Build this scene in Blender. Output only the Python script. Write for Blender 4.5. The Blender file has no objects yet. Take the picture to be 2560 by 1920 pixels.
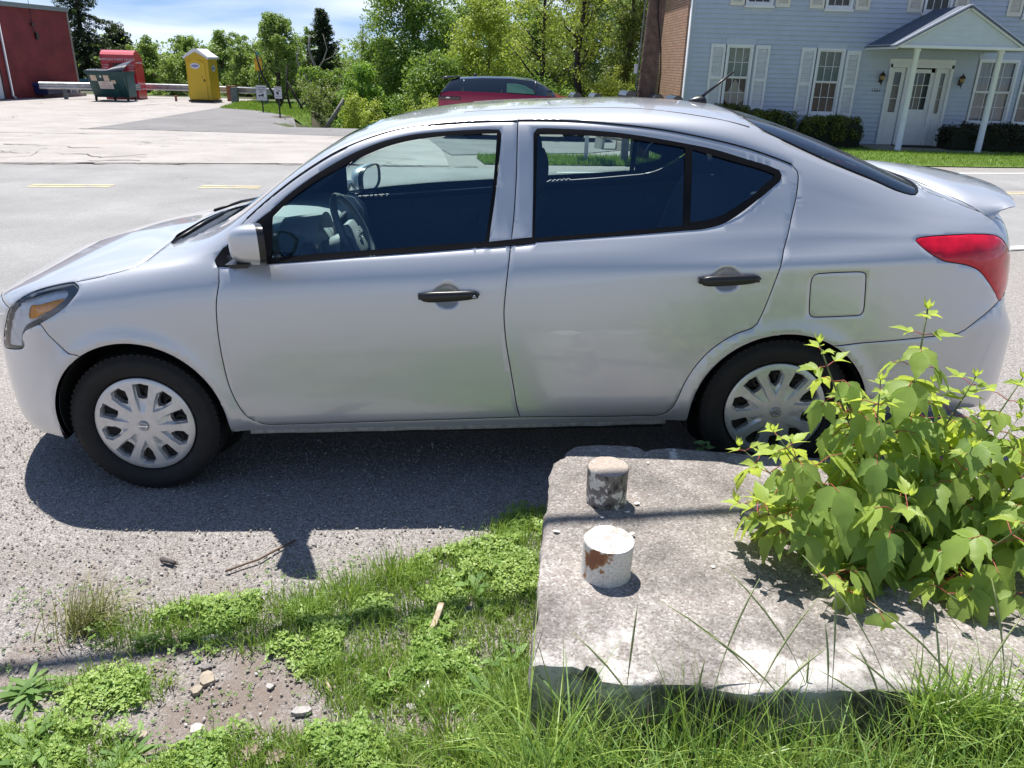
import bpy, bmesh, math, random
import numpy as np
from mathutils import Vector, Matrix, geometry
random.seed(7); RNG=np.random.default_rng(7)
scene=bpy.context.scene; COL=scene.collection
rad=math.radians
# ---------------- camera ----------------
CAM_H,CAM_P,CAM_R,CAM_F=1.7362,.388509,.026932,1975.99
cam=bpy.data.cameras.new('camera'); camo=bpy.data.objects.new('camera',cam); COL.objects.link(camo)
_F=Vector((0,math.cos(CAM_P),-math.sin(CAM_P)));_U=Vector((0,math.sin(CAM_P),math.cos(CAM_P)));_X=Vector((1,0,0))
_c,_s=math.cos(CAM_R),math.sin(CAM_R)
_X2=_c*_X+_s*_U;_U2=-_s*_X+_c*_U
camo.matrix_world=Matrix(((_X2.x,_U2.x,-_F.x,0),(_X2.y,_U2.y,-_F.y,0),(_X2.z,_U2.z,-_F.z,CAM_H),(0,0,0,1)))
cam.sensor_width=36; cam.lens=36*CAM_F/2560; cam.clip_start=.05; cam.clip_end=3000
scene.camera=camo
# ---------------- sky and sun ----------------
SUN_DIR=Vector((-.19,.37,1.0)).normalized()      # towards the sun
sun_el=math.asin(SUN_DIR.z); sun_az=math.atan2(SUN_DIR.x,SUN_DIR.y)
world=bpy.data.worlds.new('World'); scene.world=world; world.use_nodes=True
nt=world.node_tree; nt.nodes.clear()
def N(nt,t,**k):
    n=nt.nodes.new(t)
    for a,b in k.items(): setattr(n,a,b)
    return n
sky=N(nt,'ShaderNodeTexSky',sky_type='NISHITA'); sky.sun_disc=False; sky.sun_elevation=sun_el; sky.sun_rotation=sun_az
sky.altitude=300; sky.air_density=1.0; sky.dust_density=.25; sky.ozone_density=2.2
tc=N(nt,'ShaderNodeTexCoord'); mp=N(nt,'ShaderNodeMapping'); mp.inputs['Scale'].default_value=(1.0,1.6,9)
nz=N(nt,'ShaderNodeTexNoise'); nz.inputs['Scale'].default_value=2.2; nz.inputs['Detail'].default_value=7; nz.inputs['Roughness'].default_value=.55; nz.inputs['Distortion'].default_value=.5
cr=N(nt,'ShaderNodeValToRGB'); cr.color_ramp.elements[0].position=.36; cr.color_ramp.elements[1].position=.62
cr.color_ramp.elements[0].color=(0,0,0,1); cr.color_ramp.elements[1].color=(.60,.60,.60,1)
mx=N(nt,'ShaderNodeMixRGB'); mx.inputs[2].default_value=(9.5,9.8,10.2,1)
bg=N(nt,'ShaderNodeBackground'); bg.inputs[1].default_value=.085; wo=N(nt,'ShaderNodeOutputWorld')
L=nt.links.new
sx_=N(nt,'ShaderNodeSeparateXYZ');L(tc.outputs['Generated'],sx_.inputs[0])
lift=N(nt,'ShaderNodeVectorMath',operation='ADD');lift.inputs[1].default_value=(0,0,.22);L(tc.outputs['Generated'],lift.inputs[0])
nrm_=N(nt,'ShaderNodeVectorMath',operation='NORMALIZE');L(lift.outputs[0],nrm_.inputs[0]);L(nrm_.outputs[0],sky.inputs[0])
L(tc.outputs['Generated'],mp.inputs[0]);L(mp.outputs[0],nz.inputs[0]);L(nz.outputs[0],cr.inputs[0]);zr=N(nt,'ShaderNodeMapRange');zr.inputs[1].default_value=.10;zr.inputs[2].default_value=.35;zr.inputs[3].default_value=1;zr.inputs[4].default_value=.0;L(sx_.outputs[2],zr.inputs[0])
mz=N(nt,'ShaderNodeMath',operation='MULTIPLY');L(cr.outputs[0],mz.inputs[0]);L(zr.outputs[0],mz.inputs[1]);L(mz.outputs[0],mx.inputs[0]);L(sky.outputs[0],mx.inputs[1]);L(mx.outputs[0],bg.inputs[0]);L(bg.outputs[0],wo.inputs[0])
sl=bpy.data.lights.new('sun','SUN'); sl.energy=4.6; sl.angle=rad(.53); sl.color=(1,.955,.89)
so=bpy.data.objects.new('sun',sl); COL.objects.link(so); so.rotation_euler=SUN_DIR.to_track_quat('Z','Y').to_euler(); so.location=(0,0,30)
scene.view_settings.view_transform='Standard'; scene.view_settings.look='None'; scene.view_settings.gamma=1; scene.view_settings.use_curve_mapping=False
scene.view_settings.exposure=.78
scene.render.engine='CYCLES'
try:
    scene.cycles.max_bounces=8; scene.cycles.transparent_max_bounces=24; scene.cycles.use_denoising=True
except Exception: pass
# ---------------- materials ----------------
MATS={}
def _new(name):
    m=bpy.data.materials.new(name); m.use_nodes=True; nt=m.node_tree; return m,nt,nt.nodes['Principled BSDF']
def mat(name,base,rough=.6,metal=0,spec=.5,coat=0,coat_r=.03,noise=None,bump=None,emit=None,aniso=None):
    """noise=(scale,amount[,second colour]) mottles the base colour; bump=(scale,strength,distance)"""
    if name in MATS: return MATS[name]
    m,nt,p=_new(name); base=tuple(base)+(1,) if len(base)==3 else base
    p.inputs['Base Color'].default_value=base; p.inputs['Roughness'].default_value=rough; p.inputs['Metallic'].default_value=metal
    p.inputs['Specular IOR Level'].default_value=spec; p.inputs['Coat Weight'].default_value=coat; p.inputs['Coat Roughness'].default_value=coat_r
    tc=N(nt,'ShaderNodeTexCoord')
    if noise:
        n=N(nt,'ShaderNodeTexNoise'); n.inputs['Scale'].default_value=noise[0]; n.inputs['Detail'].default_value=6; n.inputs['Roughness'].default_value=.65
        r=N(nt,'ShaderNodeValToRGB'); r.color_ramp.elements[0].position=.32; r.color_ramp.elements[1].position=.68
        a=noise[1]; c2=noise[2] if len(noise)>2 else None
        r.color_ramp.elements[0].color=tuple(c2)+(1,) if c2 else tuple(max(0,c*(1-a)) for c in base[:3])+(1,)
        r.color_ramp.elements[1].color=base if c2 else tuple(min(1,c*(1+a)) for c in base[:3])+(1,)
        nt.links.new(tc.outputs['Object'],n.inputs[0]); nt.links.new(n.outputs[0],r.inputs[0]); nt.links.new(r.outputs[0],p.inputs['Base Color'])
    if bump:
        n=N(nt,'ShaderNodeTexNoise'); n.inputs['Scale'].default_value=bump[0]; n.inputs['Detail'].default_value=5
        b=N(nt,'ShaderNodeBump'); b.inputs['Strength'].default_value=bump[1]; b.inputs['Distance'].default_value=bump[2] if len(bump)>2 else .01
        nt.links.new(tc.outputs['Object'],n.inputs[0]); nt.links.new(n.outputs[0],b.inputs['Height']); nt.links.new(b.outputs[0],p.inputs['Normal'])
    MATS[name]=m; return m
def glass(name,tint,rough=.0,refl=1.0,ior=1.5):
    m,nt,p=_new(name); nt.nodes.remove(p); o=nt.nodes['Material Output']
    t=N(nt,'ShaderNodeBsdfTransparent'); t.inputs[0].default_value=tuple(tint)+(1,)
    g=N(nt,'ShaderNodeBsdfGlossy'); g.inputs['Roughness'].default_value=rough; g.inputs[0].default_value=(refl,refl,refl,1) if not hasattr(refl,'__len__') else tuple(refl)+(1,)
    f=N(nt,'ShaderNodeFresnel'); f.inputs[0].default_value=ior; x=N(nt,'ShaderNodeMixShader')
    nt.links.new(f.outputs[0],x.inputs[0]);nt.links.new(t.outputs[0],x.inputs[1]);nt.links.new(g.outputs[0],x.inputs[2]);nt.links.new(x.outputs[0],o.inputs[0])
    MATS[name]=m; return m
def leafmat(name,c1,c2,trans=(.35,.5,.05),tw=.35,rough=.45,scale=30,attr=True):
    """two-tone leaf colour varied per leaf (colour attribute 'var'), part translucent"""
    m,nt,p=_new(name); o=nt.nodes['Material Output']
    p.inputs['Roughness'].default_value=rough; p.inputs['Specular IOR Level'].default_value=.35
    a=N(nt,'ShaderNodeAttribute'); a.attribute_name='var'
    r=N(nt,'ShaderNodeValToRGB'); r.color_ramp.elements[0].color=tuple(c1)+(1,); r.color_ramp.elements[1].color=tuple(c2)+(1,)
    nt.links.new(a.outputs['Fac'],r.inputs[0]); nt.links.new(r.outputs[0],p.inputs['Base Color'])
    t=N(nt,'ShaderNodeBsdfTranslucent'); mm=N(nt,'ShaderNodeMixRGB'); mm.blend_type='MULTIPLY'; mm.inputs[0].default_value=1
    sc=N(nt,'ShaderNodeMixRGB'); sc.inputs[0].default_value=.5; sc.inputs[2].default_value=tuple(trans)+(1,)
    nt.links.new(r.outputs[0],sc.inputs[1]); nt.links.new(sc.outputs[0],t.inputs[0])
    x=N(nt,'ShaderNodeMixShader'); x.inputs[0].default_value=tw
    nt.links.new(p.outputs[0],x.inputs[1]);nt.links.new(t.outputs[0],x.inputs[2]);nt.links.new(x.outputs[0],o.inputs[0])
    MATS[name]=m; return m
# ---------------- object helpers ----------------
def tag(o,label=None,cat=None,group=None,kind=None):
    if label:o['label']=label
    if cat:o['category']=cat
    if group:o['group']=group
    if kind:o['kind']=kind
    return o
def link(o,parent=None):
    COL.objects.link(o)
    if parent: o.parent=parent
    return o
def mesh(name,V,Fc,m,parent=None,smooth=False,normals=None,var=None,mats=None,midx=None):
    me=bpy.data.meshes.new(name); me.from_pydata([tuple(v) for v in V] if not isinstance(V,np.ndarray) else V.tolist(),[],Fc if not isinstance(Fc,np.ndarray) else Fc.tolist())
    for k in (mats or [m]): me.materials.append(k)
    if midx is not None: me.polygons.foreach_set('material_index',midx)
    if var is not None:
        at=me.attributes.new('var','FLOAT','POINT'); at.data.foreach_set('value',np.asarray(var,dtype=np.float32))
    if smooth or normals is not None:
        me.polygons.foreach_set('use_smooth',[True]*len(me.polygons))
    me.update()
    if normals is not None: me.normals_split_custom_set_from_vertices([tuple(n) for n in normals])
    o=bpy.data.objects.new(name,me); return link(o,parent)
def empty(name,loc=(0,0,0),rz=0,parent=None):
    o=bpy.data.objects.new(name,None); o.location=loc; o.rotation_euler=(0,0,rz); o.empty_display_size=.2; return link(o,parent)
def copy_tree(o,parent=None):
    c=o.copy(); COL.objects.link(c); c.parent=parent
    for ch in list(o.children): copy_tree(ch,c)
    return c
class MB:
    """collects shapes into one mesh"""
    def __init__(s): s.v=[];s.f=[];s.sm=[]
    def add(s,V,Fc,smooth=False):
        n=len(s.v); s.v+= [tuple(map(float,p)) for p in V]; s.f+=[tuple(i+n for i in q) for q in Fc]; s.sm+=[smooth]*len(Fc); return s
    def box(s,c,d,rot=None,bev=0):
        x,y,z=(q/2 for q in d)
        if bev>0:
            b=min(bev,x*.99,y*.99,z*.99); V=[];Fc=[]
            bm=bmesh.new(); bmesh.ops.create_cube(bm,size=1)
            for v in bm.verts: v.co=Vector((v.co.x*2*x,v.co.y*2*y,v.co.z*2*z))
            bmesh.ops.bevel(bm,geom=bm.edges[:],offset=b,segments=2,profile=.6,affect='EDGES')
            bm.verts.index_update(); V=[v.co.copy() for v in bm.verts]; Fc=[tuple(v.index for v in f.verts) for f in bm.faces]; bm.free()
        else:
            V=[Vector((i*x,j*y,k*z)) for i in(-1,1) for j in(-1,1) for k in(-1,1)]
            Fc=[(0,1,3,2),(4,6,7,5),(0,4,5,1),(2,3,7,6),(0,2,6,4),(1,5,7,3)]
        if rot is not None: V=[rot@v for v in V]
        return s.add([v+Vector(c) for v in V],Fc,bev>0 and False)
    def tube(s,pts,r,n=8,cap=True,smooth=True):
        pts=[Vector(p) for p in pts]; R=r if hasattr(r,'__len__') else [r]*len(pts); V=[];Fc=[]
        prev=None
        for i,p in enumerate(pts):
            t=(pts[min(i+1,len(pts)-1)]-pts[max(i-1,0)]).normalized()
            if prev is None:
                a=t.orthogonal().normalized()
            else:
                a=(prev-t*prev.dot(t)); a=a.normalized() if a.length>1e-6 else t.orthogonal().normalized()
            prev=a; b=t.cross(a)
            for k in range(n):
                u=2*math.pi*k/n; V.append(p+(a*math.cos(u)+b*math.sin(u))*R[i])
        for i in range(len(pts)-1):
            for k in range(n): Fc.append((i*n+k,i*n+(k+1)%n,(i+1)*n+(k+1)%n,(i+1)*n+k))
        if cap: Fc.append(tuple(range(n-1,-1,-1))); Fc.append(tuple(range((len(pts)-1)*n,len(pts)*n)))
        return s.add(V,Fc,smooth)
    def lathe(s,prof,n=48,axis='z',c=(0,0,0),smooth=True,close=False):
        V=[];Fc=[];c=Vector(c)
        for k in range(n):
            u=2*math.pi*k/n
            for r,h in prof:
                p={'z':(r*math.cos(u),r*math.sin(u),h),'y':(r*math.cos(u),h,r*math.sin(u)),'x':(h,r*math.cos(u),r*math.sin(u))}[axis]
                V.append(Vector(p)+c)
        m=len(prof)
        for k in range(n):
            for i in range(m-1+(1 if close else 0)):
                j=(i+1)%m; Fc.append((k*m+i,((k+1)%n)*m+i,((k+1)%n)*m+j,k*m+j))
        return s.add(V,Fc,smooth)
    def prism(s,poly,d,M=None,smooth=False):
        """poly: 2D outline (x,z), extruded by d along +y"""
        n=len(poly); V=[Vector((p[0],0,p[1])) for p in poly]+[Vector((p[0],d,p[1])) for p in poly]
        if M is not None: V=[M@v for v in V]
        Fc=[tuple(range(n)),tuple(range(2*n-1,n-1,-1))]+[(i,i+n,(i+1)%n+n,(i+1)%n) for i in range(n)]
        return s.add(V,Fc,smooth)
    def loft(s,secs,cap=True,closed=True,smooth=True):
        n=len(secs[0]);V=[p for q in secs for p in q];Fc=[]
        for i in range(len(secs)-1):
            for k in range(n if closed else n-1): Fc.append((i*n+k,i*n+(k+1)%n,(i+1)*n+(k+1)%n,(i+1)*n+k))
        if cap and closed: Fc.append(tuple(range(n-1,-1,-1)));Fc.append(tuple(range((len(secs)-1)*n,len(secs)*n)))
        return s.add(V,Fc,smooth)
    def build(s,name,m,parent=None,fix=True,autosmooth=None):
        used=sorted({i for q in s.f for i in q})
        if len(used)<len(s.v):
            mp_={o_:n_ for n_,o_ in enumerate(used)};s.v=[s.v[i] for i in used];s.f=[tuple(mp_[i] for i in q) for q in s.f]
        me=bpy.data.meshes.new(name); me.from_pydata(s.v,[],s.f); me.materials.append(m)
        me.polygons.foreach_set('use_smooth',s.sm)
        if fix:
            bm=bmesh.new(); bm.from_mesh(me); bmesh.ops.recalc_face_normals(bm,faces=bm.faces[:]); bm.to_mesh(me); bm.free()
        if autosmooth:
            me.polygons.foreach_set('use_smooth',[True]*len(me.polygons)); me.set_sharp_from_angle(angle=rad(autosmooth))
        me.update(); o=bpy.data.objects.new(name,me); return link(o,parent)
def Rz(a): return Matrix.Rotation(a,3,'Z')
def Rx(a): return Matrix.Rotation(a,3,'X')
def Ry(a): return Matrix.Rotation(a,3,'Y')
def text(name,s,size,m,parent,loc,rot=(math.pi/2,0,0),depth=.003,align='CENTER',sx=1):
    cu=bpy.data.curves.new(name,'FONT'); cu.body=s; cu.size=size; cu.extrude=depth; cu.align_x=align; cu.align_y='CENTER'; cu.resolution_u=3
    t=bpy.data.objects.new(name,cu); COL.objects.link(t)
    dg=bpy.context.evaluated_depsgraph_get(); me=bpy.data.meshes.new_from_object(t.evaluated_get(dg)); bpy.data.objects.remove(t)
    me.materials.clear(); me.materials.append(m); o=bpy.data.objects.new(name,me); link(o,parent); o.location=loc; o.rotation_euler=rot; o.scale=(sx,1,1); return o
def sm(t): t=np.clip(t,0,1); return t*t*(3-2*t)
def T(x,y):
    """ground height"""
    x=np.asarray(x,float);y=np.asarray(y,float)
    z=.0487*np.clip(x+1.5,0,3)*(1-sm((y-5)/2.5))-.35*sm((y-15)/10)-.15*sm((y-26)/14)
    win=sm((x+8.5)/2)*(1-sm((x-5)/2))
    return z-3.2*sm((y-25.5)/8)*win-2.5*sm((y-48)/14)
def inpoly(P,x,y):
    """vectorised point in polygon"""
    P=np.asarray(P,float); x=np.asarray(x);y=np.asarray(y); c=np.zeros(x.shape,bool); n=len(P)
    for i in range(n):
        x1,y1=P[i];x2,y2=P[(i+1)%n]
        if y1==y2: continue
        m=((y1>y)!=(y2>y))&(x<(x2-x1)*(y-y1)/(y2-y1)+x1); c^=m
    return c
def vnoise(x,y,seed=0):
    """cheap smooth value noise on a lattice"""
    x=np.asarray(x,float);y=np.asarray(y,float); xi=np.floor(x).astype(int);yi=np.floor(y).astype(int);fx=x-xi;fy=y-yi;fx=fx*fx*(3-2*fx);fy=fy*fy*(3-2*fy)
    def h(a,b):
        n=(a*374761393+b*668265263+seed*974634777)&0xffffffff; n=((n^(n>>13))*1274126177)&0xffffffff; return ((n^(n>>16))&0xffff)/65535.
    return h(xi,yi)*(1-fx)*(1-fy)+h(xi+1,yi)*fx*(1-fy)+h(xi,yi+1)*(1-fx)*fy+h(xi+1,yi+1)*fx*fy
CC={
'hoodseam':[(-0.174,0.4967),(-0.065,0.4923),(0.051,0.5059),(0.087,0.591),(0.095,0.6888),(0.086,0.7577),(0.071,0.7829)],
'fwin_glass':[(0.622,0.656),(0.676,0.68),(0.76,0.6949),(0.851,0.7014),(0.942,0.7089),(1.063,0.7178),(1.214,0.7208),(1.363,0.7208),(1.488,0.7194),(1.48,0.6724),(1.466,0.6149),(1.448,0.5564),(1.434,0.5136),(1.174,0.5122),(0.933,0.5098),(0.753,0.5077),(0.609,0.5052)],
'rwin_g1':[(1.644,0.7165),(1.782,0.7179),(1.96,0.7167),(2.078,0.7128),(2.206,0.7131),(2.192,0.5237),(1.893,0.521),(1.624,0.5157)],
'rwin_g2':[(2.234,0.713),(2.374,0.7054),(2.492,0.7008),(2.544,0.6939),(2.541,0.68),(2.458,0.6051),(2.368,0.5557),(2.308,0.5369),(2.219,0.5297)],
'mtri':[(0.561,0.6861),(0.613,0.6916),(0.622,0.6628),(0.609,0.5052),(0.592,0.4942),(0.532,0.489),(0.436,0.487),(0.399,0.4901),(0.388,0.5128),(0.421,0.6073)],
'fdoor_gap':[(0.429,0.4883),(0.408,0.4445),(0.392,0.387),(0.386,0.3518),(0.38,0.286),(0.38,0.2102),(0.386,0.1456),(0.408,0.0865),(0.438,0.0488),(0.491,0.0256)],
'door_top':[(0.469,0.7262),(0.513,0.7586),(0.575,0.7655),(0.648,0.7648),(0.721,0.7638),(0.794,0.7635),(0.879,0.7709),(0.962,0.7861),(1.059,0.7919),(1.182,0.7799),(1.303,0.769),(1.453,0.7603),(1.567,0.759)],
'bgap_up':[(1.57,0.7589),(1.559,0.6431),(1.547,0.5688),(1.533,0.5139),(1.521,0.4199)],
'bgap':[(1.53,0.4973),(1.515,0.4283),(1.5,0.3426),(1.5,0.2902),(1.506,0.2331),(1.519,0.1679),(1.532,0.1031),(1.542,0.0562),(1.553,0.0297)],
'rdoor_low':[(2.046,0.0241),(2.113,0.022),(2.156,0.0337),(2.179,0.0528),(2.192,0.0745),(2.211,0.1112),(2.23,0.1387),(2.257,0.1693),(2.296,0.2027),(2.344,0.2311),(2.4,0.2544),(2.461,0.27),(2.481,0.2813),(2.492,0.2986),(2.5,0.313)],
'rdoor_up':[(1.569,0.7616),(1.784,0.7623),(2.022,0.7531),(2.2,0.7503),(2.379,0.7496),(2.555,0.7493),(2.613,0.7481),(2.633,0.7374),(2.636,0.7089),(2.624,0.6108),(2.595,0.513),(2.566,0.4619),(2.528,0.3738)],
'fwin_out':[(0.616,0.6927),(0.676,0.7071),(0.76,0.7159),(0.851,0.7218),(0.942,0.7296),(1.033,0.7339),(1.124,0.7343),(1.214,0.7339),(1.333,0.7322),(1.453,0.7308),(1.495,0.7289),(1.503,0.7191),(1.492,0.6666),(1.474,0.5998),(1.456,0.5472),(1.446,0.5133),(1.174,0.5071),(0.934,0.5044),(0.753,0.5007),(0.592,0.4954)],
'rwin_out':[(1.63,0.72),(1.643,0.7312),(1.723,0.7326),(1.901,0.7311),(2.079,0.7248),(2.198,0.724),(2.317,0.7254),(2.435,0.7209),(2.522,0.7206),(2.563,0.716),(2.571,0.6993),(2.561,0.667),(2.511,0.6179),(2.427,0.5598),(2.355,0.527),(2.277,0.5151),(2.189,0.5136),(1.892,0.5111),(1.615,0.5077)],
'fuel':[(2.67,0.3899),(2.677,0.3969),(2.69,0.402),(2.847,0.4032),(2.867,0.3993),(2.878,0.3893),(2.89,0.311),(2.877,0.2986),(2.705,0.2951),(2.685,0.3058)],
'tail':[(3.069,0.4777),(3.088,0.4871),(3.187,0.4976),(3.321,0.5077),(3.39,0.5076),(3.42,0.4961),(3.431,0.4745),(3.467,0.426),(3.54,0.3756),(3.505,0.335),(3.476,0.3259),(3.441,0.3428),(3.383,0.3731),(3.329,0.3985),(3.268,0.4116),(3.175,0.4229),(3.137,0.4352),(3.103,0.451),(3.077,0.4671)],
'rbump':[(2.805,0.2182),(2.984,0.2244),(3.163,0.2338),(3.275,0.2398),(3.305,0.2498),(3.347,0.272),(3.469,0.3257)],
'fbump':[(-0.317,0.3746),(-0.293,0.3391),(-0.239,0.2865),(-0.22,0.2747),(-0.189,0.2679)],
'head':[(-0.486,0.4414),(-0.424,0.473),(-0.361,0.4938),(-0.28,0.5047),(-0.196,0.5028),(-0.166,0.4885),(-0.151,0.4737),(-0.161,0.4534),(-0.2,0.4216),(-0.249,0.4006),(-0.331,0.3755),(-0.41,0.3565),(-0.438,0.3233),(-0.447,0.296),(-0.535,0.289),(-0.598,0.2983),(-0.579,0.3444),(-0.533,0.3927)],
'amber':[(-0.361,0.4455),(-0.318,0.4441),(-0.206,0.4507),(-0.238,0.4237),(-0.288,0.4083),(-0.375,0.3936)],
'ditch':[(1.994,0.8448),(2.161,0.8285),(2.337,0.8123),(2.476,0.7986),(2.526,0.8545)],
'rg_low':[(2.624,0.7836),(2.741,0.7787),(2.86,0.7761),(2.95,0.7746),(3.028,0.7694),(3.106,0.7707)],
}
import numpy as np
# ---- car body surface: sections at constant x (car frame: x rearwards, w half width, z up) ----
CX=[-.815,-.785,-.70,-.55,-.30,0,.2,.4,.5,.7,.9,1.2,1.5,2.0,2.4,2.6,2.8,3.0,3.2,3.4,3.55,3.61,3.65,3.71]
CZ=[
[.34,.37,.41,.46,.50,.54,.58,.60,.62,.63,.64,.645,.65,.65],
[.29,.32,.37,.43,.51,.59,.65,.68,.705,.715,.72,.725,.73,.73],
[.265,.30,.35,.43,.53,.62,.69,.735,.765,.78,.79,.797,.805,.81],
[.245,.285,.345,.45,.57,.68,.755,.80,.83,.846,.857,.865,.873,.88],
[.245,.29,.35,.46,.60,.725,.81,.86,.89,.911,.925,.933,.94,.945],
[.26,.312,.36,.48,.62,.76,.85,.905,.94,.955,.965,.973,.98,.985],
[.265,.312,.365,.50,.64,.78,.87,.925,.96,.978,.995,1.005,1.02,1.03],
[.265,.312,.365,.50,.65,.79,.875,.935,.98,1.02,1.05,1.07,1.11,1.13],
[.265,.312,.365,.50,.65,.79,.875,.938,.99,1.06,1.11,1.13,1.175,1.195],
[.265,.312,.365,.50,.65,.79,.878,.94,.995,1.14,1.255,1.275,1.305,1.32],
[.265,.312,.365,.50,.65,.79,.88,.945,1.0,1.19,1.36,1.38,1.405,1.415],
[.265,.312,.365,.50,.65,.79,.885,.95,1.01,1.22,1.432,1.45,1.464,1.468],
[.265,.313,.365,.50,.65,.79,.89,.96,1.02,1.24,1.445,1.465,1.483,1.488],
[.268,.315,.365,.50,.65,.80,.90,.975,1.035,1.24,1.42,1.452,1.488,1.495],
[.275,.32,.37,.50,.65,.80,.91,.985,1.055,1.2,1.345,1.408,1.458,1.468],
[.285,.33,.375,.50,.65,.80,.915,.99,1.06,1.18,1.275,1.355,1.412,1.422],
[.285,.33,.375,.50,.65,.80,.92,.99,1.05,1.13,1.2,1.283,1.340,1.350],
[.28,.325,.375,.50,.65,.80,.92,.99,1.035,1.09,1.14,1.205,1.255,1.264],
[.28,.32,.37,.50,.65,.80,.92,.985,1.02,1.06,1.10,1.135,1.165,1.172],
[.275,.31,.36,.49,.64,.79,.90,.96,1.0,1.035,1.065,1.085,1.11,1.12],
[.26,.30,.35,.46,.60,.74,.85,.92,.965,1.0,1.03,1.05,1.07,1.08],
[.26,.30,.35,.45,.58,.70,.81,.875,.925,.96,.99,1.01,1.025,1.03],
[.265,.30,.35,.45,.56,.66,.70,.72,.74,.75,.76,.77,.78,.78],
[.29,.32,.36,.43,.51,.58,.61,.63,.64,.65,.655,.66,.66,.66]]
CW=[
[.79,.81,.82,.822,.812,.80,.79,.775,.735,.62,.46,.32,.16,0],
[.79,.81,.82,.822,.812,.80,.79,.775,.735,.62,.46,.32,.16,0],
[.79,.81,.82,.822,.812,.80,.79,.775,.735,.62,.46,.32,.16,0],
[.79,.81,.82,.822,.812,.80,.79,.775,.735,.62,.46,.32,.16,0],
[.80,.82,.832,.838,.840,.836,.825,.80,.75,.62,.46,.32,.16,0],
[.80,.826,.836,.842,.845,.84,.825,.795,.75,.64,.50,.34,.17,0],
[.80,.826,.836,.843,.846,.841,.828,.80,.765,.70,.60,.45,.22,0],
[.80,.826,.836,.843,.8475,.842,.83,.805,.773,.745,.71,.66,.34,0],
[.80,.826,.836,.843,.8475,.842,.83,.805,.772,.75,.715,.69,.37,0],
[.80,.826,.836,.843,.8475,.842,.831,.806,.768,.72,.655,.63,.35,0],
[.80,.826,.836,.843,.8475,.843,.832,.807,.766,.695,.61,.585,.32,0],
[.80,.826,.836,.843,.8475,.843,.832,.807,.765,.68,.59,.56,.30,0],
[.80,.826,.836,.843,.8475,.843,.832,.807,.765,.675,.585,.555,.30,0],
[.80,.826,.836,.843,.8475,.844,.833,.808,.762,.68,.595,.56,.30,0],
[.80,.826,.836,.843,.8475,.846,.838,.810,.765,.70,.62,.575,.31,0],
[.80,.826,.836,.843,.8475,.847,.841,.812,.767,.707,.655,.585,.32,0],
[.80,.826,.836,.843,.8475,.847,.842,.812,.768,.72,.68,.602,.33,0],
[.80,.826,.836,.843,.8475,.846,.838,.812,.77,.73,.69,.62,.34,0],
[.80,.826,.836,.843,.8475,.842,.83,.81,.775,.73,.68,.61,.34,0],
[.80,.826,.836,.843,.8475,.835,.82,.80,.765,.72,.665,.60,.33,0],
[.80,.826,.836,.843,.8475,.83,.81,.79,.755,.71,.65,.58,.32,0],
[.80,.826,.836,.843,.8475,.83,.81,.79,.755,.71,.65,.58,.32,0],
[.80,.826,.836,.843,.8475,.83,.81,.79,.755,.71,.65,.58,.32,0],
[.80,.826,.836,.843,.8475,.83,.81,.79,.755,.71,.65,.58,.32,0]]
CV=np.array([0,.035,.065,.15,.25,.35,.42,.47,.51,.63,.75,.785,.89,1.])
def pchip(x,y,xq):
    x=np.asarray(x,float);y=np.asarray(y,float);h=np.diff(x);d=(y[1:]-y[:-1]).T/h;d=d.T
    m=np.zeros_like(y)
    hh=h.reshape((-1,)+(1,)*(y.ndim-1))
    w1=2*hh[1:]+hh[:-1];w2=hh[1:]+2*hh[:-1]
    with np.errstate(all='ignore'):
        mm=(w1+w2)/(w1/d[:-1]+w2/d[1:])
    m[1:-1]=np.where(d[:-1]*d[1:]>0,mm,0);m[0]=d[0];m[-1]=d[-1]
    i=np.clip(np.searchsorted(x,xq)-1,0,len(h)-1);s=(1,)*(y.ndim-1)
    t=((xq-x[i])/h[i]).reshape((-1,)+s);H=h[i].reshape((-1,)+s)
    return y[i]*(1+2*t)*(1-t)**2+m[i]*H*t*(1-t)**2+y[i+1]*t*t*(3-2*t)+m[i+1]*H*t*t*(t-1)
def gsm(A,s,ax):
    # gaussian smoothing with linear (odd) extension at the ends
    r=int(3*s)+1;k=np.exp(-.5*(np.arange(-r,r+1)/s)**2);k/=k.sum()
    A=np.moveaxis(A,ax,0);n=len(A)
    lo=2*A[0]-A[1:r+1][::-1];hi=2*A[-1]-A[-r-1:-1][::-1]
    B=np.concatenate([lo,A,hi]);O=sum(k[j]*B[j:j+n] for j in range(2*r+1))
    return np.moveaxis(O,0,ax)
X0,X1=-.815,3.71
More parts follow.
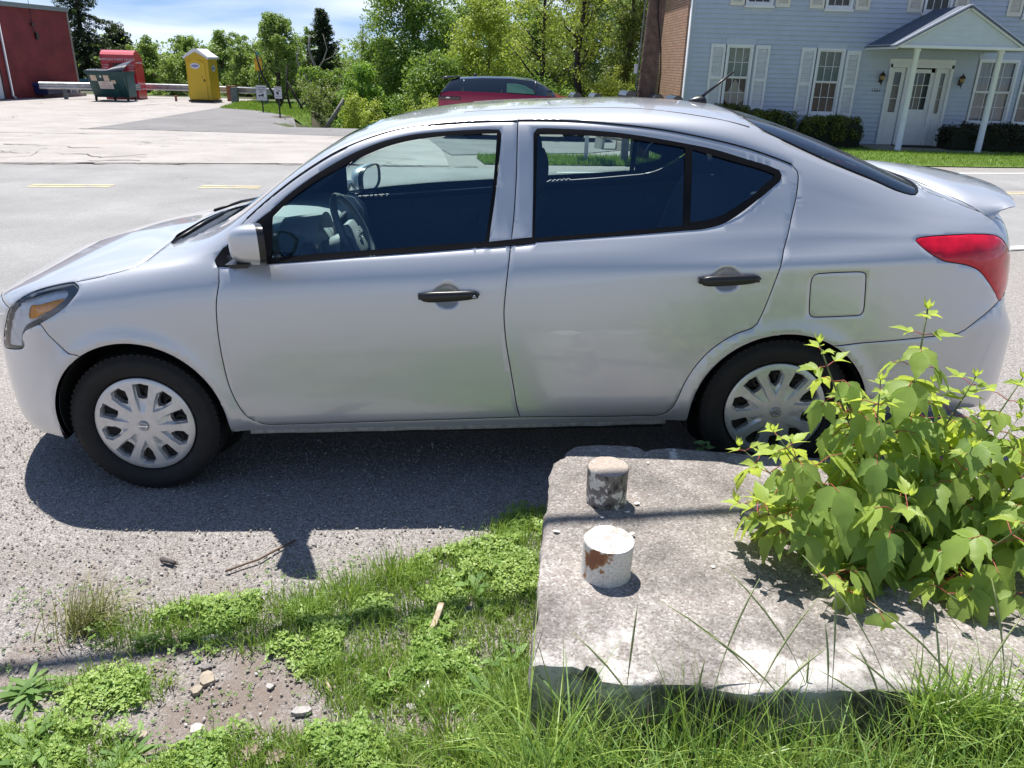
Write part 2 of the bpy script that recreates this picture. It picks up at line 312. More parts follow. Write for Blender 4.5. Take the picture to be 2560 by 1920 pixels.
def build_surface(NX=903,NV=401):
    xs=np.linspace(X0,X1,NX);vs=np.linspace(0,1,NV)
    Z=pchip(CX,np.array(CZ),xs);W=pchip(CX,np.array(CW),xs)
    # smooth along x away from nose and tail
    s1=gsm(Z,9,0);s2=gsm(W,9,0)
    k=np.clip((xs-X0)/.25,0,1)*np.clip((X1-xs)/.25,0,1);k=(k*k*(3-2*k))[:,None]
    Z=Z*(1-k)+s1*k;W=W*(1-k)+s2*k
    Zv=pchip(CV,Z.T,vs).T;Wv=pchip(CV,W.T,vs).T
    Zv=gsm(Zv,5,1);Wv=gsm(Wv,5,1);Wv[:,-1]=0
    # plan rounding of nose and tail
    a=np.clip((-.22-xs)/.595,0,1);e1=np.clip(1-a**2.2,0,1)**(1/2.2)
    u=np.clip((vs-.24)/.1,0,1);ln=.73-.06*u*u*(3-2*u)
    b=np.clip((xs[:,None]-2.98)/ln,0,1);e2=np.clip(1-b**3.4,0,1)**(1/3.4)
    Wv=Wv*e1[:,None]*e2
    # wheel arch flares and the crease on the rear quarter
    X=xs[:,None]+0*Zv
    for cx,cz,R in ((.003,.325,.36),(2.6,.295,.362)):
        r=np.hypot(X-cx,Zv-cz);sd=1/(1+np.exp((Zv-.86)/.03))
        Wv=Wv+.013*np.exp(-((r-R)/.04)**2)*sd*(Wv>.6)
    sv=np.clip((X-1.7)/.9,0,1)*np.clip((3.5-X)/.3,0,1)
    zc=.985+.02*(X-2.6)
    Wv=Wv-.007*sv*np.exp(-((Zv-zc)/.025)**2)+.006*sv*np.exp(-((Zv-zc+.07)/.035)**2)
    Wv[:,-1]=0
    return xs,vs,Wv,Zv
XS,VS,GW,GZ=build_surface()
def S(x,v):
    x=np.asarray(x,float);v=np.asarray(v,float)
    fx=np.clip((x-X0)/(X1-X0),0,1)*(len(XS)-1);fv=np.clip(v,0,1)*(len(VS)-1)
    i=np.minimum(fx.astype(int),len(XS)-2);j=np.minimum(fv.astype(int),len(VS)-2);a=fx-i;b=fv-j
    f=lambda G:G[i,j]*(1-a)*(1-b)+G[i+1,j]*a*(1-b)+G[i,j+1]*(1-a)*b+G[i+1,j+1]*a*b
    return f(GW),f(GZ)
# =====================================================================
#  SILVER SEDAN (car frame: x rearwards, y right side +, z up, origin below the front axle)
# =====================================================================
paint,nt,p=_new('silver_paint'); MATS['paint']=paint
p.inputs['Base Color'].default_value=(.56,.575,.605,1);p.inputs['Metallic'].default_value=.55;p.inputs['Roughness'].default_value=.40
p.inputs['Coat Weight'].default_value=1;p.inputs['Coat Roughness'].default_value=.025;p.inputs['Coat IOR'].default_value=1.5
_n=N(nt,'ShaderNodeTexNoise');_n.inputs['Scale'].default_value=900;_n.inputs['Detail'].default_value=1
_b=N(nt,'ShaderNodeBump');_b.inputs['Strength'].default_value=.06;_b.inputs['Distance'].default_value=.001
_t=N(nt,'ShaderNodeTexCoord');nt.links.new(_t.outputs['Object'],_n.inputs[0]);nt.links.new(_n.outputs[0],_b.inputs['Height']);
# road film: faint dust along the lower panels
_g=N(nt,'ShaderNodeNewGeometry');
_d=N(nt,'ShaderNodeTexNoise');_d.inputs['Scale'].default_value=6;_d.inputs['Detail'].default_value=8
_r=N(nt,'ShaderNodeMapRange');_r.inputs[1].default_value=.35;_r.inputs[2].default_value=.75;_r.inputs[3].default_value=.26;_r.inputs[4].default_value=.33

black=mat('black_plastic',(.012,.012,.014),.35,spec=.5)
rubber=mat('rubber_seal',(.006,.006,.007),.45,spec=.15)
tyre_m=mat('tyre_rubber',(.010,.0095,.0095),.75,noise=(25,.35),bump=(120,.3,.001))
lining=mat('cabin_trim',(.085,.105,.14),.6,noise=(180,.25))
under=mat('underbody',(.01,.01,.01),.9)
cabgrey=mat('dash_grey',(.36,.40,.42),.55,noise=(300,.15))
seatm=mat('seat_cloth',(.045,.05,.06),.9,noise=(220,.3))
winglass=glass('window_glass',(.80,.93,.91),0,(.42,.70,1.0),1.80)
privglass=glass('rear_quarter_glass',(.60,.72,.72),0,(.40,.68,1.0),1.95)
backglass=glass('rear_window_glass',(.60,.70,.70),.06,1.0,2.3)
lensglass=glass('lens_clear',(.96,.98,1),.0,1.0,1.35)
chrome=mat('chrome_reflector',(.75,.78,.82),.12,metal=1)
refl_m=mat('lamp_reflector',(.90,.92,.96),.35,metal=.05,noise=(14,.22))
lampsh=mat('lamp_bezel',(.10,.11,.13),.25,spec=.8,coat=.6)
amberm=mat('amber_lens',(1.0,.34,.01),.2,spec=.8,coat=1,noise=(60,.25))
redlens=mat('red_lens',(.60,.004,.025),.15,spec=.4,coat=.35,noise=(9,.35))
capm=mat('wheel_cover_silver',(.64,.64,.64),.38,metal=.55,coat=.3,noise=(30,.08))
steel=mat('steel_wheel_dark',(.018,.016,.015),.7)
mirror_m=mat('mirror_glass',(.8,.82,.85),.02,metal=1)
CAR=empty('silver_sedan'); tag(CAR,'silver four door sedan parked on the gravel beside the concrete block','car')
A_,C_,D_=.010862096,.048700611,.0043555902
def _M3(a,c,d):
    Rza=Matrix(((math.cos(a),-math.sin(a),0),(math.sin(a),math.cos(a),0),(0,0,1)))
    Ryc=Matrix(((math.cos(c),0,-math.sin(c)),(0,1,0),(math.sin(c),0,math.cos(c))))
    Rxd=Matrix(((1,0,0),(0,math.cos(d),-math.sin(d)),(0,math.sin(d),math.cos(d))))
    return Rza@Ryc@Rxd
CAR_OFF=Vector((-1.5078867,3.764874,0))
CAR.matrix_world=Matrix.Translation(CAR_OFF)@_M3(A_,C_,D_).to_4x4()
SS=1.75                                   # metres per unit of v, roughly
def cr_open(pts,step=.022,closed=False):
    P=[Vector((x,v*SS)) for x,v in pts]; n=len(P); out=[]
    rng=range(n if closed else n-1)
    for i in rng:
        g=lambda k:P[k%n] if closed else P[max(0,min(n-1,k))]
        a,b,c,d=g(i-1),g(i),g(i+1),g(i+2); L_=(c-b).length; k=max(1,int(L_/step)); lim=L_
        m0=(c-a)*.5; m1=(d-b)*.5
        if m0.length>lim*1.0: m0*=lim/m0.length
        if m1.length>lim*1.0: m1*=lim/m1.length
        for q in range(k):
            t=q/k; t2=t*t;t3=t2*t
            out.append(b*(2*t3-3*t2+1)+m0*(t3-2*t2+t)+c*(-2*t3+3*t2)+m1*(t3-t2))
    if not closed: out.append(P[-1])
    return [(p.x,p.y/SS) for p in out]
def chain(*segs): 
    o=[]
    for s in segs:
        for q in s:
            if not o or math.hypot(o[-1][0]-q[0],(o[-1][1]-q[1])*SS)>.004:o.append(q)
    return o
def lin(*pts):
    o=[]
    for a,b in zip(pts[:-1],pts[1:]):
        k=max(1,int(math.hypot(a[0]-b[0],(a[1]-b[1])*SS)/.022)); o+=[(a[0]+(b[0]-a[0])*i/k,a[1]+(b[1]-a[1])*i/k) for i in range(k)]
    return o+[pts[-1]]
def VofZ(x,z,hi=.48):
    vv=np.linspace(0,hi,240); return float(np.interp(z,S(np.full(240,x),vv)[1],vv))
bg=cr_open(CC['bgap'][1:]); bgu=cr_open([CC['bgap'][1],(1.53,.4973)]+CC['bgap_up'][2::-1])
POLY={}
DT=CC['door_top'][:6]+[(.879,.7665),(.962,.7695),(1.059,.7705),(1.182,.768),(1.303,.765),(1.453,.761),(1.567,.759)]
POLY['fdoor']=chain(cr_open(CC['fdoor_gap'][1:]),lin(CC['fdoor_gap'][-1],(.52,.0215),CC['bgap'][-1]),bg[::-1],bgu,cr_open(DT[::-1]),lin(DT[0],(.43,.60),(.405,.50),CC['fdoor_gap'][1])[:-1])
POLY['rdoor']=chain(bg,lin(CC['bgap'][-1],(2.0,.0225)),cr_open(CC['rdoor_low']+CC['rdoor_up'][::-1]),bgu[::-1])
POLY['fwin']=chain(cr_open(CC['fwin_out'][:11]),cr_open(CC['fwin_out'][10:16]),lin(CC['fwin_out'][15],(1.446,.503),(.934,.4965),(.592,.4890),(.60,.60),CC['fwin_out'][0])[:-1])
POLY['rwin']=chain(cr_open(CC['rwin_out']),lin(CC['rwin_out'][-1],(1.623,.6),CC['rwin_out'][0])[:-1])
POLY['fglass']=chain(cr_open(CC['fwin_glass'][:9]),cr_open(CC['fwin_glass'][8:13]),cr_open(CC['fwin_glass'][12:]),lin(CC['fwin_glass'][-1],CC['fwin_glass'][0])[:-1])
POLY['rglass']=chain(cr_open(CC['rwin_g1'][:5]),lin(CC['rwin_g1'][4],CC['rwin_g1'][5],CC['rwin_g1'][7],CC['rwin_g1'][0])[:-1])
POLY['qglass']=chain(cr_open(CC['rwin_g2']),lin(CC['rwin_g2'][-1],CC['rwin_g2'][0])[:-1])
POLY['mtri']=chain(lin(*CC['mtri'],CC['mtri'][0])[:-1])
POLY['belt']=lin((1.44,.5015),(1.53,.5022),(1.625,.5055),(1.625,.5175),(1.44,.5125),(1.44,.5015))[:-1]
POLY['fuel']=cr_open([(2.672,.385),(2.682,.4005),(2.71,.4035),(2.85,.4040),(2.874,.3995),(2.880,.385),(2.888,.315),(2.880,.3005),(2.85,.2975),(2.71,.2960),(2.686,.300),(2.678,.315)],closed=True,step=.01)
POLY['tail']=cr_open([(3.069,.4777),(3.088,.4871),(3.187,.4976),(3.30,.5065),(3.38,.5080),(3.44,.500),(3.50,.47),(3.56,.43),(3.60,.40),(3.60,.375),(3.56,.362),(3.52,.345),(3.476,.3259),(3.441,.3428),(3.383,.3731),(3.329,.3985),(3.268,.4116),(3.175,.4229),(3.137,.4352),(3.103,.451)],closed=True,step=.012)
POLY['head']=cr_open(CC['head'],closed=True,step=.012)
_bo=[(-.447,.2965),(-.438,.3233),(-.41,.3565),(-.331,.3755),(-.249,.4006),(-.2,.4216),(-.161,.4534),(-.151,.4737),(-.166,.4884),(-.196,.5027),(-.28,.5046),(-.361,.4938),(-.424,.473)]
_bi=[(-.420,.463),(-.355,.478),(-.28,.488),(-.225,.484),(-.196,.468),(-.204,.446),(-.235,.429),(-.29,.405),(-.345,.390),(-.405,.374),(-.444,.340),(-.462,.2955)]
POLY['bezel']=chain(cr_open(_bo,.012),cr_open(_bi,.012),lin(_bi[-1],_bo[0])[:-1])
POLY['amber']=cr_open(CC['amber'],closed=True,step=.01)
hoodfront=[(-.752,1.0),(-.742,.88),(-.72,.74),(-.66,.60),(-.57,.50),(-.486,.4414)]
POLY['fbumper']=chain(cr_open([(-.33,.3755)]+CC['fbump']+[(-.17,.26)]),lin((-.17,.26),(-.17,-.01),(X0-.02,-.01),(X0-.02,1.01),hoodfront[0]),cr_open(hoodfront),lin(hoodfront[-1],(-.33,.3755))[:-1])
POLY['rbumper']=chain(cr_open([(2.78,.217)]+CC['rbump'][:]),cr_open([CC['rbump'][-1],(3.55,.353),(3.61,.385),(3.655,.60),(3.665,.8),(3.668,1.0)]),lin((3.668,1.0),(X1+.02,1.01),(X1+.02,-.01),(2.78,-.01),(2.78,.217))[:-1])
cowlback=[(.15,.785),(.185,.80),(.225,.84),(.25,.90),(.268,1.0)]
cowlfront=[(.071,.7829),(.045,.83),(.052,.90),(.06,1.0)]
POLY['cowl']=chain(cr_open(cowlfront),lin((.06,1.0),(.268,1.0)),cr_open(cowlback[::-1]),cr_open([(.15,.785),(.117,.768),(.085,.771),(.071,.7829)])[:-1])
POLY['hood']=chain(cr_open([(-.174,.4985),(-.06,.502),(.03,.525),(.072,.60),(.082,.69),(.08,.757),(.071,.7829)]),cr_open(cowlfront),lin((.06,1.0),hoodfront[0]),cr_open(hoodfront),cr_open([hoodfront[-1]]+CC['head'][1:5]),lin(CC['head'][4],(-.174,.4985))[:-1])
POLY['wshield']=chain(cr_open(cowlback),lin(cowlback[-1],(.94,1.0)),cr_open([(.94,1.0),(.93,.96),(.90,.925),(.84,.905),(.70,.90),(.50,.895),(.32,.875),(.21,.83),(.15,.785)])[:-1])
POLY['rwindow']=chain(cr_open([(2.455,1.0),(2.465,.9),(2.485,.83),(2.53,.80),(2.62,.7865),(2.74,.779),(2.86,.776),(2.95,.7742),(3.04,.768),(3.11,.7707),(3.15,.80),(3.19,.87),(3.205,1.0)]),lin((3.205,1.0),(2.455,1.0))[:-1])
POLY['trunk']=chain(cr_open([(3.235,1.0),(3.22,.87),(3.19,.805),(3.24,.79),(3.33,.77),(3.43,.735),(3.52,.67),(3.585,.55),(3.612,.43),(3.625,.40),(3.655,.60),(3.665,.8),(3.668,1.0)]),lin((3.668,1.0),(3.235,1.0))[:-1])
POLY['cup_f']=[(1.282+.057*math.cos(t),VofZ(1.282,.832+.05*math.sin(t))) for t in np.linspace(0,2*math.pi,40)[:-1]]
POLY['cup_r']=[(2.352+.057*math.cos(t),VofZ(2.352,.876+.05*math.sin(t),.5)) for t in np.linspace(0,2*math.pi,40)[:-1]]
AF=(.003,.325,.350);AR=(2.6,.295,.357)
def archline(c,R):
    o=[]
    for t in np.linspace(-.35 if c[1]>.3 else -.2,math.pi+(.35 if c[1]>.3 else .2),70):
        x,z=c[0]+R*math.cos(t),c[1]+R*math.sin(t)
        zb=float(S(x,0)[1])
        o.append((x,VofZ(x,max(z,zb))))
    return o
ARL=[archline(AF,AF[2]),archline(AR,AR[2])]
CUPS=((1.282,.832),(2.352,.876))
def Scup(x,v):
    w,z=S(x,v)
    for cx,cz in CUPS:
        q=((x-cx)/.055)**2+((z-cz)/.048)**2
        w=w-.022*np.clip(1-q,0,1)**.8*(v<.48)
    return w,z
def P3(x,v,sgn=-1):
    w,z=Scup(x,v); return np.stack([x,sgn*w,z],-1)
def NRM(x,v):
    e=.003;ev=.003
    a=P3(np.clip(x+e,X0,X1),v)-P3(np.clip(x-e,X0,X1),v); b=P3(x,np.clip(v+ev,0,1))-P3(x,np.clip(v-ev,0,1))
    n=np.cross(a,b); l=np.linalg.norm(n,axis=-1,keepdims=True); return n/np.maximum(l,1e-12)
pts=[];edges=[]
def addline(pl,closed=True):
    n0=len(pts)
    for q in pl: pts.append((q[0],min(max(q[1],0),1)*SS))
    for i in range(len(pl)-1+(1 if closed else 0)): edges.append((n0+i,n0+(i+1)%len(pl)))
for k,pl in POLY.items(): addline(pl)
for a in ARL: addline(a,False)
gx=np.concatenate([X0+.06*np.linspace(0,1,9)**1.8,np.arange(X0+.08,X1-.09,.030),X1-.075*(1-np.linspace(0,1,9)**.6)])
gx[0]=X0+.0002;gx[-1]=X1-.0002
gv=np.concatenate([np.linspace(0,.52,30),np.linspace(.55,1,22)])
cp=np.array(pts); 
G=[(x,v*SS) for x in gx for v in gv]
for cx,cz in CUPS:
    vc=VofZ(cx,cz,.5)
    G+=[(cx+i*.009,(vc*SS+j*.009)) for i in range(-7,8) for j in range(-7,8)]
G=np.array(G); keep=np.ones(len(G),bool)
for i0 in range(0,len(G),2000):
    d=np.abs(G[i0:i0+2000,None,:]-cp[None]).max(-1).min(1); keep[i0:i0+2000]=d>.006
bord=(G[:,0]<X0+.001)|(G[:,0]>X1-.001)|(G[:,1]<1e-6)|(G[:,1]>SS-1e-6)
G=G[keep|bord]
allp=[Vector(q) for q in pts]+[Vector((float(a),float(b))) for a,b in G]
vo,eo,fo,_,_,_=geometry.delaunay_2d_cdt(allp,edges,[],0,1e-5)
VX=np.array([q.x for q in vo]);VV=np.array([q.y for q in vo])/SS;FO=np.array([tuple(q) for q in fo if len(q)==3])
ar=(VX[FO[:,1]]-VX[FO[:,0]])*(VV[FO[:,2]]-VV[FO[:,0]])-(VX[FO[:,2]]-VX[FO[:,0]])*(VV[FO[:,1]]-VV[FO[:,0]])
FO[ar<0]=FO[ar<0][:,::-1]; FO=FO[np.abs(ar)>1e-9]
cx=VX[FO].mean(1);cv=VV[FO].mean(1);cw,cz=S(cx,cv)
lab=np.full(len(FO),'body',dtype='U8')
def setl(poly,name,only=None):
    m=inpoly([(a,b) for a,b in POLY[poly]],cx,cv)
    if only: m&=np.isin(lab,only)
    lab[m]=name
setl('fdoor','fdoor');setl('rdoor','rdoor');setl('hood','hood',['body']);setl('cowl','cowl');setl('wshield','wshield');setl('rwindow','rwindow')
setl('trunk','trunk',['body']);setl('fbumper','fbumper',['body']);setl('rbumper','rbumper',['body','trunk']);setl('fuel','fuel');setl('head','head');setl('tail','tail')
setl('fwin','fseal');setl('rwin','rseal');setl('mtri','fseal');setl('belt','rseal',['rdoor','body']);setl('belt','fseal',['fdoor']);setl('fglass','fglass');setl('rglass','rglass');setl('qglass','qglass')
hole=((np.hypot(cx-AF[0],cz-AF[1])<AF[2])|((abs(cx-AF[0])<AF[2]*.995)&(cz<AF[1])))|((np.hypot(cx-AR[0],cz-AR[1])<AR[2])|((abs(cx-AR[0])<AR[2]*.995)&(cz<AR[1])))
lab[hole&(cv<.45)]='hole'
PP=P3(VX,VV);NN=NRM(VX,VV)
cen=VV>.9995
NN[cen,1]=0;NN[cen]/=np.maximum(np.linalg.norm(NN[cen],axis=1,keepdims=True),1e-9)
def panel(names,sides='L',shrink=.0021,off=0.,drop=.0015):
    F_=FO[np.isin(lab,names)]
    ids,inv=np.unique(F_,return_inverse=True); inv=inv.reshape(F_.shape); V=PP[ids].copy();Nn=NN[ids].copy()
    if shrink>0:
        e=np.concatenate([inv[:,[0,1]],inv[:,[1,2]],inv[:,[2,0]]]);tri=np.tile(np.arange(len(inv)),3)
        key=np.sort(e,1);u,ix,cnt=np.unique(key,axis=0,return_index=True,return_counts=True)
        b=ix[cnt==1]; be=e[b]; tc=V[inv[tri[b]]].mean(1); mid=V[be].mean(1); t=V[be[:,1]]-V[be[:,0]];t/=np.maximum(np.linalg.norm(t,axis=1,keepdims=True),1e-9)
        d=tc-mid; d-=t*(d*t).sum(1,keepdims=True); d/=np.maximum(np.linalg.norm(d,axis=1,keepdims=True),1e-9)
        ok=~(((VV[ids][be[:,0]]>.9995)&(VV[ids][be[:,1]]>.9995))|((VV[ids][be[:,0]]<1e-4)&(VV[ids][be[:,1]]<1e-4)))
        D=np.zeros_like(V)
        for j in(0,1): np.add.at(D,be[ok][:,j],d[ok])
        l=np.linalg.norm(D,axis=1,keepdims=True); m=l[:,0]>1e-6
        V[m]+=D[m]/l[m]*shrink-Nn[m]*drop
        Nn[m]=Nn[m]-D[m]/l[m]*.35; Nn/=np.maximum(np.linalg.norm(Nn,axis=1,keepdims=True),1e-9)
        cc=VV[ids]>.9995; V[cc,1]=0
    V=V-Nn*off
    fl=V*[1,-1,1];fn=Nn*[1,-1,1]
    if sides=='L': return V,inv,Nn
    if sides=='R': return fl,inv[:,::-1],fn
    return np.concatenate([V,fl]),np.concatenate([inv,inv[:,::-1]+len(V)]),np.concatenate([Nn,fn])
def part(name,names,m,parent,sides='L',**k):
    V,F_,Nn=panel(names,sides,**k); return mesh(name,V,F_,m,parent,normals=Nn)
# body shell (near side with a fuel flap opening, far side without)
V1,F1,N1=panel(['body'],'L');V2,F2,N2=panel(['body','fuel'],'R')
BV=list(map(tuple,V1))+list(map(tuple,V2));BF=[tuple(q) for q in F1]+[tuple(q+len(V1)) for q in F2];BN=list(map(tuple,N1))+list(map(tuple,N2))
def archstrip(c,sgn,V,Fc,Nl,w0=0,w1=.035,R=None,t0=None):
    R=R or c[2]; n=48; b=len(V)
    for t in np.linspace(-.22,math.pi+.22,n):
        x,z=c[0]+R*math.cos(t),c[1]+R*math.sin(t); w=float(S(x,VofZ(x,max(z,float(S(x,0)[1]))))[0])
        for q in(w0,w1): V.append((x,sgn*(w-q),z)); Nl.append((-math.cos(t),0,-math.sin(t)))
    for i in range(n-1): Fc.append((b+2*i,b+2*i+1,b+2*i+3,b+2*i+2))
for sg in(-1,1):
    for c in(AF,AR): archstrip(c,sg,BV,BF,BN,.0015,.03)
mesh('body',BV,BF,paint,CAR,normals=BN)
part('hood',['hood'],paint,CAR,'B');part('trunk_lid',['trunk'],paint,CAR,'B')
part('front_bumper',['fbumper'],paint,CAR,'B');part('rear_bumper',['rbumper'],paint,CAR,'B')
part('cowl',['cowl'],black,CAR,'B',off=.012,shrink=0)
part('windshield',['wshield'],winglass,CAR,'B',shrink=0,off=.003)
rwn=part('rear_window',['rwindow'],backglass,CAR,'B',shrink=0,off=.004)
for pl in(POLY['rwindow'],POLY['wshield']):
    for sd in(-1,1):
        mb=MB()
        q=[(a,b) for a,b in pl if b<.999]; ln=[Vector(P3(np.float64(a),np.float64(b),sd))-Vector(NRM(np.float64(a),np.float64(b))*np.array([1,-sd,1]))*(.004 if pl is POLY['rwindow'] else .012) for a,b in q]
        mb.tube(ln,.006,5);mb.build('glass_seal',rubber,CAR)
part('fuel_door',['fuel'],paint,CAR,'L')
def handle(parent,cx_,cz_,w,sd,lock=True):
    """bar handle standing off the door with two feet"""
    g=MB();secs=[];n=14
    for i in range(n+1):
        t=-1+2*i/n; x=cx_+.117*t; e=max(.02,(1-abs(t)**5))**.5; hz=.0205*e*(1-.10*t); hy=.013*e
        yo=w+.020-.006*t*t; zc=cz_+.003*t
        secs.append([(x,sd*(yo+hy*math.cos(u)),zc+hz*math.sin(u)) for u in np.linspace(0,2*math.pi,13)[:-1]])
    g.loft(secs)
    for t in(-.86,.80): g.box((cx_+.117*t,sd*(w+.004),cz_),(.035,.026,.022))
    h=g.build('handle',black,parent)
    if lock:
        k=MB();k.lathe([(0,.0),(.007,.0),(.0075,-.004),(.0,-.004)],16,'y',(cx_+.098,sd*(w+.0355),cz_)); k.build('lock',mat('lock_metal',(.4,.4,.42),.3,metal=1),parent)
def door(fr,sd):
    s='L' if sd<0 else 'R'
    nm='fdoor' if fr else 'rdoor'
    d=part('door',[nm],paint,CAR,s)
    if sd>0:   # the belt line of the far doors sits lower, seen through the cabin
        _k=lab.copy();lab[np.isin(lab,['fseal' if fr else 'rseal'])&(cv<.5135)&(cv>.497)&(cx>(.66 if fr else 1.66))&(cx<(1.44 if fr else 2.2))]='fglass' if fr else 'rglass'
    part('window_seal',['fseal' if fr else 'rseal'],rubber,d,s,shrink=0,off=-.001)
    part('window',['fglass' if fr else 'rglass'],winglass,d,s,shrink=0,off=.006)
    if sd>0: lab[:]=_k
    if not fr: part('quarter_window',['qglass'],privglass,d,s,shrink=0,off=.006)
    c=CUPS[0 if fr else 1]; handle(d,c[0]+.009,c[1]+(.006 if fr else 0),float(S(c[0],VofZ(c[0],c[1],.5))[0]),sd,fr and sd<0)
    return d
doors=[door(f_,s_) for s_ in(-1,1) for f_ in(True,False)]
for sd in(-1,1):
    g=MB();ln=[Vector(P3(np.float64(a),np.float64(.492+.004*(a-1.5)),sd))-Vector(NRM(np.float64(a),np.float64(.49))*np.array([1,-sd,1]))*.018 for a in np.linspace(.60,2.5,50)]
    g.tube(ln,.013,6);g.build('belt_trim',rubber,CAR)
# dark inner skin behind all panels: closes the shut lines, lines the cabin
lm=~np.isin(lab,['fglass','rglass','qglass','wshield','rwindow','hole','head','cowl','fseal','rseal'])
_l=lab.copy();lab=np.where(lm,'skin','no')
_o=np.where((VX>.35)&(VX<2.75)&(VV>.42)&(VV<.53),np.clip(.012+.016*(.495-VV)/.06,.012,.028),.028)[:,None];_P=PP.copy();PP=PP-NN*_o
part('inner_skin',['skin'],lining,CAR,'B',shrink=0);PP=_P;lab=_l
# lamps
def lamp(sd):
    s='L' if sd<0 else 'R'
    h=part('headlight',['head'],lensglass,CAR,s,shrink=.0025)
    _l=lab.copy()
    part('reflector',['head'],refl_m,h,s,shrink=.003,off=.022)
    am=inpoly(POLY['amber'],cx,cv)&(lab=='head')
    globals()['lab']=np.where(am,'am','no'); part('turn_signal',['am'],amberm,h,s,shrink=.001,off=.006)
    # dark lower bezel and brow
    dk=(_l=='head')&inpoly(POLY['bezel'],cx,cv)&~am
    globals()['lab']=np.where(dk,'dk','no'); part('bezel',['dk'],lampsh,h,s,shrink=0,off=.007)
    globals()['lab']=_l
    t=part('tail_light',['tail'],redlens,CAR,s,shrink=.003,off=-.003,drop=.005)
lamp(-1);lamp(1)
# sill weld flange, wheel tubs, floor
for sd in(-1,1):
    g=MB();secs=[]
    for x in np.linspace(.42,2.16,60):
        zb=float(S(x,0)[1]); j=.004*vnoise(x*9,1.5,3); secs.append([(x,sd*.775,zb+.01),(x,sd*.785,zb-.026+j),(x,sd*.772,zb-.026+j),(x,sd*.765,zb+.01)])
    g.loft(secs);g.build('sill_flange',mat('flange_grey',(.33,.34,.35),.6,noise=(40,.3)),CAR)
for sd in(-1,1):
    for c in(AF,AR):
        g=MB();R=c[2]+.004; secs=[]
        for t in np.linspace(-.22,math.pi+.22,40):
            x,z=c[0]+R*math.cos(t),c[1]+R*math.sin(t); secs.append([(x,sd*.822,z),(x,sd*.50,z)])
        g.loft(secs,cap=False,closed=False)
        g.lathe([(0,0),(R,0)],32,'y',(c[0],sd*.50,c[1]));g.build('wheel_well',under,CAR,fix=False)
g=MB();g.box((1.3,0,.235),(1.7,1.52,.03));g.box((1.3,0,.3),(1.76,1.585,.03));g.box((-.47,0,.32),(.20,.9,.12));g.box((3.22,0,.36),(.40,1.0,.16));g.box((0,0,.30),(.3,1.0,.1));g.box((2.6,0,.30),(.3,1.0,.1))
g.tube([(0,-.7,.3),(0,.7,.3)],.035);g.tube([(2.6,-.7,.3),(2.6,.7,.3)],.04);g.build('underbody',under,CAR)
# ---- rear lip spoiler ----
g=MB();secs=[];NY=44
def dz(x,y):
    vv=np.linspace(.5,1,200);w_,z_=S(np.full(200,x),vv); return float(np.interp(-abs(y),-w_,z_))
for i in range(NY+1):
    t=-1+2*i/NY; y=.635*t; a=abs(t); e=1-a**6
    xl=3.245+.06*a**2+.10*a**8 ; xt=3.645-.125*a**2.8
    zt=1.118-.030*a**2.4
    xl2=xl;zl=dz(xl,y)+.002
    secs.append([(xl,y,zl),(xl+.012,y,zl+.008*e),(xl+.35*(xt-xl),y,zl+(zt-zl)*.25+.010*e),(xl+.72*(xt-xl),y,zl+(zt-zl)*.68+.008*e),(xt-.012,y,zt+.006*e),(xt,y,zt-.004),(xt-.006,y,zt-.018*e-.004),(xt-.05,y,zt-.055*e-.012),(xt-.085,y,min(dz(min(xt-.085,3.6),y)-.01,zt-.06*e-.012)),(xl+.3*(xt-xl),y,zl-.02)])
g.loft(secs);g.build('spoiler',paint,CAR,autosmooth=50)
# ---- roof antenna ----
g=MB();secs=[]
for i,t in enumerate(np.linspace(0,1,9)):
    x=2.335+.085*t; r=.001+.027*math.sin(min(1,t*1.1)*math.pi*.55)**.8; r=max(r*(1 if t<.95 else .8),.002)
    zb=float(S(x,1.)[1])-.004; secs.append([(x,r*math.cos(u),zb+max(0,1.15*r*math.sin(u))) for u in np.linspace(0,math.pi,9)])
g.loft(secs);g.tube([(2.402,0,1.492),(2.46,0,1.535),(2.535,0,1.592)],[.0065,.0055,.005],8);g.build('antenna',black,CAR)
# wipers
g=MB();g.tube([(.11,-.48,.993),(.155,-.30,1.020),(.20,-.02,1.040)],.006,6);g.build('wiper',black,CAR);g=MB();g.tube([(.12,-.40,1.0),(.17,-.22,1.028),(.20,-.10,1.042)],.010,6);g.build('wiper_arm',black,CAR);g=MB();g.tube([(.09,.10,1.022),(.16,.30,1.03),(.20,.55,1.01)],.007,6);g.build('wiper',black,CAR)
for sd in(-1,1):   # continuous black weatherstrip along the tops of the doors
    for pts_ in(DT[1:],CC['rdoor_up'][:7]):
        ln=[Vector(P3(np.float64(x_),np.float64(v_),sd)) for x_,v_ in cr_open(pts_)]
        g=MB();g.tube(ln,.0027,6);g.build('door_weatherstrip',rubber,CAR)
# ---- roof side moulding groove at the rear ----
for sd in(-1,1):
    ln=[Vector(P3(np.float64(a),np.float64(b),sd)) for a,b in cr_open([(1.35,.862),(1.7,.856),(1.994,.8448),(2.161,.8285),(2.337,.8123),(2.47,.7995)])]
    g=MB();g.tube(ln,[.0008]+[.0022]*(len(ln)-1),5);g.build('roof_moulding',mat('moulding_grey',(.16,.16,.17),.5),CAR)
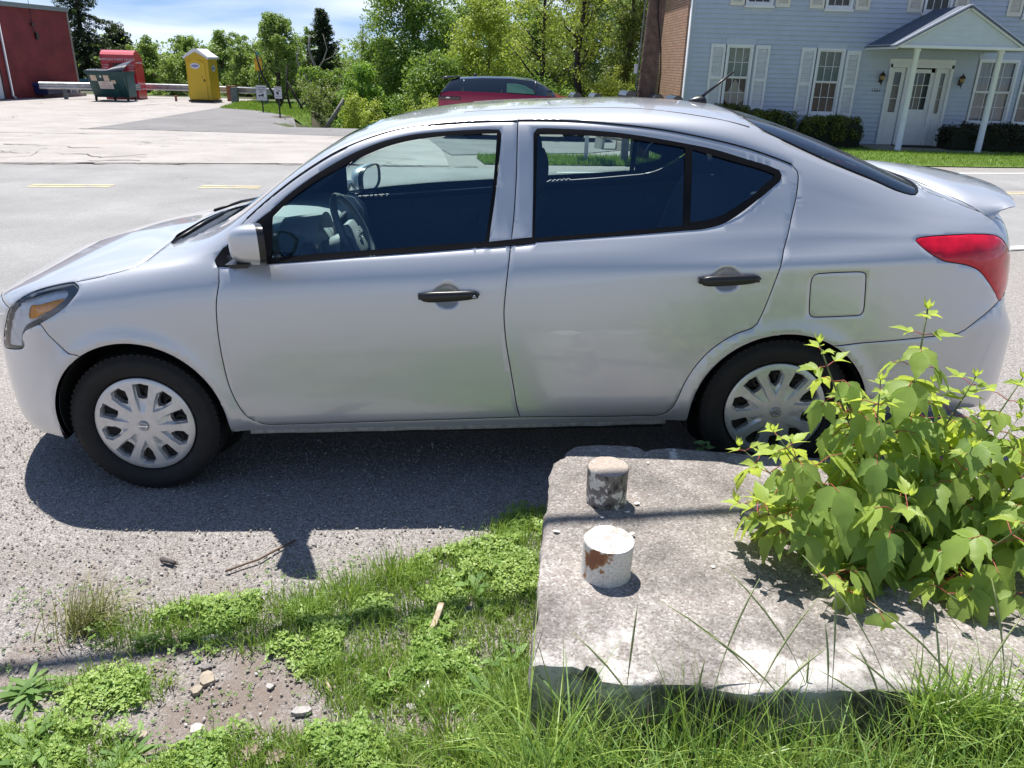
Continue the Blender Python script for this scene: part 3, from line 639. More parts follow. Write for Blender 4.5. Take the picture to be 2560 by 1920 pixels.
# ---- mirrors ----
def mirror(sd):
    yc,zc0=.962,1.080 if sd<0 else 1.040;ox=0 if sd<0 else .075;sg=lambda q,p_:abs(q)**p_*math.copysign(1,q)
    sh=lambda y,t:.42*(y-yc)*t
    r=MB();secs=[]
    for t in np.linspace(0,1,14):
        k=.50+.50*(1-(1-t)**2.4)**.5 if t>0 else .30
        hw=.095*k;hz=.073*k;zc=zc0-.004*(1-t)
        secs.append([(ox+.532+.086*t+sh(yc+hw*sg(math.cos(u),.6),t),sd*(yc-.01*(1-t)+hw*sg(math.cos(u),.6)),zc+hz*sg(math.sin(u),.65)+.020*math.cos(u)*k) for u in np.linspace(0,2*math.pi,33)[:-1]])
    r.loft(secs);m=r.build('mirror',paint,CAR,autosmooth=60)
    b=MB();s2=[]
    for t,sc in((0,.995),(.012,1.0),(.024,.98),(.024,.90),(.016,.88)):
        s2.append([(ox+.618+t+sh(yc+.095*sc*sg(math.cos(u),.6),1),sd*(yc+.095*sc*sg(math.cos(u),.6)),zc0+.073*sc*sg(math.sin(u),.65)+.020*math.cos(u)) for u in np.linspace(0,2*math.pi,33)[:-1]])
    b.loft(s2,cap=False)
    b.loft([[(.52,sd*.90,1.025),(.600,sd*.90,1.025),(.600,sd*.90,1.000),(.52,sd*.90,1.000)],[(.44,sd*.785,1.00),(.60,sd*.785,1.00),(.60,sd*.785,.962),(.44,sd*.785,.962)]])
    b.loft([[(.52,sd*1.03,1.022),(.61,sd*1.03,1.022),(.60,sd*1.03,1.008),(.54,sd*1.03,1.008)],[(.52,sd*.88,1.022),(.60,sd*.88,1.022),(.60,sd*.88,.995),(.54,sd*.88,.995)]])
    b.build('mirror_base',black,m,autosmooth=50)
    q=MB();q.add([(ox+.634+sh(yc+.085*sg(math.cos(u),.6),1),sd*(yc+.085*sg(math.cos(u),.6)),zc0+.064*sg(math.sin(u),.65)+.018*math.cos(u)) for u in np.linspace(0,2*math.pi,33)[:-1]],[tuple(range(32))]);q.build('mirror_glass',mirror_m,m)
mirror(-1);mirror(1)
# ---- wheels ----
def make_wheel():
    w=MB()   # axis along y; outside face towards -y
    prof=[(.205,-.060),(.212,-.075),(.225,-.088),(.250,-.093),(.272,-.091),(.286,-.085),(.292,-.079),(.297,-.077),(.3045,-.071),(.3080,-.055)]
    for a in(-.035,-.012,.012,.035): prof+=[(.3085,a-.006),(.3025,a-.0045),(.3025,a+.0045),(.3085,a+.006)]
    prof+=[(.308,.055),(.3045,.071),(.292,.085),(.26,.093),(.22,.085),(.205,.06)]
    w.lathe(prof,96,'y')
    # shoulder sipes as shallow blocks
    for k in range(72):
        u=2*math.pi*k/72; w.box((.3035*math.cos(u),-.066,.3035*math.sin(u)),(.006,.018,.012),Ry(-u))
    t=w.build('wheel',tyre_m,CAR)
    r=MB();r.lathe([(.0,-.02),(.06,-.022),(.085,-.035),(.12,-.03),(.15,-.045),(.178,-.055),(.186,-.075),(.199,-.078),(.204,-.062),(.204,.05),(.17,.05)],64,'y')
    for k in range(4):
        u=2*math.pi*k/4+.6; r.lathe([(0,-.05),(.010,-.05),(.011,-.03)],8,'y',(.05*math.cos(u),0,.05*math.sin(u)))
    for k in range(10):
        u=2*math.pi*(k+.25)/10; r.lathe([(.012,-.052),(.022,-.056),(.026,-.045)],14,'y',(.14*math.cos(u),0,.14*math.sin(u)))
    r.build('rim',steel,t)
    # cover: polar sheet with ten openings
    HA=[];HB=[]
    def pol(r_,a): return (r_*math.cos(a),r_*math.sin(a))
    for k in range(5):
        a=math.pi/2+k*2*math.pi/5
        HA.append([pol(.118,a-.13),pol(.125,a-.155),pol(.176,a-.160),pol(.180,a),pol(.176,a+.160),pol(.125,a+.155),pol(.118,a+.13),pol(.114,a)])
        a+=math.pi/5
        HB.append([pol(.108,a-.03),pol(.128,a-.145),pol(.160,a-.175),pol(.177,a-.09),pol(.177,a+.09),pol(.160,a+.175),pol(.128,a+.145),pol(.108,a+.03)])
    P_=[];E_=[]
    def ad(pl):
        n0=len(P_);P_.extend(pl);E_.extend([(n0+i,n0+(i+1)%len(pl)) for i in range(len(pl))])
    for h in HA+HB: ad(h)
    for r_,n in((.205,96),(.198,96),(.188,80)): ad([pol(r_,2*math.pi*k/n) for k in range(n)])
    T_=[]  # trough outlines: type A run to the centre
    for k in range(5):
        a=math.pi/2+k*2*math.pi/5; T_.append([pol(.055,a-.16),pol(.118,a-.215),pol(.182,a-.185),pol(.186,a),pol(.182,a+.185),pol(.118,a+.215),pol(.055,a+.16)])
        a+=math.pi/5; T_.append([pol(.068,a-.0),pol(.120,a-.20),pol(.160,a-.225),pol(.183,a-.12),pol(.183,a+.12),pol(.160,a+.225),pol(.120,a+.20)])
    for t_ in T_: ad(t_)
    g_=[(0.,0.)]
    for r_ in np.arange(.012,.186,.009):
        n=max(8,int(2*math.pi*r_/.011)); g_+=[pol(r_,2*math.pi*k/n+r_*37) for k in range(n)]
    g_=[q for q in g_ if min(math.hypot(q[0]-a[0],q[1]-a[1]) for a in P_)>.0035]
    vo,eo,fo,_,_,_=geometry.delaunay_2d_cdt([Vector(q) for q in P_+g_],E_,[],0,1e-6)
    X_=np.array([q.x for q in vo]);Y_=np.array([q.y for q in vo]);Fz=np.array([tuple(q) for q in fo if len(q)==3]);c1=X_[Fz].mean(1);c2=Y_[Fz].mean(1)
    hm=np.zeros(len(Fz),bool)
    for h in HA+HB: hm|=inpoly(h,c1,c2)
    rr=np.hypot(X_,Y_); th=np.arctan2(Y_,X_)
    dep=-.082-.010*(1-(rr/.205)**2)*1.0
    dep+=np.where(rr>.190,.004*((rr-.190)/.015)**2,0)
    tr=np.zeros(len(X_))
    for t_ in T_: 
        c_=np.mean(t_,axis=0); sh=[(c_[0]+(q[0]-c_[0])*.93,c_[1]+(q[1]-c_[1])*.93) for q in t_]; tr=np.maximum(tr,inpoly(sh,X_,Y_)*1.0)
    dep+=tr*np.clip((rr-.05)/.05,.15,1)*.014
    keepf=~hm&(np.hypot(c1,c2)<.2049)
    V=[(a,d,b) for a,b,d in zip(X_,Y_,dep)];Fk=[tuple(q) for q in Fz[keepf]]
    c=MB();c.add(V,Fk,False)
    for h in HA+HB:   # inner walls of the openings
        n=len(h); b=[(q[0],-.070,q[1]) for q in h]+[(q[0]*.995,-.045,q[1]*.995) for q in h]; c.add(b,[(i,(i+1)%n,n+(i+1)%n,n+i) for i in range(n)])
    c.lathe([(.2045,-.078),(.2055,-.070),(.2,-.055)],64,'y')
    c.build('wheel_cover',capm,t,autosmooth=38)
    e=MB();e.lathe([(0,-.0965),(.0205,-.0965),(.0225,-.0945),(.0225,-.088)],32,'y');e.build('centre_cap',mat('cap_grey',(.33,.33,.34),.35,metal=.6),t,autosmooth=40)
    e=MB();e.tube([(.0155*math.cos(u),-.0975,.0155*math.sin(u)) for u in np.linspace(0,2*math.pi,33)],.0017,6,cap=False);e.box((0,-.0985,0),(.042,.003,.0065),bev=.001);e.build('emblem',chrome,t)
    return t
w0=make_wheel(); spots=[(0,-.735,.308,.10),(2.6,-.735,.308,.55),(0,.735,.308,1.1),(2.6,.735,.308,2.0)]
for i,(x,y,z,r_) in enumerate(spots):
    w_=w0 if i==0 else copy_tree(w0,CAR)
    w_.location=(x,y,z); w_.rotation_euler=(0,0,0) if y<0 else (0,0,math.pi)
    w_.rotation_mode='XYZ'; w_.rotation_euler=(0,r_ if i else .10,0 if y<0 else math.pi)
# ---- cabin ----
g=MB();secs=[]
for t in np.linspace(-1,1,25):
    y=.70*t; hump=.045*math.exp(-((y+.36)/.17)**2); k=1-.25*abs(t)**4
    secs.append([(.30,y,.80),(.28,y,.985),(.40,y,1.005),(.55,y,1.0+hump*.9),(.66+.01*k,y,.985+hump),(.72,y,.93),(.73,y,.80),(.66,y,.60),(.4,y,.6)])
g.loft(secs,closed=False,cap=False);db=g.build('dashboard',cabgrey,CAR,autosmooth=60)
g=MB();secs=[]
for t in np.linspace(0,1,8):
    x=.56+.17*t; r=.125*(.75+.25*t); secs.append([(x,-.36+r*1.25*math.cos(u),.985+.095*math.sin(u)*(0.8+.2*t)) for u in np.linspace(0,math.pi,15)])
g.loft(secs,closed=False,cap=False);g.build('instrument_hood',cabgrey,db,autosmooth=60)
g=MB();g.lathe([(.0,.0),(.062,.0),(.072,-.01),(.072,-.05)],28,'x',(.74,-.60,.93));g.build('air_vent',mat('vent_grey',(.2,.21,.22),.35,metal=.3),db)
g=MB();g.box((.725,-.03,.93),(.02,.26,.15),bev=.01);g.build('centre_panel',mat('centre_panel',(.16,.17,.18),.35),db)
st=empty('steering_wheel',parent=CAR); Ms=Ry(rad(-24))
g=MB();cst=Vector((.86,-.36,.975));
ring=[cst+Ms@Vector((0,.185*math.cos(u),.185*math.sin(u))) for u in np.linspace(0,2*math.pi,49)]
g.tube(ring,.0155,10,cap=False);g.build('steering_rim',mat('wheel_leather',(.18,.21,.23),.45),st)
g=MB();g.box(cst+Ms@Vector((-.012,0,-.005)),(.05,.17,.15),Ms,bev=.03)
for a in(.05,math.pi-.05,-1.1,math.pi+1.1): g.box(cst+Ms@Vector((-.01,.12*math.cos(a),.12*math.sin(a))),(.018,.10 if abs(math.sin(a))<.5 else .03,.028 if abs(math.sin(a))<.5 else .10),Ms)
g.build('airbag_hub',mat('hub_grey',(.42,.46,.48),.45),st,autosmooth=50)
g=MB();g.tube([cst+Ms@Vector((.020,.018*math.cos(u),.018*math.sin(u))) for u in np.linspace(0,2*math.pi,25)],.002,5,cap=False);g.box(cst+Ms@Vector((.021,0,0)),(.003,.05,.008),Ms);g.build('hub_emblem',chrome,st)
g=MB();g.tube([cst+Vector((-.02,0,-.01)),(.70,-.36,.90)],.045,10);g.tube([cst+Vector((-.06,-.02,-.01)),cst+Vector((-.05,-.16,-.03))],.009,6);g.build('steering_column',cabgrey,st)
def seat(x,y,rear=False):
    s=empty('seat',(x,y,0),parent=CAR); W_=.25 if not rear else .62
    g=MB();g.box((-.02,0,.50),(.52,W_*2,.16),bev=.05);g.build('cushion',seatm,s,autosmooth=50)
    g=MB();secs=[]
    for t in np.linspace(0,1,10):
        z=.50+.62*t; xx=.22+.20*t+ (.0 if t<.9 else .01); w_=W_*(1-.22*t**3); th=.075-.02*t
        secs.append([(xx+th*(abs(math.cos(u))**.7)*math.copysign(1,math.cos(u)),w_*(abs(math.sin(u))**.6)*math.copysign(1,math.sin(u)),z) for u in np.linspace(0,2*math.pi,21)[:-1]])
    g.loft(secs);g.build('backrest',seatm,s,autosmooth=60)
    for yy in((0,) if not rear else (-.36,.36)):
        g=MB();secs=[]
        for t in np.linspace(0,1,8):
            z=1.145+.175*t if not rear else 1.10+.12*t; k=math.sin(math.pi*(.12+.80*t))**.45; xx=.43+.02*t
            secs.append([(xx+.055*k*(abs(math.cos(u))**.8)*math.copysign(1,math.cos(u)),yy+.135*k*(abs(math.sin(u))**.7)*math.copysign(1,math.sin(u)),z) for u in np.linspace(0,2*math.pi,21)[:-1]])
        g.loft(secs)
        for q in(-.06,.06): g.tube([(.42,yy+q,1.08),(.44,yy+q,1.18)],.006,6)
        g.build('headrest',seatm,s,autosmooth=60)
seat(1.20,-.36);seat(1.20,.36);seat(2.05,0,True)
g=MB();g.box((2.72,0,.97),(.55,1.2,.03));g.build('parcel_shelf',seatm,CAR)
g=MB();g.box((.86,.0,1.335),(.02,.22,.06),bev=.01);g.build('rear_view_mirror',black,CAR)
g=MB();g.box((1.3,0,.33),(2.3,1.46,.02));g.box((2.9,0,.50),(1.25,1.34,.02));g.build('cabin_floor',seatm,CAR)
g=MB();g.box((-.12,0,.60),(.6,1.0,.22),bev=.05);g.build('engine_cover',under,CAR)
# =====================================================================
#  GROUND, ROAD, LOT
# =====================================================================
def fastmesh(name,V,Fc,m,parent=None,var=None,uv=None,smooth=False):
    """V (n,3), Fc (k,4) or (k,3) int arrays"""
    me=bpy.data.meshes.new(name); n=len(V);k,q=Fc.shape
    me.vertices.add(n);me.vertices.foreach_set('co',np.asarray(V,np.float32).ravel())
    me.loops.add(k*q);me.loops.foreach_set('vertex_index',Fc.astype(np.int32).ravel())
    me.polygons.add(k);me.polygons.foreach_set('loop_start',np.arange(0,k*q,q,dtype=np.int32))
    try: me.polygons.foreach_set('loop_total',np.full(k,q,np.int32))
    except Exception: pass
    me.materials.append(m)
    me.polygons.foreach_set('use_smooth',np.full(k,smooth))
    if var is not None:
        at=me.attributes.new('var','FLOAT','POINT');at.data.foreach_set('value',np.asarray(var,np.float32))
    if uv is not None:
        u=me.uv_layers.new(name='uv');u.data.foreach_set('uv',np.asarray(uv,np.float32)[Fc.ravel()].ravel())
    me.update(calc_edges=True);me.validate(); o=bpy.data.objects.new(name,me);return link(o,parent)
def sheet(name,poly,step,off,m,fn=None,kind='structure'):
    x0,y0=np.min(poly,0);x1,y1=np.max(poly,0)
    P_=[];E_=[]
    n=len(poly)
    for i in range(n):
        a,b=poly[i],poly[(i+1)%n];k=max(1,int(math.hypot(a[0]-b[0],a[1]-b[1])/step));P_+=[(a[0]+(b[0]-a[0])*j/k,a[1]+(b[1]-a[1])*j/k) for j in range(k)]
    E_=[(i,(i+1)%len(P_)) for i in range(len(P_))]
    gx_,gy_=np.meshgrid(np.arange(x0+step*.5,x1,step),np.arange(y0+step*.5,y1,step));gx_=gx_.ravel();gy_=gy_.ravel();k=inpoly(poly,gx_,gy_)
    pa=np.array(P_);gx_,gy_=gx_[k],gy_[k]
    kk=np.array([np.min(np.abs(pa-[a,b]).max(1))>step*.3 for a,b in zip(gx_,gy_)]) if len(gx_) else np.zeros(0,bool)
    vo,eo,fo,_,_,_=geometry.delaunay_2d_cdt([Vector(q) for q in P_]+[Vector((float(a),float(b))) for a,b in zip(gx_[kk],gy_[kk])],E_,[],1,1e-6)
    X_=np.array([q.x for q in vo]);Y_=np.array([q.y for q in vo]);F_=[tuple(q) for q in fo]
    Z_=T(X_,Y_)+off
    if fn is not None: Z_=Z_+fn(X_,Y_)
    o=mesh(name,np.stack([X_,Y_,Z_],1),F_,m,None,smooth=True)
    for pl in o.data.polygons[:1]:
        if pl.normal.z<0: o.data.flip_normals()
    return tag(o,kind=kind)
def ground_mat(name,cols,cell=70,fine=260,rough=.9,bump=.3,dist=.006,patch=None,streak=None,spots=None,dark=None):
    """mottled mineral surface: voronoi stones + noise; cols = list of colours"""
    m,nt,p=_new(name);p.inputs['Roughness'].default_value=rough;p.inputs['Specular IOR Level'].default_value=.25;l=nt.links.new
    tc=N(nt,'ShaderNodeTexCoord')
    v=N(nt,'ShaderNodeTexVoronoi');v.inputs['Scale'].default_value=cell;l(tc.outputs['Object'],v.inputs[0])
    r=N(nt,'ShaderNodeValToRGB');e=r.color_ramp.elements
    while len(e)<len(cols): e.new(.5)
    for i,c in enumerate(cols): e[i].position=i/(len(cols)-1)*.9+.05;e[i].color=tuple(c)+(1,)
    s=N(nt,'ShaderNodeSeparateColor');l(v.outputs['Color'],s.inputs[0]);l(s.outputs[0],r.inputs[0])
    n=N(nt,'ShaderNodeTexNoise');n.inputs['Scale'].default_value=fine;n.inputs['Detail'].default_value=3;l(tc.outputs['Object'],n.inputs[0])
    mr=N(nt,'ShaderNodeMapRange');mr.inputs[1].default_value=.3;mr.inputs[2].default_value=.7;mr.inputs[3].default_value=.72;mr.inputs[4].default_value=1.22;l(n.outputs[0],mr.inputs[0])
    mu=N(nt,'ShaderNodeVectorMath',operation='SCALE');l(r.outputs[0],mu.inputs[0]);l(mr.outputs[0],mu.inputs['Scale'])
    col=mu.outputs[0]
    lg=N(nt,'ShaderNodeTexNoise');lg.inputs['Scale'].default_value=.9;lg.inputs['Detail'].default_value=8;lg.inputs['Roughness'].default_value=.6;l(tc.outputs['Object'],lg.inputs[0])
    m2=N(nt,'ShaderNodeMapRange');m2.inputs[1].default_value=.3;m2.inputs[2].default_value=.7;m2.inputs[3].default_value=.84;m2.inputs[4].default_value=1.12;l(lg.outputs[0],m2.inputs[0])
    mu2=N(nt,'ShaderNodeVectorMath',operation='SCALE');l(col,mu2.inputs[0]);l(m2.outputs[0],mu2.inputs['Scale']);col=mu2.outputs[0]
    if patch:   # (scale, threshold, softness, colour)
        pn=N(nt,'ShaderNodeTexNoise');pn.inputs['Scale'].default_value=patch[0];pn.inputs['Detail'].default_value=10;pn.inputs['Roughness'].default_value=.68;l(tc.outputs['Object'],pn.inputs[0])
        pr=N(nt,'ShaderNodeMapRange');pr.inputs[1].default_value=patch[1];pr.inputs[2].default_value=patch[1]+patch[2];l(pn.outputs[0],pr.inputs[0])
        mxx=N(nt,'ShaderNodeMixRGB');mxx.inputs[2].default_value=tuple(patch[3])+(1,);l(pr.outputs[0],mxx.inputs[0]);l(col,mxx.inputs[1]);col=mxx.outputs[0]
    if dark:    # cracks: (scale, width, colour)
        w=N(nt,'ShaderNodeTexVoronoi',feature='DISTANCE_TO_EDGE');w.inputs['Scale'].default_value=dark[0]
        dn=N(nt,'ShaderNodeTexNoise');dn.inputs['Scale'].default_value=2.5;dn.inputs['Detail'].default_value=6;l(tc.outputs['Object'],dn.inputs[0])
        va=N(nt,'ShaderNodeVectorMath',operation='SCALE');va.inputs['Scale'].default_value=.9;l(dn.outputs['Color'],va.inputs[0])
        vb=N(nt,'ShaderNodeVectorMath',operation='ADD');l(tc.outputs['Object'],vb.inputs[0]);l(va.outputs[0],vb.inputs[1]);l(vb.outputs[0],w.inputs[0])
        cr_=N(nt,'ShaderNodeMapRange');cr_.inputs[1].default_value=0;cr_.inputs[2].default_value=dark[1];cr_.inputs[3].default_value=dark[3] if len(dark)>3 else .8;cr_.inputs[4].default_value=0;l(w.outputs[0],cr_.inputs[0])
        gate=N(nt,'ShaderNodeTexNoise');gate.inputs['Scale'].default_value=.35;l(tc.outputs['Object'],gate.inputs[0])
        gr=N(nt,'ShaderNodeMapRange');gr.inputs[1].default_value=.5;gr.inputs[2].default_value=.56;l(gate.outputs[0],gr.inputs[0])
        gm=N(nt,'ShaderNodeMath',operation='MULTIPLY');l(cr_.outputs[0],gm.inputs[0]);l(gr.outputs[0],gm.inputs[1])
        mxx=N(nt,'ShaderNodeMixRGB');mxx.inputs[2].default_value=tuple(dark[2])+(1,);l(gm.outputs[0],mxx.inputs[0]);l(col,mxx.inputs[1]);col=mxx.outputs[0]
    l(col,p.inputs['Base Color'])
    ad=N(nt,'ShaderNodeMath',operation='SUBTRACT');l(n.outputs[0],ad.inputs[0]);l(v.outputs['Distance'],ad.inputs[1])
    b=N(nt,'ShaderNodeBump');b.inputs['Strength'].default_value=bump;b.inputs['Distance'].default_value=dist;l(ad.outputs[0],b.inputs['Height']);l(b.outputs[0],p.inputs['Normal'])
    MATS[name]=m;return m
gravel=ground_mat('gravel',[(.18,.165,.155),(.33,.305,.285),(.42,.395,.375),(.28,.25,.23),(.52,.495,.47)],95,420,bump=.9,dist=.010,patch=(1.3,.60,.10,(.125,.095,.075)))
asphalt=ground_mat('asphalt_road',[(.245,.242,.24),(.285,.281,.278),(.325,.321,.318)],120,600,bump=.25,dist=.004,dark=(.12,.004,(.12,.115,.11),.5))
concrete_lot=ground_mat('concrete_lot',[(.33,.308,.29),(.37,.345,.33),(.40,.375,.36)],60,300,bump=.15,dist=.004,patch=(.5,.60,.12,(.40,.33,.27)),dark=(.33,.010,(.10,.09,.085),.85))
asphalt2=ground_mat('driveway_asphalt',[(.17,.166,.166),(.21,.205,.205),(.245,.24,.24)],80,400,bump=.3,dist=.005,dark=(.2,.008,(.11,.105,.10)))
dirt=ground_mat('dirt',[(.10,.075,.055),(.145,.11,.085),(.19,.15,.12)],130,380,bump=.7,dist=.008)
# terrain sheet out to the horizon
def _ax(a,b,dense0,dense1,d0,d1):
    o=[dense0];
    while o[-1]<dense1:o.append(o[-1]+d0)
    hi=[o[-1]]; s=d0
    while hi[-1]<b: s=min(s*1.25,d1);hi.append(hi[-1]+s)
    lo=[dense0];s=d0
    while lo[-1]>a: s=min(s*1.25,d1);lo.append(lo[-1]-s)
    return np.array(lo[:0:-1]+o+hi[1:])
tx=_ax(-900,900,-14,16,.5,60);ty=_ax(-60,1500,0,44,.5,60)
TX,TY=np.meshgrid(tx,ty,indexing='ij');TZ=T(TX,TY)-.006
nn=len(ty);idx=np.arange(len(tx)*nn).reshape(len(tx),nn)
Fq=np.stack([idx[:-1,:-1],idx[1:,:-1],idx[1:,1:],idx[:-1,1:]],-1).reshape(-1,4)
# ground colour: gravel close by, rough green-brown land beyond the lots
m,nt,p=_new('ground_mix');l=nt.links.new
p.inputs['Roughness'].default_value=.95
gnode=N(nt,'ShaderNodeNewGeometry');sx=N(nt,'ShaderNodeSeparateXYZ');l(gnode.outputs['Position'],sx.inputs[0])
MATS['ground_mix']=m
v=N(nt,'ShaderNodeTexVoronoi');v.inputs['Scale'].default_value=175;l(gnode.outputs['Position'],v.inputs[0])
r=N(nt,'ShaderNodeValToRGB');e=r.color_ramp.elements;e[0].position=.08;e[0].color=(.17,.157,.147,1);e[1].position=.92;e[1].color=(.41,.385,.365,1);q=e.new(.5);q.color=(.27,.25,.235,1)
s_=N(nt,'ShaderNodeSeparateColor');l(v.outputs['Color'],s_.inputs[0]);l(s_.outputs[0],r.inputs[0])
n1=N(nt,'ShaderNodeTexNoise');n1.inputs['Scale'].default_value=2.1;n1.inputs['Detail'].default_value=10;n1.inputs['Roughness'].default_value=.7;l(gnode.outputs['Position'],n1.inputs[0])
pr=N(nt,'ShaderNodeMapRange');pr.inputs[1].default_value=.42;pr.inputs[2].default_value=.58;l(n1.outputs[0],pr.inputs[0])
yr=N(nt,'ShaderNodeMapRange');yr.inputs[1].default_value=2.7;yr.inputs[2].default_value=2.0;yr.inputs[3].default_value=.0;yr.inputs[4].default_value=.9;l(sx.outputs[1],yr.inputs[0])
ml=N(nt,'ShaderNodeMath',operation='MULTIPLY');l(pr.outputs[0],ml.inputs[0]);l(yr.outputs[0],ml.inputs[1])
m1=N(nt,'ShaderNodeMixRGB');m1.inputs[2].default_value=(.19,.15,.125,1);l(ml.outputs[0],m1.inputs[0]);l(r.outputs[0],m1.inputs[1])
n2=N(nt,'ShaderNodeTexNoise');n2.inputs['Scale'].default_value=420;n2.inputs['Detail'].default_value=3;l(gnode.outputs['Position'],n2.inputs[0])
mr=N(nt,'ShaderNodeMapRange');mr.inputs[1].default_value=.3;mr.inputs[2].default_value=.7;mr.inputs[3].default_value=.65;mr.inputs[4].default_value=1.3;l(n2.outputs[0],mr.inputs[0])
mu=N(nt,'ShaderNodeVectorMath',operation='SCALE');l(m1.outputs[0],mu.inputs[0]);l(mr.outputs[0],mu.inputs['Scale'])
far=N(nt,'ShaderNodeTexNoise');far.inputs['Scale'].default_value=.6;far.inputs['Detail'].default_value=8;l(gnode.outputs['Position'],far.inputs[0])
fr_=N(nt,'ShaderNodeValToRGB');fr_.color_ramp.elements[0].position=.35;fr_.color_ramp.elements[1].position=.65;fr_.color_ramp.elements[0].color=(.07,.055,.035,1);fr_.color_ramp.elements[1].color=(.07,.12,.03,1);l(far.outputs[0],fr_.inputs[0])
fy=N(nt,'ShaderNodeMapRange');fy.inputs[1].default_value=24.5;fy.inputs[2].default_value=26;l(sx.outputs[1],fy.inputs[0])
m3=N(nt,'ShaderNodeMixRGB');l(fy.outputs[0],m3.inputs[0]);l(mu.outputs[0],m3.inputs[1]);l(fr_.outputs[0],m3.inputs[2])
# unseen ground behind the viewpoint, pale colour chosen for reflections in the car
fb_=N(nt,'ShaderNodeMixRGB');fb_.inputs[0].default_value=.96;fb_.inputs[2].default_value=(.27,.255,.235,1);l(fr_.outputs[0],fb_.inputs[1])
fb=N(nt,'ShaderNodeMapRange');fb.inputs[1].default_value=.6;fb.inputs[2].default_value=-.4;l(sx.outputs[1],fb.inputs[0])
m4=N(nt,'ShaderNodeMixRGB');l(fb.outputs[0],m4.inputs[0]);l(m3.outputs[0],m4.inputs[1]);l(fb_.outputs[0],m4.inputs[2]);l(m4.outputs[0],p.inputs['Base Color'])
ad=N(nt,'ShaderNodeMath',operation='SUBTRACT');l(n2.outputs[0],ad.inputs[0]);l(v.outputs['Distance'],ad.inputs[1])
b=N(nt,'ShaderNodeBump');b.inputs['Strength'].default_value=.45;b.inputs['Distance'].default_value=.006;l(ad.outputs[0],b.inputs['Height']);l(b.outputs[0],p.inputs['Normal'])
gr=fastmesh('ground',np.stack([TX.ravel(),TY.ravel(),TZ.ravel()],1),Fq,m,smooth=True);tag(gr,kind='structure')
NEARL=[(-60,-14.5),(-20,-1.1),(-3.5,5.06),(1.0,6.75),(5.4,8.4),(14,11.2),(60,22)]
FARL=[(-60,3.5),(-20,10.6),(-8.2,12.8),(-5.9,13.3),(-3.6,13.72),(.6,14.05),(5,14.8),(9.5,15.75),(20,18.0),(60,27)]
sheet('road',NEARL+FARL[::-1],1.0,.004,asphalt)
whitep=ground_mat('road_paint_white',[(.68,.68,.66),(.74,.74,.72),(.80,.80,.78)],90,400,bump=.2,dist=.002,patch=(9,.60,.05,(.40,.39,.38)))
yellowp=ground_mat('road_paint_yellow',[(.50,.43,.27),(.53,.46,.29),(.56,.49,.32)],90,400,bump=.2,dist=.002,patch=(5,.54,.05,(.36,.35,.33)))
def strip(name,line,o0,o1,mt,off=.008):
    L_=[];R_=[];n=len(line)
    for i in range(n):
        a=line[max(i-1,0)];b=line[min(i+1,n-1)];t=Vector((b[0]-a[0],b[1]-a[1])).normalized();nv=Vector((-t.y,t.x))
        L_.append((line[i][0]+nv.x*o1,line[i][1]+nv.y*o1));R_.append((line[i][0]+nv.x*o0,line[i][1]+nv.y*o0))
    return sheet(name,R_+L_[::-1],1.0,off,mt)
strip('edge_line',NEARL,.03,.15,whitep);strip('edge_line',FARL[5:],-.42,-.30,whitep)
YL=[(-9.5,10.25),(-6.5,10.88),(-4.35,11.16),(-1.85,11.40),(-.4,11.56),(3.5,12.1),(7.7,12.66),(14,13.9),(60,23.5)]
def seg(line,x0,x1):
    xs_=[q[0] for q in line];ys_=[q[1] for q in line];n=max(2,int((x1-x0)/.8));return [(float(x),float(np.interp(x,xs_,ys_))) for x in np.linspace(x0,x1,n)]
for a,b_ in((-12,-9.6),(-6.6,-5.55),(-4.4,-3.6),(-2.3,14),(14.6,50)):
    for o in(-.13,.03): strip('centre_line',seg(YL,a,b_),o,o+.10,yellowp)
# worn joint along the lot side of the road
crackm=mat('crack_dark',(.07,.062,.055),.95,noise=(20,.4))
def crack(pts,w,seed=0,name='pavement_crack'):
    P_=[];n=len(pts);
    for (a,b) in zip(pts[:-1],pts[1:]):
        k=max(2,int(math.hypot(a[0]-b[0],a[1]-b[1])/.09));P_+=[(a[0]+(b[0]-a[0])*j/k,a[1]+(b[1]-a[1])*j/k) for j in range(k)]
    V=[];Fc=[]
    for i,(x,y) in enumerate(P_):
        j=(vnoise(x*3.1,seed,5)-.5)*.30+(vnoise(x*13,seed,9)-.5)*.08; ww=w*max(.1,vnoise(x*2.3,seed+4,2)*1.8-.35)
        V+=[(x,y+j-ww,float(T(x,y+j))+.0125),(x,y+j+ww,float(T(x,y+j))+.0125)]
    for i in range(len(P_)-1): Fc.append((2*i,2*i+2,2*i+3,2*i+1))
    return tag(mesh(name,V,Fc,crackm),kind='structure')
sheet('parking_lot',[(-60,4.0),(-20,10.9),(-8.2,13.1),(-5.9,13.6),(-3.6,14.0),(-1.2,14.2),(-1.6,17.2),(-2.4,22.0),(-4.8,22.4),(-8.5,22.8),(-10.4,23.0),(-11.9,22.4),(-12.1,24.7),(-12.2,28.4),(-12.9,35.7),(-13.4,38.6),(-14.0,44),(-22.9,44.5),(-26,32),(-60,30)],1.2,.004,concrete_lot)
sheet('driveway',[(-1.3,16.0),(-1.6,17.2),(-2.4,22.0),(-4.8,22.4),(-8.5,22.8),(-10.4,23.0),(-11.9,22.4),(-12.1,24.7),(-12.2,28.4),(-12.9,35.7),(-10.9,34.3),(-8.3,30.6),(-7.2,27.2),(-5.8,25.9),(-1,25.7),(3.0,25.6),(3.0,20.0),(1.5,17.4)],1.0,.008,asphalt2)
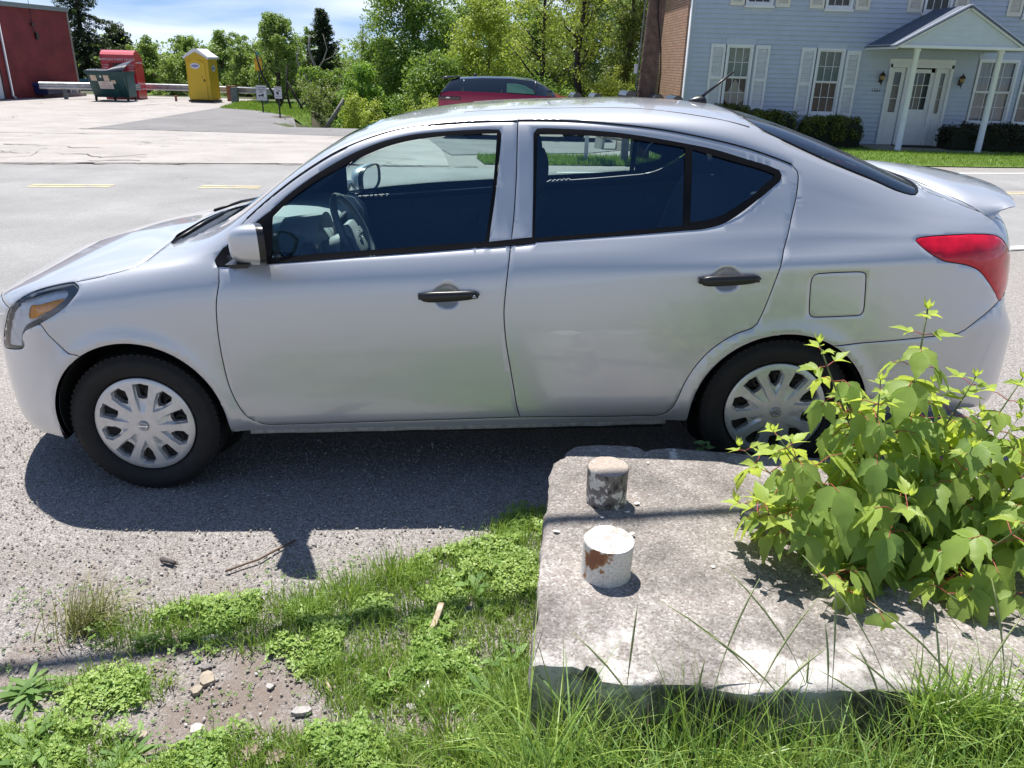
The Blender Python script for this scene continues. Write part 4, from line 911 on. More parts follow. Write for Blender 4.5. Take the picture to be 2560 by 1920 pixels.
crack([(-14,11.9),(-9.9,12.75),(-7,13.25),(-4.6,13.75),(-2.4,13.97),(-.6,14.1)],.035,1);crack([(-8.0,13.55),(-6.3,13.75)],.02,2);crack([(-9.9,15.6),(-8.8,15.7),(-7.75,15.3)],.03,3)
crack([(-9.3,14.2),(-8.2,14.6),(-7.2,14.2),(-6.6,14.7)],.02,4);crack([(-8.9,13.2),(-8.4,14.0),(-8.7,14.7)],.02,7);crack([(-12,22.4),(-10.4,22.95),(-9.2,22.75),(-8.4,22.9)],.05,5);crack([(-12.4,19.3),(-10,19.8),(-9.5,20.6)],.03,6);crack([(-7.7,13.4),(-7.2,14.1),(-6.4,14.2)],.02,8)
crack([(-4.0,14.8),(-3.1,15.2),(-1.8,15.0)],.015,9);crack([(-10.2,14.6),(-9.4,14.75),(-8.6,14.3)],.02,12)
lotline=mat('lot_paint',(.55,.53,.50),.9,noise=(6,.15))
for a,b_ in (((-21.9,37.1),(-21.3,41.5)),((-16.75,35.1),(-16.2,40.2))): sheet('lot_line',[(a[0]-.07,a[1]),(a[0]+.07,a[1]),(b_[0]+.07,b_[1]),(b_[0]-.07,b_[1])],1.0,.012,lotline)
# lawns
lawn_m=ground_mat('lawn',[(.11,.19,.03),(.15,.25,.04),(.20,.30,.06)],60,500,bump=.8,dist=.02)
LAWN=[(4.2,15.9),(9.5,16.45),(20,18.8),(60,27.8),(60,60),(4.0,60),(3.3,26),(3.1,18.5),(2.6,16.6),(3.0,15.1)]
sheet('lawn',LAWN,1.0,.012,lawn_m)
VERGE=[(-.6,14.6),(3.1,15.05),(3.0,15.8),(2.0,16.1),(.2,16.0),(-.8,15.6)]
sheet('verge',VERGE,.5,.012,lawn_m)
BANK=[(-13.4,38.6),(-13.9,41.8),(-11.0,41.6),(-9.0,36),(-7.9,31.5),(-8.3,30.6),(-10.9,34.3),(-12.9,35.9)]
sheet('grass_bank',BANK,1.0,.012,lawn_m,fn=lambda x,y:.12*sm((x+12)/2)*0)
def blades(name,xy,h_,w_,m,lean=.5,seg=3,z0=None,kind='stuff',parent=None,dirs=None,droop=.6,var=None):
    """curved tapering grass blades; arrays for height and width"""
    n=len(xy);h_=np.broadcast_to(h_,(n,)).astype(float);w_=np.broadcast_to(w_,(n,)).astype(float)
    a=RNG.uniform(0,2*np.pi,n) if dirs is None else dirs;ln=np.abs(RNG.normal(0,1,n))*lean;ln=np.clip(ln,0,1.6)
    z0=T(xy[:,0],xy[:,1]) if z0 is None else z0
    V=[];t=np.linspace(0,1,seg+1)
    fa=a+RNG.uniform(-1.2,1.2,n)+np.pi/2
    for tt in t:
        th=ln*(.25+tt*droop)*1.0
        hor=h_*tt*np.sin(np.clip(th,0,2.0));ver=h_*tt*np.cos(np.clip(th,0,2.0)*.9)
        cxx=xy[:,0]+np.cos(a)*hor;cyy=xy[:,1]+np.sin(a)*hor;czz=z0+ver
        ww=w_*(1-tt**1.6)*.5+1e-4
        V.append(np.stack([cxx-np.cos(fa)*ww,cyy-np.sin(fa)*ww,czz],1));V.append(np.stack([cxx+np.cos(fa)*ww,cyy+np.sin(fa)*ww,czz],1))
    V=np.stack(V,1);k=2*(seg+1);base=np.arange(n)[:,None,None]*k
    q=np.array([[2*i,2*i+1,2*i+3,2*i+2] for i in range(seg)])[None]
    Fc=(base+q).reshape(-1,4);vr=np.repeat(RNG.random(n) if var is None else var,k)
    o=fastmesh(name,V.reshape(-1,3),Fc,m,parent,var=vr)
    if kind:tag(o,kind=kind)
    return o
def scatter(poly,n,jit=None):
    poly=np.array(poly);lo=poly.min(0);hi=poly.max(0);o=[]
    while sum(map(len,o))<n:
        q=RNG.uniform(lo,hi,(n*2,2));o.append(q[inpoly(poly,q[:,0],q[:,1])])
    return np.concatenate(o)[:n]
grass_far=leafmat('grass_far',(.12,.21,.03),(.23,.34,.06),tw=.35)
q=scatter([(3.0,15.1),(9.5,16.45),(15.5,17.8),(15.5,24.2),(3.2,24.2),(2.6,16.6)],26000);blades('lawn_grass',q,RNG.uniform(.03,.075,len(q)),.012,grass_far,.5,2,z0=T(q[:,0],q[:,1])+.01);tag(bpy.data.objects['lawn_grass'],'mown green grass of the lawn before the pale blue house','grass')
q=scatter(VERGE,9000);o=blades('verge_grass',q,RNG.uniform(.04,.13,len(q)),.012,grass_far,.5,2,z0=T(q[:,0],q[:,1])+.01);tag(o,'rough grass strip under the mailboxes across the road','grass')
q=scatter(BANK,9000);o=blades('bank_grass',q,RNG.uniform(.05,.12,len(q)),.02,grass_far,.5,2,z0=T(q[:,0],q[:,1])+.01);tag(o,'short grass on the small bank around the two white signs','grass')
# =====================================================================
#  HOUSE (wall plane Y=24.3), porch, shrubs
# =====================================================================
GZ=-.34; YW=24.3
siding=mat('pale_blue_siding',(.44,.49,.58),.5,noise=(3,.05))
white=mat('white_paint',(.70,.71,.72),.45,noise=(5,.05))
whitep2=mat('white_shutter',(.68,.69,.71),.5,noise=(8,.06))
cream=mat('cream_shutter',(.66,.63,.55),.5,noise=(8,.06))
dark_in=mat('dark_room',(.02,.02,.022),.9)
paneg=glass('house_glass',(.80,.84,.84),.0,1,1.5)
brick,nt,p=_new('tan_brick');MATS['brick']=brick
tc=N(nt,'ShaderNodeTexCoord');mp=N(nt,'ShaderNodeMapping');mp.inputs['Rotation'].default_value=(rad(90),0,rad(90));bt=N(nt,'ShaderNodeTexBrick')
sxyz=N(nt,'ShaderNodeSeparateXYZ');cmb=N(nt,'ShaderNodeCombineXYZ');nt.links.new(tc.outputs['Object'],sxyz.inputs[0]);nt.links.new(sxyz.outputs[1],cmb.inputs[0]);nt.links.new(sxyz.outputs[2],cmb.inputs[1]);nt.links.new(cmb.outputs[0],bt.inputs[0])
bt.inputs['Color1'].default_value=(.40,.21,.13,1);bt.inputs['Color2'].default_value=(.50,.30,.19,1);bt.inputs['Mortar'].default_value=(.16,.13,.11,1);bt.inputs['Scale'].default_value=1;bt.inputs['Brick Width'].default_value=.215;bt.inputs['Row Height'].default_value=.075;bt.inputs['Mortar Size'].default_value=.010
nt.links.new(bt.outputs['Color'],p.inputs['Base Color']);b_=N(nt,'ShaderNodeBump');b_.inputs['Strength'].default_value=.6;b_.inputs['Distance'].default_value=.01;b_.invert=True;nt.links.new(bt.outputs['Fac'],b_.inputs['Height']);nt.links.new(b_.outputs[0],p.inputs['Normal']);p.inputs['Roughness'].default_value=.85
HO=empty('house',(0,0,0));tag(HO,'pale blue two storey house with tan brick side wall and white shutters','house')
def lap(name,x0,x1,z0,z1,y,e,m,parent,holes=[]):
    g=MB();z=z0
    while z<z1-1e-6:
        zz=min(z+e,z1);segs=[(x0,x1)]
        for a,b,c,d in holes:
            if z<d-.02 and zz>c+.02:
                ns=[]
                for s,t in segs:
                    if b<=s or a>=t: ns.append((s,t))
                    else:
                        if a>s: ns.append((s,a))
                        if b<t: ns.append((b,t))
                segs=ns
        for s,t in segs: g.add([(s,y,z),(t,y,z),(t,y-.030,z),(s,y-.030,z),(s,y-.002,zz),(t,y-.002,zz)],[(0,1,2,3),(3,2,5,4)])
        z=zz
    return g.build(name,m,parent,fix=False)
WX1=(5.80,6.56);WX2=(8.37,9.15);ZT,ZB=2.30,.52
wins=[(5.80,6.56,.58,2.31),(8.37,9.15,.50,2.27),(12.97,14.12,.36,2.10),(14.28,15.4,.36,2.10)]
up=[(6.18,6.93,3.32,5.0),(8.38,9.13,3.28,5.0),(11.10,11.86,3.24,5.0),(13.85,14.6,3.2,5.0)]
holes=[(a-.02,b+.02,c-.02,d+.02) for a,b,c,d in wins+up]+[(10.46,12.28,-.34,1.93)]
lap('siding_wall',4.80,19.0,GZ+.05,5.6,YW,.125,siding,HO,holes)
g=MB();g.box((4.735,YW+.0,2.62),(.15,.06,5.9));g.build('corner_board',siding,HO)
g=MB();g.box((4.66,YW+4.0,2.7),(.10,7.98,6.1));g.build('brick_wall',brick,HO)
g=MB();g.box((11.8,YW+8.05,2.6),(14.4,.1,6.2));g.box((19.05,YW+4,2.6),(.1,8,6.2));g.build('rear_wall',siding,HO)
g=MB();g.box((11.8,YW+.35,2.6),(14.0,.02,6.0));g.build('dark_backing',dark_in,HO)  # near-black sheet stands in for the unlit rooms behind the windows
g=MB();g.prism([(4.3,5.6),(19.4,5.6),(19.4,5.75),(4.3,5.75)],.5,Matrix.Identity(3)); 
g=MB();g.add([(4.2,YW-.5,5.55),(19.5,YW-.5,5.55),(19.5,YW+4,8.0),(4.2,YW+4,8.0),(4.2,YW+8.5,5.55),(19.5,YW+8.5,5.55),(4.2,YW-.5,5.4),(19.5,YW-.5,5.4),(4.2,YW+8.5,5.4),(19.5,YW+8.5,5.4)],[(0,1,2,3),(3,2,5,4),(6,7,1,0),(4,5,9,8),(0,3,4,8,6),(1,7,9,5,2),(6,8,9,7)])
roofm=mat('blue_grey_shingle',(.10,.125,.17),.8,noise=(26,.35),bump=(30,.5,.02));g.build('roof',roofm,HO)
g=MB();g.tube([(4.70,YW-.07,5.5),(4.70,YW-.07,-.1),(4.62,YW-.16,-.28)],.04,6);g.build('downpipe',white,HO)
def window(x0,x1,z0,z1,y,cols=3,rows=2,frame=.06,curt=None,sill=True):
    w=(x1-x0);f=empty('window',((x0+x1)/2,y,z0),parent=HO);h=z1-z0;g=MB();fw=frame
    for sx_ in(-1,1): g.box((sx_*(w/2-fw/2),-.01,h/2),(fw,.09,h))
    g.box((0,-.01,h-fw/2),(w-2*fw,.088,fw));g.box((0,-.01,fw/2),(w-2*fw,.088,fw));g.build('frame',white,f)
    g=MB();g.box((0,-.012,h+.075),(w+.06,.05,.16));g.build('head_trim',siding,f)
    g=MB();g.box((0,-.0,-.13),(w+.06,.03,.14));g.build('apron',siding,f)
    if sill: g=MB();g.box((0,-.045,-.035),(w+.06,.12,.065));g.build('sill',white,f)
    iw=w-2*fw
    for k,(a,b,yy) in enumerate(((h/2,h-fw,-.005),(fw,h/2,.025))):
        g=MB();t=.03
        g.box((-iw/2+t/2,yy,(a+b)/2),(t,.035,b-a));g.box((iw/2-t/2,yy,(a+b)/2),(t,.035,b-a));g.box((0,yy,a+t/2),(iw-2*t,.034,t));g.box((0,yy,b-t/2),(iw-2*t,.034,t))
        for c in range(1,cols): g.box((-iw/2+iw*c/cols,yy+.002,(a+b)/2),(.014,.018,b-a-2*t))
        for r_ in range(1,rows): g.box((0,yy+.003,a+(b-a)*r_/rows),(iw-2*t,.016,.014))
        s=g.build('sash',white,f); q=MB();q.add([(-iw/2+t,yy+.012,a+t),(iw/2-t,yy+.012,a+t),(iw/2-t,yy+.012,b-t),(-iw/2+t,yy+.012,b-t)],[(0,1,2,3)]);q.build('pane',paneg,s)
    g=MB();g.box((0,.16,h/2),(w+.1,.01,h+.1))  # dark board behind the panes, room darkness put into its colour
    g.build('room_dark_board',mat('room_dark_board',(.035,.035,.03),.9) ,f)
    if curt=='blind':
        g=MB();g.box((0,.075,h*.75),(iw,.006,h*.46));
        g.build('curtain',mat('green_blind',(.22,.25,.19),.8),f)
        g=MB();pts=[(iw*.46*math.cos(u),.068,h*.90-.40*h*.5*abs(math.sin(u))**.8) for u in np.linspace(math.pi,2*math.pi,20)]
        g.tube(pts,.010,5);g.build('valance',mat('curtain_white',(.50,.50,.46),.8),f)
    if curt in('blind','swag','tall'):
        g=MB();V=[];nx=24;
        for i in range(nx+1):
            t=-1+2*i/nx;x=iw*.48*t
            if curt=='tall': zt,zb=h-.05,.02
            else: zt,zb=0,0
            V+=[(x,.11+.012*math.sin(i*2.1),zb),(x,.11+.012*math.sin(i*2.1),zt)]
        if curt=='tall': g.add(V,[(2*i,2*i+2,2*i+3,2*i+1) for i in range(nx) if not 8<i<15]);g.build('curtain',mat('curtain_rose',(.42,.38,.38),.9),f)
    if curt=='swag2':
        g=MB();pl=[(0,.60*h*.72),(.10,.50*h*.72),(.20,.36*h*.72),(.34,.30*h*.72),(.34,.16*h*.72),(.22,.10*h*.72),(.13,.0),(-.10,.0),(-.20,.10*h*.72),(-.34,.20*h*.72),(-.34,.28*h*.72),(-.2,.34*h*.72),(-.10,.48*h*.72)]
        g.prism([(a*iw/.68*.98,b) for a,b in pl],.004,Matrix.Translation(Vector((0,.07,0))).to_3x3());o=g.build('curtain',mat('curtain_white',(.50,.50,.46),.8),f);o.location=(0,.075,0.07)
        g=MB();g.box((0,.085,h*.75),(iw,.006,h*.46));g.build('blind',mat('green_blind',(.22,.25,.19),.8),f)
        g=MB();g.tube([(iw*.46*math.cos(u),.075,h*.97-.42*h*.5*abs(math.sin(u))**.8) for u in np.linspace(math.pi,2*math.pi,20)],.010,5);g.build('valance',mat('curtain_white',(.5,.5,.46),.8),f)
    return f
window(*wins[0],YW,curt='swag2');window(*wins[1],YW,curt='blind');window(*wins[2],YW,curt='tall');window(*wins[3],YW,curt='tall')
for u_ in up: window(*u_,YW)
def shutter(x0,x1,z0,z1,m_=None):
    m_=m_ or whitep2;w=x1-x0;h=z1-z0;g=MB();y=YW-.035
    g.box((x0+.035,y,(z0+z1)/2),(.07,.035,h));g.box((x1-.035,y,(z0+z1)/2),(.07,.035,h));
    mid=z0+h*.47
    for zc,t in((z0+.05,.10),(z1-.05,.10),(mid,.09)): g.box(((x0+x1)/2,y,zc),(w-.14,.034,t))
    for a,b in((z0+.10,mid-.045),(mid+.045,z1-.10)):
        z=a+.012
        while z<b-.008: g.box(((x0+x1)/2,y+.002,z),(w-.145,.026,.007),Rx(.75));z+=.034
    g.box(((x0+x1)/2,y+.013,(z0+z1)/2),(w-.15,.004,h-.1))
    g.build('shutter',m_,HO)
for a,b,c,d in((5.36,5.77,.64,2.32),(6.62,7.03,.58,2.31),(7.92,8.33,.47,2.28),(9.20,9.60,.45,2.23)): shutter(a,b,c,d)
for a,b in((5.75,6.14),(7.0,7.4),(7.94,8.34),(9.2,9.6),(10.64,11.05),(11.92,12.3),(13.4,13.81)): shutter(a,b,3.30-(a-5.7)*.012,4.95,cream)
# front door with sidelights
dr=empty('door',(11.38,YW,GZ),parent=HO)
g=MB()
for x in(-.88,.86): g.box((x,-.03,1.13),(.07,.12,2.24))
g.box((0,-.03,2.21),(1.81,.12,.09));g.box((0,-.015,2.325),(1.85,.05,.14));g.box((-.36,-.02,1.08),(.09,.10,2.16));g.box((.47,-.02,1.08),(.09,.10,2.16));g.box((-.01,-.03,.03),(1.70,.16,.05));g.build('door_frame',white,dr)
g=MB();g.box((.055,.02,.55),(.74,.045,1.0));g.box((-.26,.02,1.55),(.11,.045,1.0));g.box((.37,.02,1.55),(.11,.045,1.0));g.box((.055,.02,2.08),(.52,.045,.10))
for zc in(.30,.78):
    g.box((.055,-.006,zc),(.5,.012,.34),bev=.004)
lf=g.build('door_leaf',white,dr)
g=MB()
for i in(1,2): g.box((-.205+.52*i/3,.01,1.54),(.016,.02,.98))
for i in(1,2): g.box((.055,.012,1.05+.98*i/3),(.52,.018,.016))
g.build('muntin',white,lf)
g=MB();g.add([(-.205,.022,1.05),(.315,.022,1.05),(.315,.022,2.03),(-.205,.022,2.03)],[(0,1,2,3)]);g.build('pane',paneg,lf)
g=MB();g.box((-.275,-.03,.98),(.03,.03,.08));g.box((-.275,-.035,.62),(.035,.045,.50),bev=.01);g.build('handle',black,lf)
g=MB();g.box((.055,.16,1.54),(.6,.01,1.05));g.build('door_curtain',mat('door_sheer',(.20,.22,.22),.9),lf)
for xc in(-.62,.665):
    w_=.40 if xc<0 else .32;g=MB();g.box((xc,.02,.50),(w_,.04,.92));g.box((xc-w_/2+.05,.02,1.56),(.10,.04,1.2));g.box((xc+w_/2-.05,.02,1.56),(.10,.04,1.2));g.box((xc,.02,2.10),(w_-.2,.04,.12));g.box((xc,-.004,.5),(w_-.18,.012,.62),bev=.004)
    s=g.build('sidelight',white,dr);g=MB()
    for i in(1,2): g.box((xc,.012,.98+1.06*i/3),(w_-.2,.018,.014))
    g.build('muntin',white,s);g=MB();g.add([(xc-w_/2+.1,.022,.97),(xc+w_/2-.1,.022,.97),(xc+w_/2-.1,.022,2.04),(xc-w_/2+.1,.022,2.04)],[(0,1,2,3)]);g.build('pane',paneg,s)
    g=MB();g.box((xc,.12,1.5),(w_-.1,.01,1.1));g.build('side_curtain',mat('door_sheer',(.2,.22,.22),.9) if xc<0 else mat('sheer_pale',(.45,.45,.42),.9),s)
# porch
PY=22.35
po=empty('porch',(11.38,PY,GZ),parent=HO)
g=MB();pl=[(9.80,2.35),(12.97,2.35),(11.38,3.26)];
L_,R_,A_p=Vector((9.72,0,2.37)),Vector((13.05,0,2.37)),Vector((11.385,0,3.30))
def rel(v): return (v[0]-11.38,v[1]-PY,v[2]-GZ)
g=MB();g.add([rel((L_.x-.05,PY-.12,2.35)),rel((L_.x-.05,YW-.02,2.35)),rel((11.385,YW-.02,3.33)),rel((11.385,PY-.12,3.33)),rel((L_.x-.05,PY-.12,2.31)),rel((L_.x-.05,YW-.02,2.31)),rel((11.385,YW-.02,3.28)),rel((11.385,PY-.12,3.28))],[(0,1,2,3),(7,6,5,4),(0,4,5,1),(3,2,6,7),(0,3,7,4),(1,5,6,2)])
g.add([rel((R_.x+.05,PY-.12,2.35)),rel((R_.x+.05,YW-.02,2.35)),rel((11.385,YW-.02,3.33)),rel((11.385,PY-.12,3.33)),rel((R_.x+.05,PY-.12,2.31)),rel((R_.x+.05,YW-.02,2.31)),rel((11.385,YW-.02,3.28)),rel((11.385,PY-.12,3.28))],[(3,2,1,0),(4,5,6,7),(1,5,4,0),(7,6,2,3),(4,7,3,0),(2,6,5,1)])
g.build('porch_roof',roofm,po)
g=MB();z=2.36
while z<3.2:
    k=(3.27-z)/.91;k2=(3.27-min(z+.125,3.27))/.91;zz=min(z+.125,3.26)
    g.add([rel((11.385-1.58*k,PY,z)),rel((11.385+1.58*k,PY,z)),rel((11.385+1.58*k,PY-.014,z)),rel((11.385-1.58*k,PY-.014,z)),rel((11.385-1.58*k2,PY-.002,zz)),rel((11.385+1.58*k2,PY-.002,zz))],[(0,1,2,3),(3,2,5,4)]);z=zz
    if z>=3.255:break
g.build('gable_siding',mat('pale_gable',(.52,.57,.60),.5,noise=(4,.05)),po,fix=False)
g=MB()
for sd in(-1,1):
    a=Vector((11.385+sd*1.70,PY-.07,2.33));b=Vector((11.385,PY-.07,3.30));d=(b-a).normalized();up_=Vector((0,0,1));n_=Vector((-d.z,0,d.x))*.055*(1 if sd<0 else -1)
    V=[a-n_,b-n_,b+n_,a+n_];V=[rel(v) for v in V]+[rel(v+Vector((0,.035,0))) for v in V];g.add(V,[(0,1,2,3),(7,6,5,4),(0,4,5,1),(1,5,6,2),(2,6,7,3),(3,7,4,0)])
g.box((0.005,-.03,2.36-GZ-.03),(3.20,.05,.07));g.box((-1.67,.95,2.335-GZ-.02),(.05,1.95,.11));g.box((1.68,.95,2.335-GZ-.02),(.05,1.95,.11))
g.build('fascia',white,po)
g=MB();g.box((0,.98,2.30-GZ),(3.3,1.92,.03));g.build('soffit',mat('soffit',(.52,.52,.50),.7),po)
for xx in(10.33,12.51):
    g=MB();g.lathe([(.085,0),(.105,.0),(.105,.05),(.082,.06),(.078,1.2),(.070,2.55),(.09,2.57),(.09,2.63)],24,'z',(xx-11.38,.12,0));g.build('post',white,po)
g=MB();g.box((0,1.0,.02),(3.2,1.9,.10));g.build('porch_slab',mat('slab',(.25,.22,.20),.9,noise=(4,.2)),po)
g=MB();g.box((11.35,YW-.62,GZ+.085),(1.1,.55,.02));tag(g.build('doormat',mat('mat_dark',(.02,.02,.02),.95,noise=(90,.4)),None),'dark doormat lying before the white front door of the house','doormat')
# wall lanterns
bronze=mat('bronze',(.05,.035,.025),.45,metal=.5);amb=mat('lantern_glass',(.30,.20,.08),.25)
def lantern(x,z):
    e=empty('wall_lantern',(x,YW-.03,z),parent=HO)
    g=MB();g.box((0,.0,-.06),(.07,.03,.16),bev=.01);g.tube([(0,-.01,-.10),(0,-.07,-.17),(0,-.12,-.10)],.010,6);g.tube([(0,-.12,-.10),(0,-.12,-.23)],[.018,.004],6);g.build('bracket',bronze,e)
    g=MB();g.lathe([(.03,-.09),(.055,-.06),(.075,.05),(.095,.06),(.06,.10),(.02,.135),(.012,.17),(.0,.175)],6,'z',(0,-.12,0),smooth=False);g.build('cage',bronze,e)
    g=MB();g.lathe([(.057,-.055),(.074,.045)],6,'z',(0,-.12,0),smooth=False);o=g.build('lantern_pane',amb,e);o.scale=(1.02,1,1)
lantern(10.27,1.55);lantern(12.54,1.53)
text('house_number','1504',.13,mat('number_dark',(.03,.03,.035),.5),HO,(10.205,YW-.025,1.20))
# =====================================================================
#  FOLIAGE HELPERS
# =====================================================================
def leafcloud(cs,rs,nper,size,flat=.75,outward=None,aspect=.6):
    """leaf quads around clump centres; returns V,F,var"""
    cs=np.asarray(cs,float);K=len(cs);nper=int(nper);n=K*nper
    d=RNG.normal(size=(n,3));d/=np.linalg.norm(d,axis=1,keepdims=True);rr=RNG.random(n)**.45
    c=np.repeat(cs,nper,0);R_=np.repeat(np.broadcast_to(rs,(K,)),nper)
    P_=c+d*(rr*R_)[:,None]*np.array([1,1,flat])
    nv=d*.6+RNG.normal(size=(n,3))*.6+np.array([0,0,.45]);nv/=np.linalg.norm(nv,axis=1,keepdims=True)
    t=np.cross(nv,RNG.normal(size=(n,3)));t/=np.linalg.norm(t,axis=1,keepdims=True);b=np.cross(nv,t)
    s=size*RNG.uniform(.6,1.35,n)[:,None]
    V=np.stack([P_-t*s*.5,P_-b*s*aspect*.5+nv*s*.06,P_+t*s*.5,P_+b*s*aspect*.5+nv*s*.06],1).reshape(-1,3)
    F_=np.arange(n*4).reshape(-1,4);var=np.repeat(np.clip(np.repeat(RNG.random(K)*.5,nper)+RNG.random(n)*.5,0,1),4)
    return V,F_,var
def trunkmesh(parent,m,H,r,limbs=7,spread=1.2,z0=.35,lean=(0,0),name='trunk',seed=0,fork=None,up=.8):
    rg=random.Random(seed);g=MB();pts=[Vector((0,0,-.3))];
    for i in range(1,9):
        t=i/8;pts.append(Vector((lean[0]*t*H+rg.uniform(-.03,.03)*H*.4,lean[1]*t*H+rg.uniform(-.03,.03)*H*.4,H*t)))
    g.tube(pts,[r*(1.15 if i==0 else 1-.78*(i/8)) for i in range(9)],8);ends=[]
    for k in range(limbs):
        t=z0+(1-z0)*.92*(k+rg.random()*.6)/limbs;i=min(7,int(t*8));b=pts[i].lerp(pts[i+1],t*8-i);a=rg.uniform(0,6.28);ln=spread*(1.1-.6*t)*rg.uniform(.7,1.15);d=Vector((math.cos(a),math.sin(a),up*rg.uniform(.5,1.2)))
        p1=b+d*ln*.35;p2=b+d*ln*.7+Vector((rg.uniform(-.1,.1),rg.uniform(-.1,.1),.12))*ln;p3=b+d*ln+Vector((rg.uniform(-.2,.2),rg.uniform(-.2,.2),.25))*ln
        rr=r*(1-.8*t)*.55;g.tube([b,p1,p2,p3],[rr,rr*.75,rr*.5,rr*.2],6);ends+=[p2,p3,p1]
        for q in range(3):
            a2=rg.uniform(0,6.28);s=p1.lerp(p3,rg.random());e_=s+Vector((math.cos(a2),math.sin(a2),rg.uniform(-.1,.9)))*ln*.4;g.tube([s,s.lerp(e_,.5)+Vector((0,0,.05*ln)),e_],[rr*.35,rr*.25,rr*.1],5);ends.append(e_)
    return g.build(name,m,parent),ends
bark=mat('bark',(.075,.06,.05),.9,noise=(14,.4),bump=(20,.6,.03));barkd=mat('bark_dark',(.032,.027,.024),.9,noise=(14,.4),bump=(20,.6,.03));barkg=mat('bark_grey',(.25,.23,.21),.9,noise=(10,.35),bump=(20,.5,.02))
LM={'light':leafmat('leaf_light',(0.145,0.238,0.0512),(0.33,0.439,0.128),tw=.42),
'mid':leafmat('leaf_mid',(0.0679,0.156,0.0279),(0.232,0.348,0.0698),tw=.40),
'bright':leafmat('leaf_bright',(0.0969,0.238,0.0279),(0.29,0.476,0.0698),tw=.45),
'yellow':leafmat('leaf_yellow',(0.253,0.329,0.0465),(0.542,0.585,0.116),tw=.45),
'dark':leafmat('leaf_dark',(.012,.03,.012),(.045,.075,.028),tw=.12),
'olive':leafmat('leaf_olive',(0.0969,0.137,0.0418),(0.29,0.312,0.116),tw=.4)}
def tree(label,x,y,ztop,w,kind='mid',zlow=None,n=9000,size=.13,cl=70,name='tree',r=.12,d=None,barkm=None,limbs=9,gap=.0,lean=(0,0),seed=None,cat='tree',flat=.8,group='trees beyond the road and lots',rs=None):
    z0=float(T(x,y));H=ztop-z0;seed=abs(seed or int(x*37+y*11));e=empty(name,(x,y,z0));tag(e,label,cat,group)
    zl=(zlow if zlow is not None else z0+.25*H)-z0
    _,ends=trunkmesh(e,barkm or bark,H*.93,r,limbs=limbs,spread=w*.42,z0=max(.15,zl/H*.9),seed=seed,lean=lean)
    rg=np.random.default_rng(seed);cs=[];d_=d or w
    while len(cs)<cl:
        u=rg.normal(size=3);u/=np.linalg.norm(u);q=u*(rg.random()**.33);t=(q[2]+1)/2
        zz=zl+(H-zl)*t;wd=(1-(max(0,t-.35)/.65)**2.2)**.5*(.62+.38*min(1,t/.3))
        px,py=q[0]*w*.5*wd,q[1]*d_*.5*wd
        if gap and vnoise(px*1.3+seed,zz*1.3,seed)<gap: continue
        cs.append((px+lean[0]*zz,py+lean[1]*zz,zz-.15))
    cs=np.array(cs);R_=rg.uniform(.26,.54,len(cs))*(w/2.6)**.8 if rs is None else rg.uniform(rs*.6,rs*1.3,len(cs))
    V,F_,vr=leafcloud(cs,R_,max(4,n//len(cs)),size,flat)
    if ends:
        V2,F2,v2=leafcloud([(p.x,p.y,p.z) for p in ends],.22,max(3,n//len(cs)//3),size*.9,flat);F_=np.concatenate([F_,F2+len(V)]);V=np.concatenate([V,V2]);vr=np.concatenate([vr,v2])
    fastmesh('crown',V,F_,LM[kind],e,var=vr);return e
def conifer(label,x,y,ztop,w,n=26,group='evergreens beyond the lot',zlow=None,droop=.35,name='spruce_tree',seed=1,shape=1.0):
    z0=float(T(x,y));H=ztop-z0;e=empty(name,(x,y,z0));tag(e,label,'tree',group);rg=random.Random(seed)
    g=MB();g.tube([(0,0,-.2),(0,0,H*.98)],[.2,.03],8);P_=[];Q=[]
    for k in range(n):
        t=(k+.5)/n;z=H*(.12+.86*t);L_=w*.5*((1-t)**.75*.95+.10)*shape
        for j in range(7):
            a=rg.uniform(0,6.28);ln=L_*rg.uniform(.65,1.1);b=Vector((0,0,z));pts=[]
            for i in range(5):
                s=i/4;pts.append(b+Vector((math.cos(a),math.sin(a),0))*ln*s+Vector((0,0,-droop*ln*s+.25*ln*s*s)))
            g.tube(pts,[.03,.022,.016,.01,.005],4,cap=False)
            for i in range(int(10+ln*22)):
                s=rg.random()**.7;q=pts[min(3,int(s*4))].lerp(pts[min(4,int(s*4)+1)],s*4-int(s*4));P_.append((q.x+rg.uniform(-.09,.09),q.y+rg.uniform(-.09,.09),q.z-rg.random()*.14))
    g.build('trunk',barkd,e);V,F_,vr=leafcloud(np.array(P_),.10,3,.17,1.0,aspect=.30);fastmesh('crown',V,F_,LM['dark'],e,var=vr);return e
# ---- hedges by the house ----
def hedge(label,x,y,w,d,zt,zb,n=9000,kind='olive'):
    e=empty('hedge',(x,y,zb));tag(e,label,'hedge','clipped hedges along the house');h=zt-zb;cs=[];K=int(60*w)
    for i in range(K):
        u=RNG.uniform(-1,1,3);k=np.argmax(np.abs(u));u[k]=np.sign(u[k])*.95
        if u[2]<-.5: u[2]=abs(u[2])
        cs.append((u[0]*(w/2-.1),u[1]*(d/2-.1),h*.5+u[2]*(h/2-.08)+.04*math.sin(u[0]*7)))
    V,F_,vr=leafcloud(cs,.15,n//K,.055,.9);fastmesh('foliage',V,F_,LM[kind],e,var=vr)
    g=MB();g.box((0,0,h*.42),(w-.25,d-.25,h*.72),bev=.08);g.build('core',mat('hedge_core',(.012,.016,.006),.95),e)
    g=MB()
    for i in range(5): g.tube([(-w*.4+i*w*.2,0,-.1),(-w*.4+i*w*.2,0,.3)],.02,5)
    g.build('stem',barkd,e)
LM['hedge']=leafmat('leaf_hedge',(.03,.05,.01),(.17,.17,.03),tw=.2);LM['hedgedark']=leafmat('leaf_hedge_dark',(.015,.022,.012),(.05,.035,.02),tw=.1)
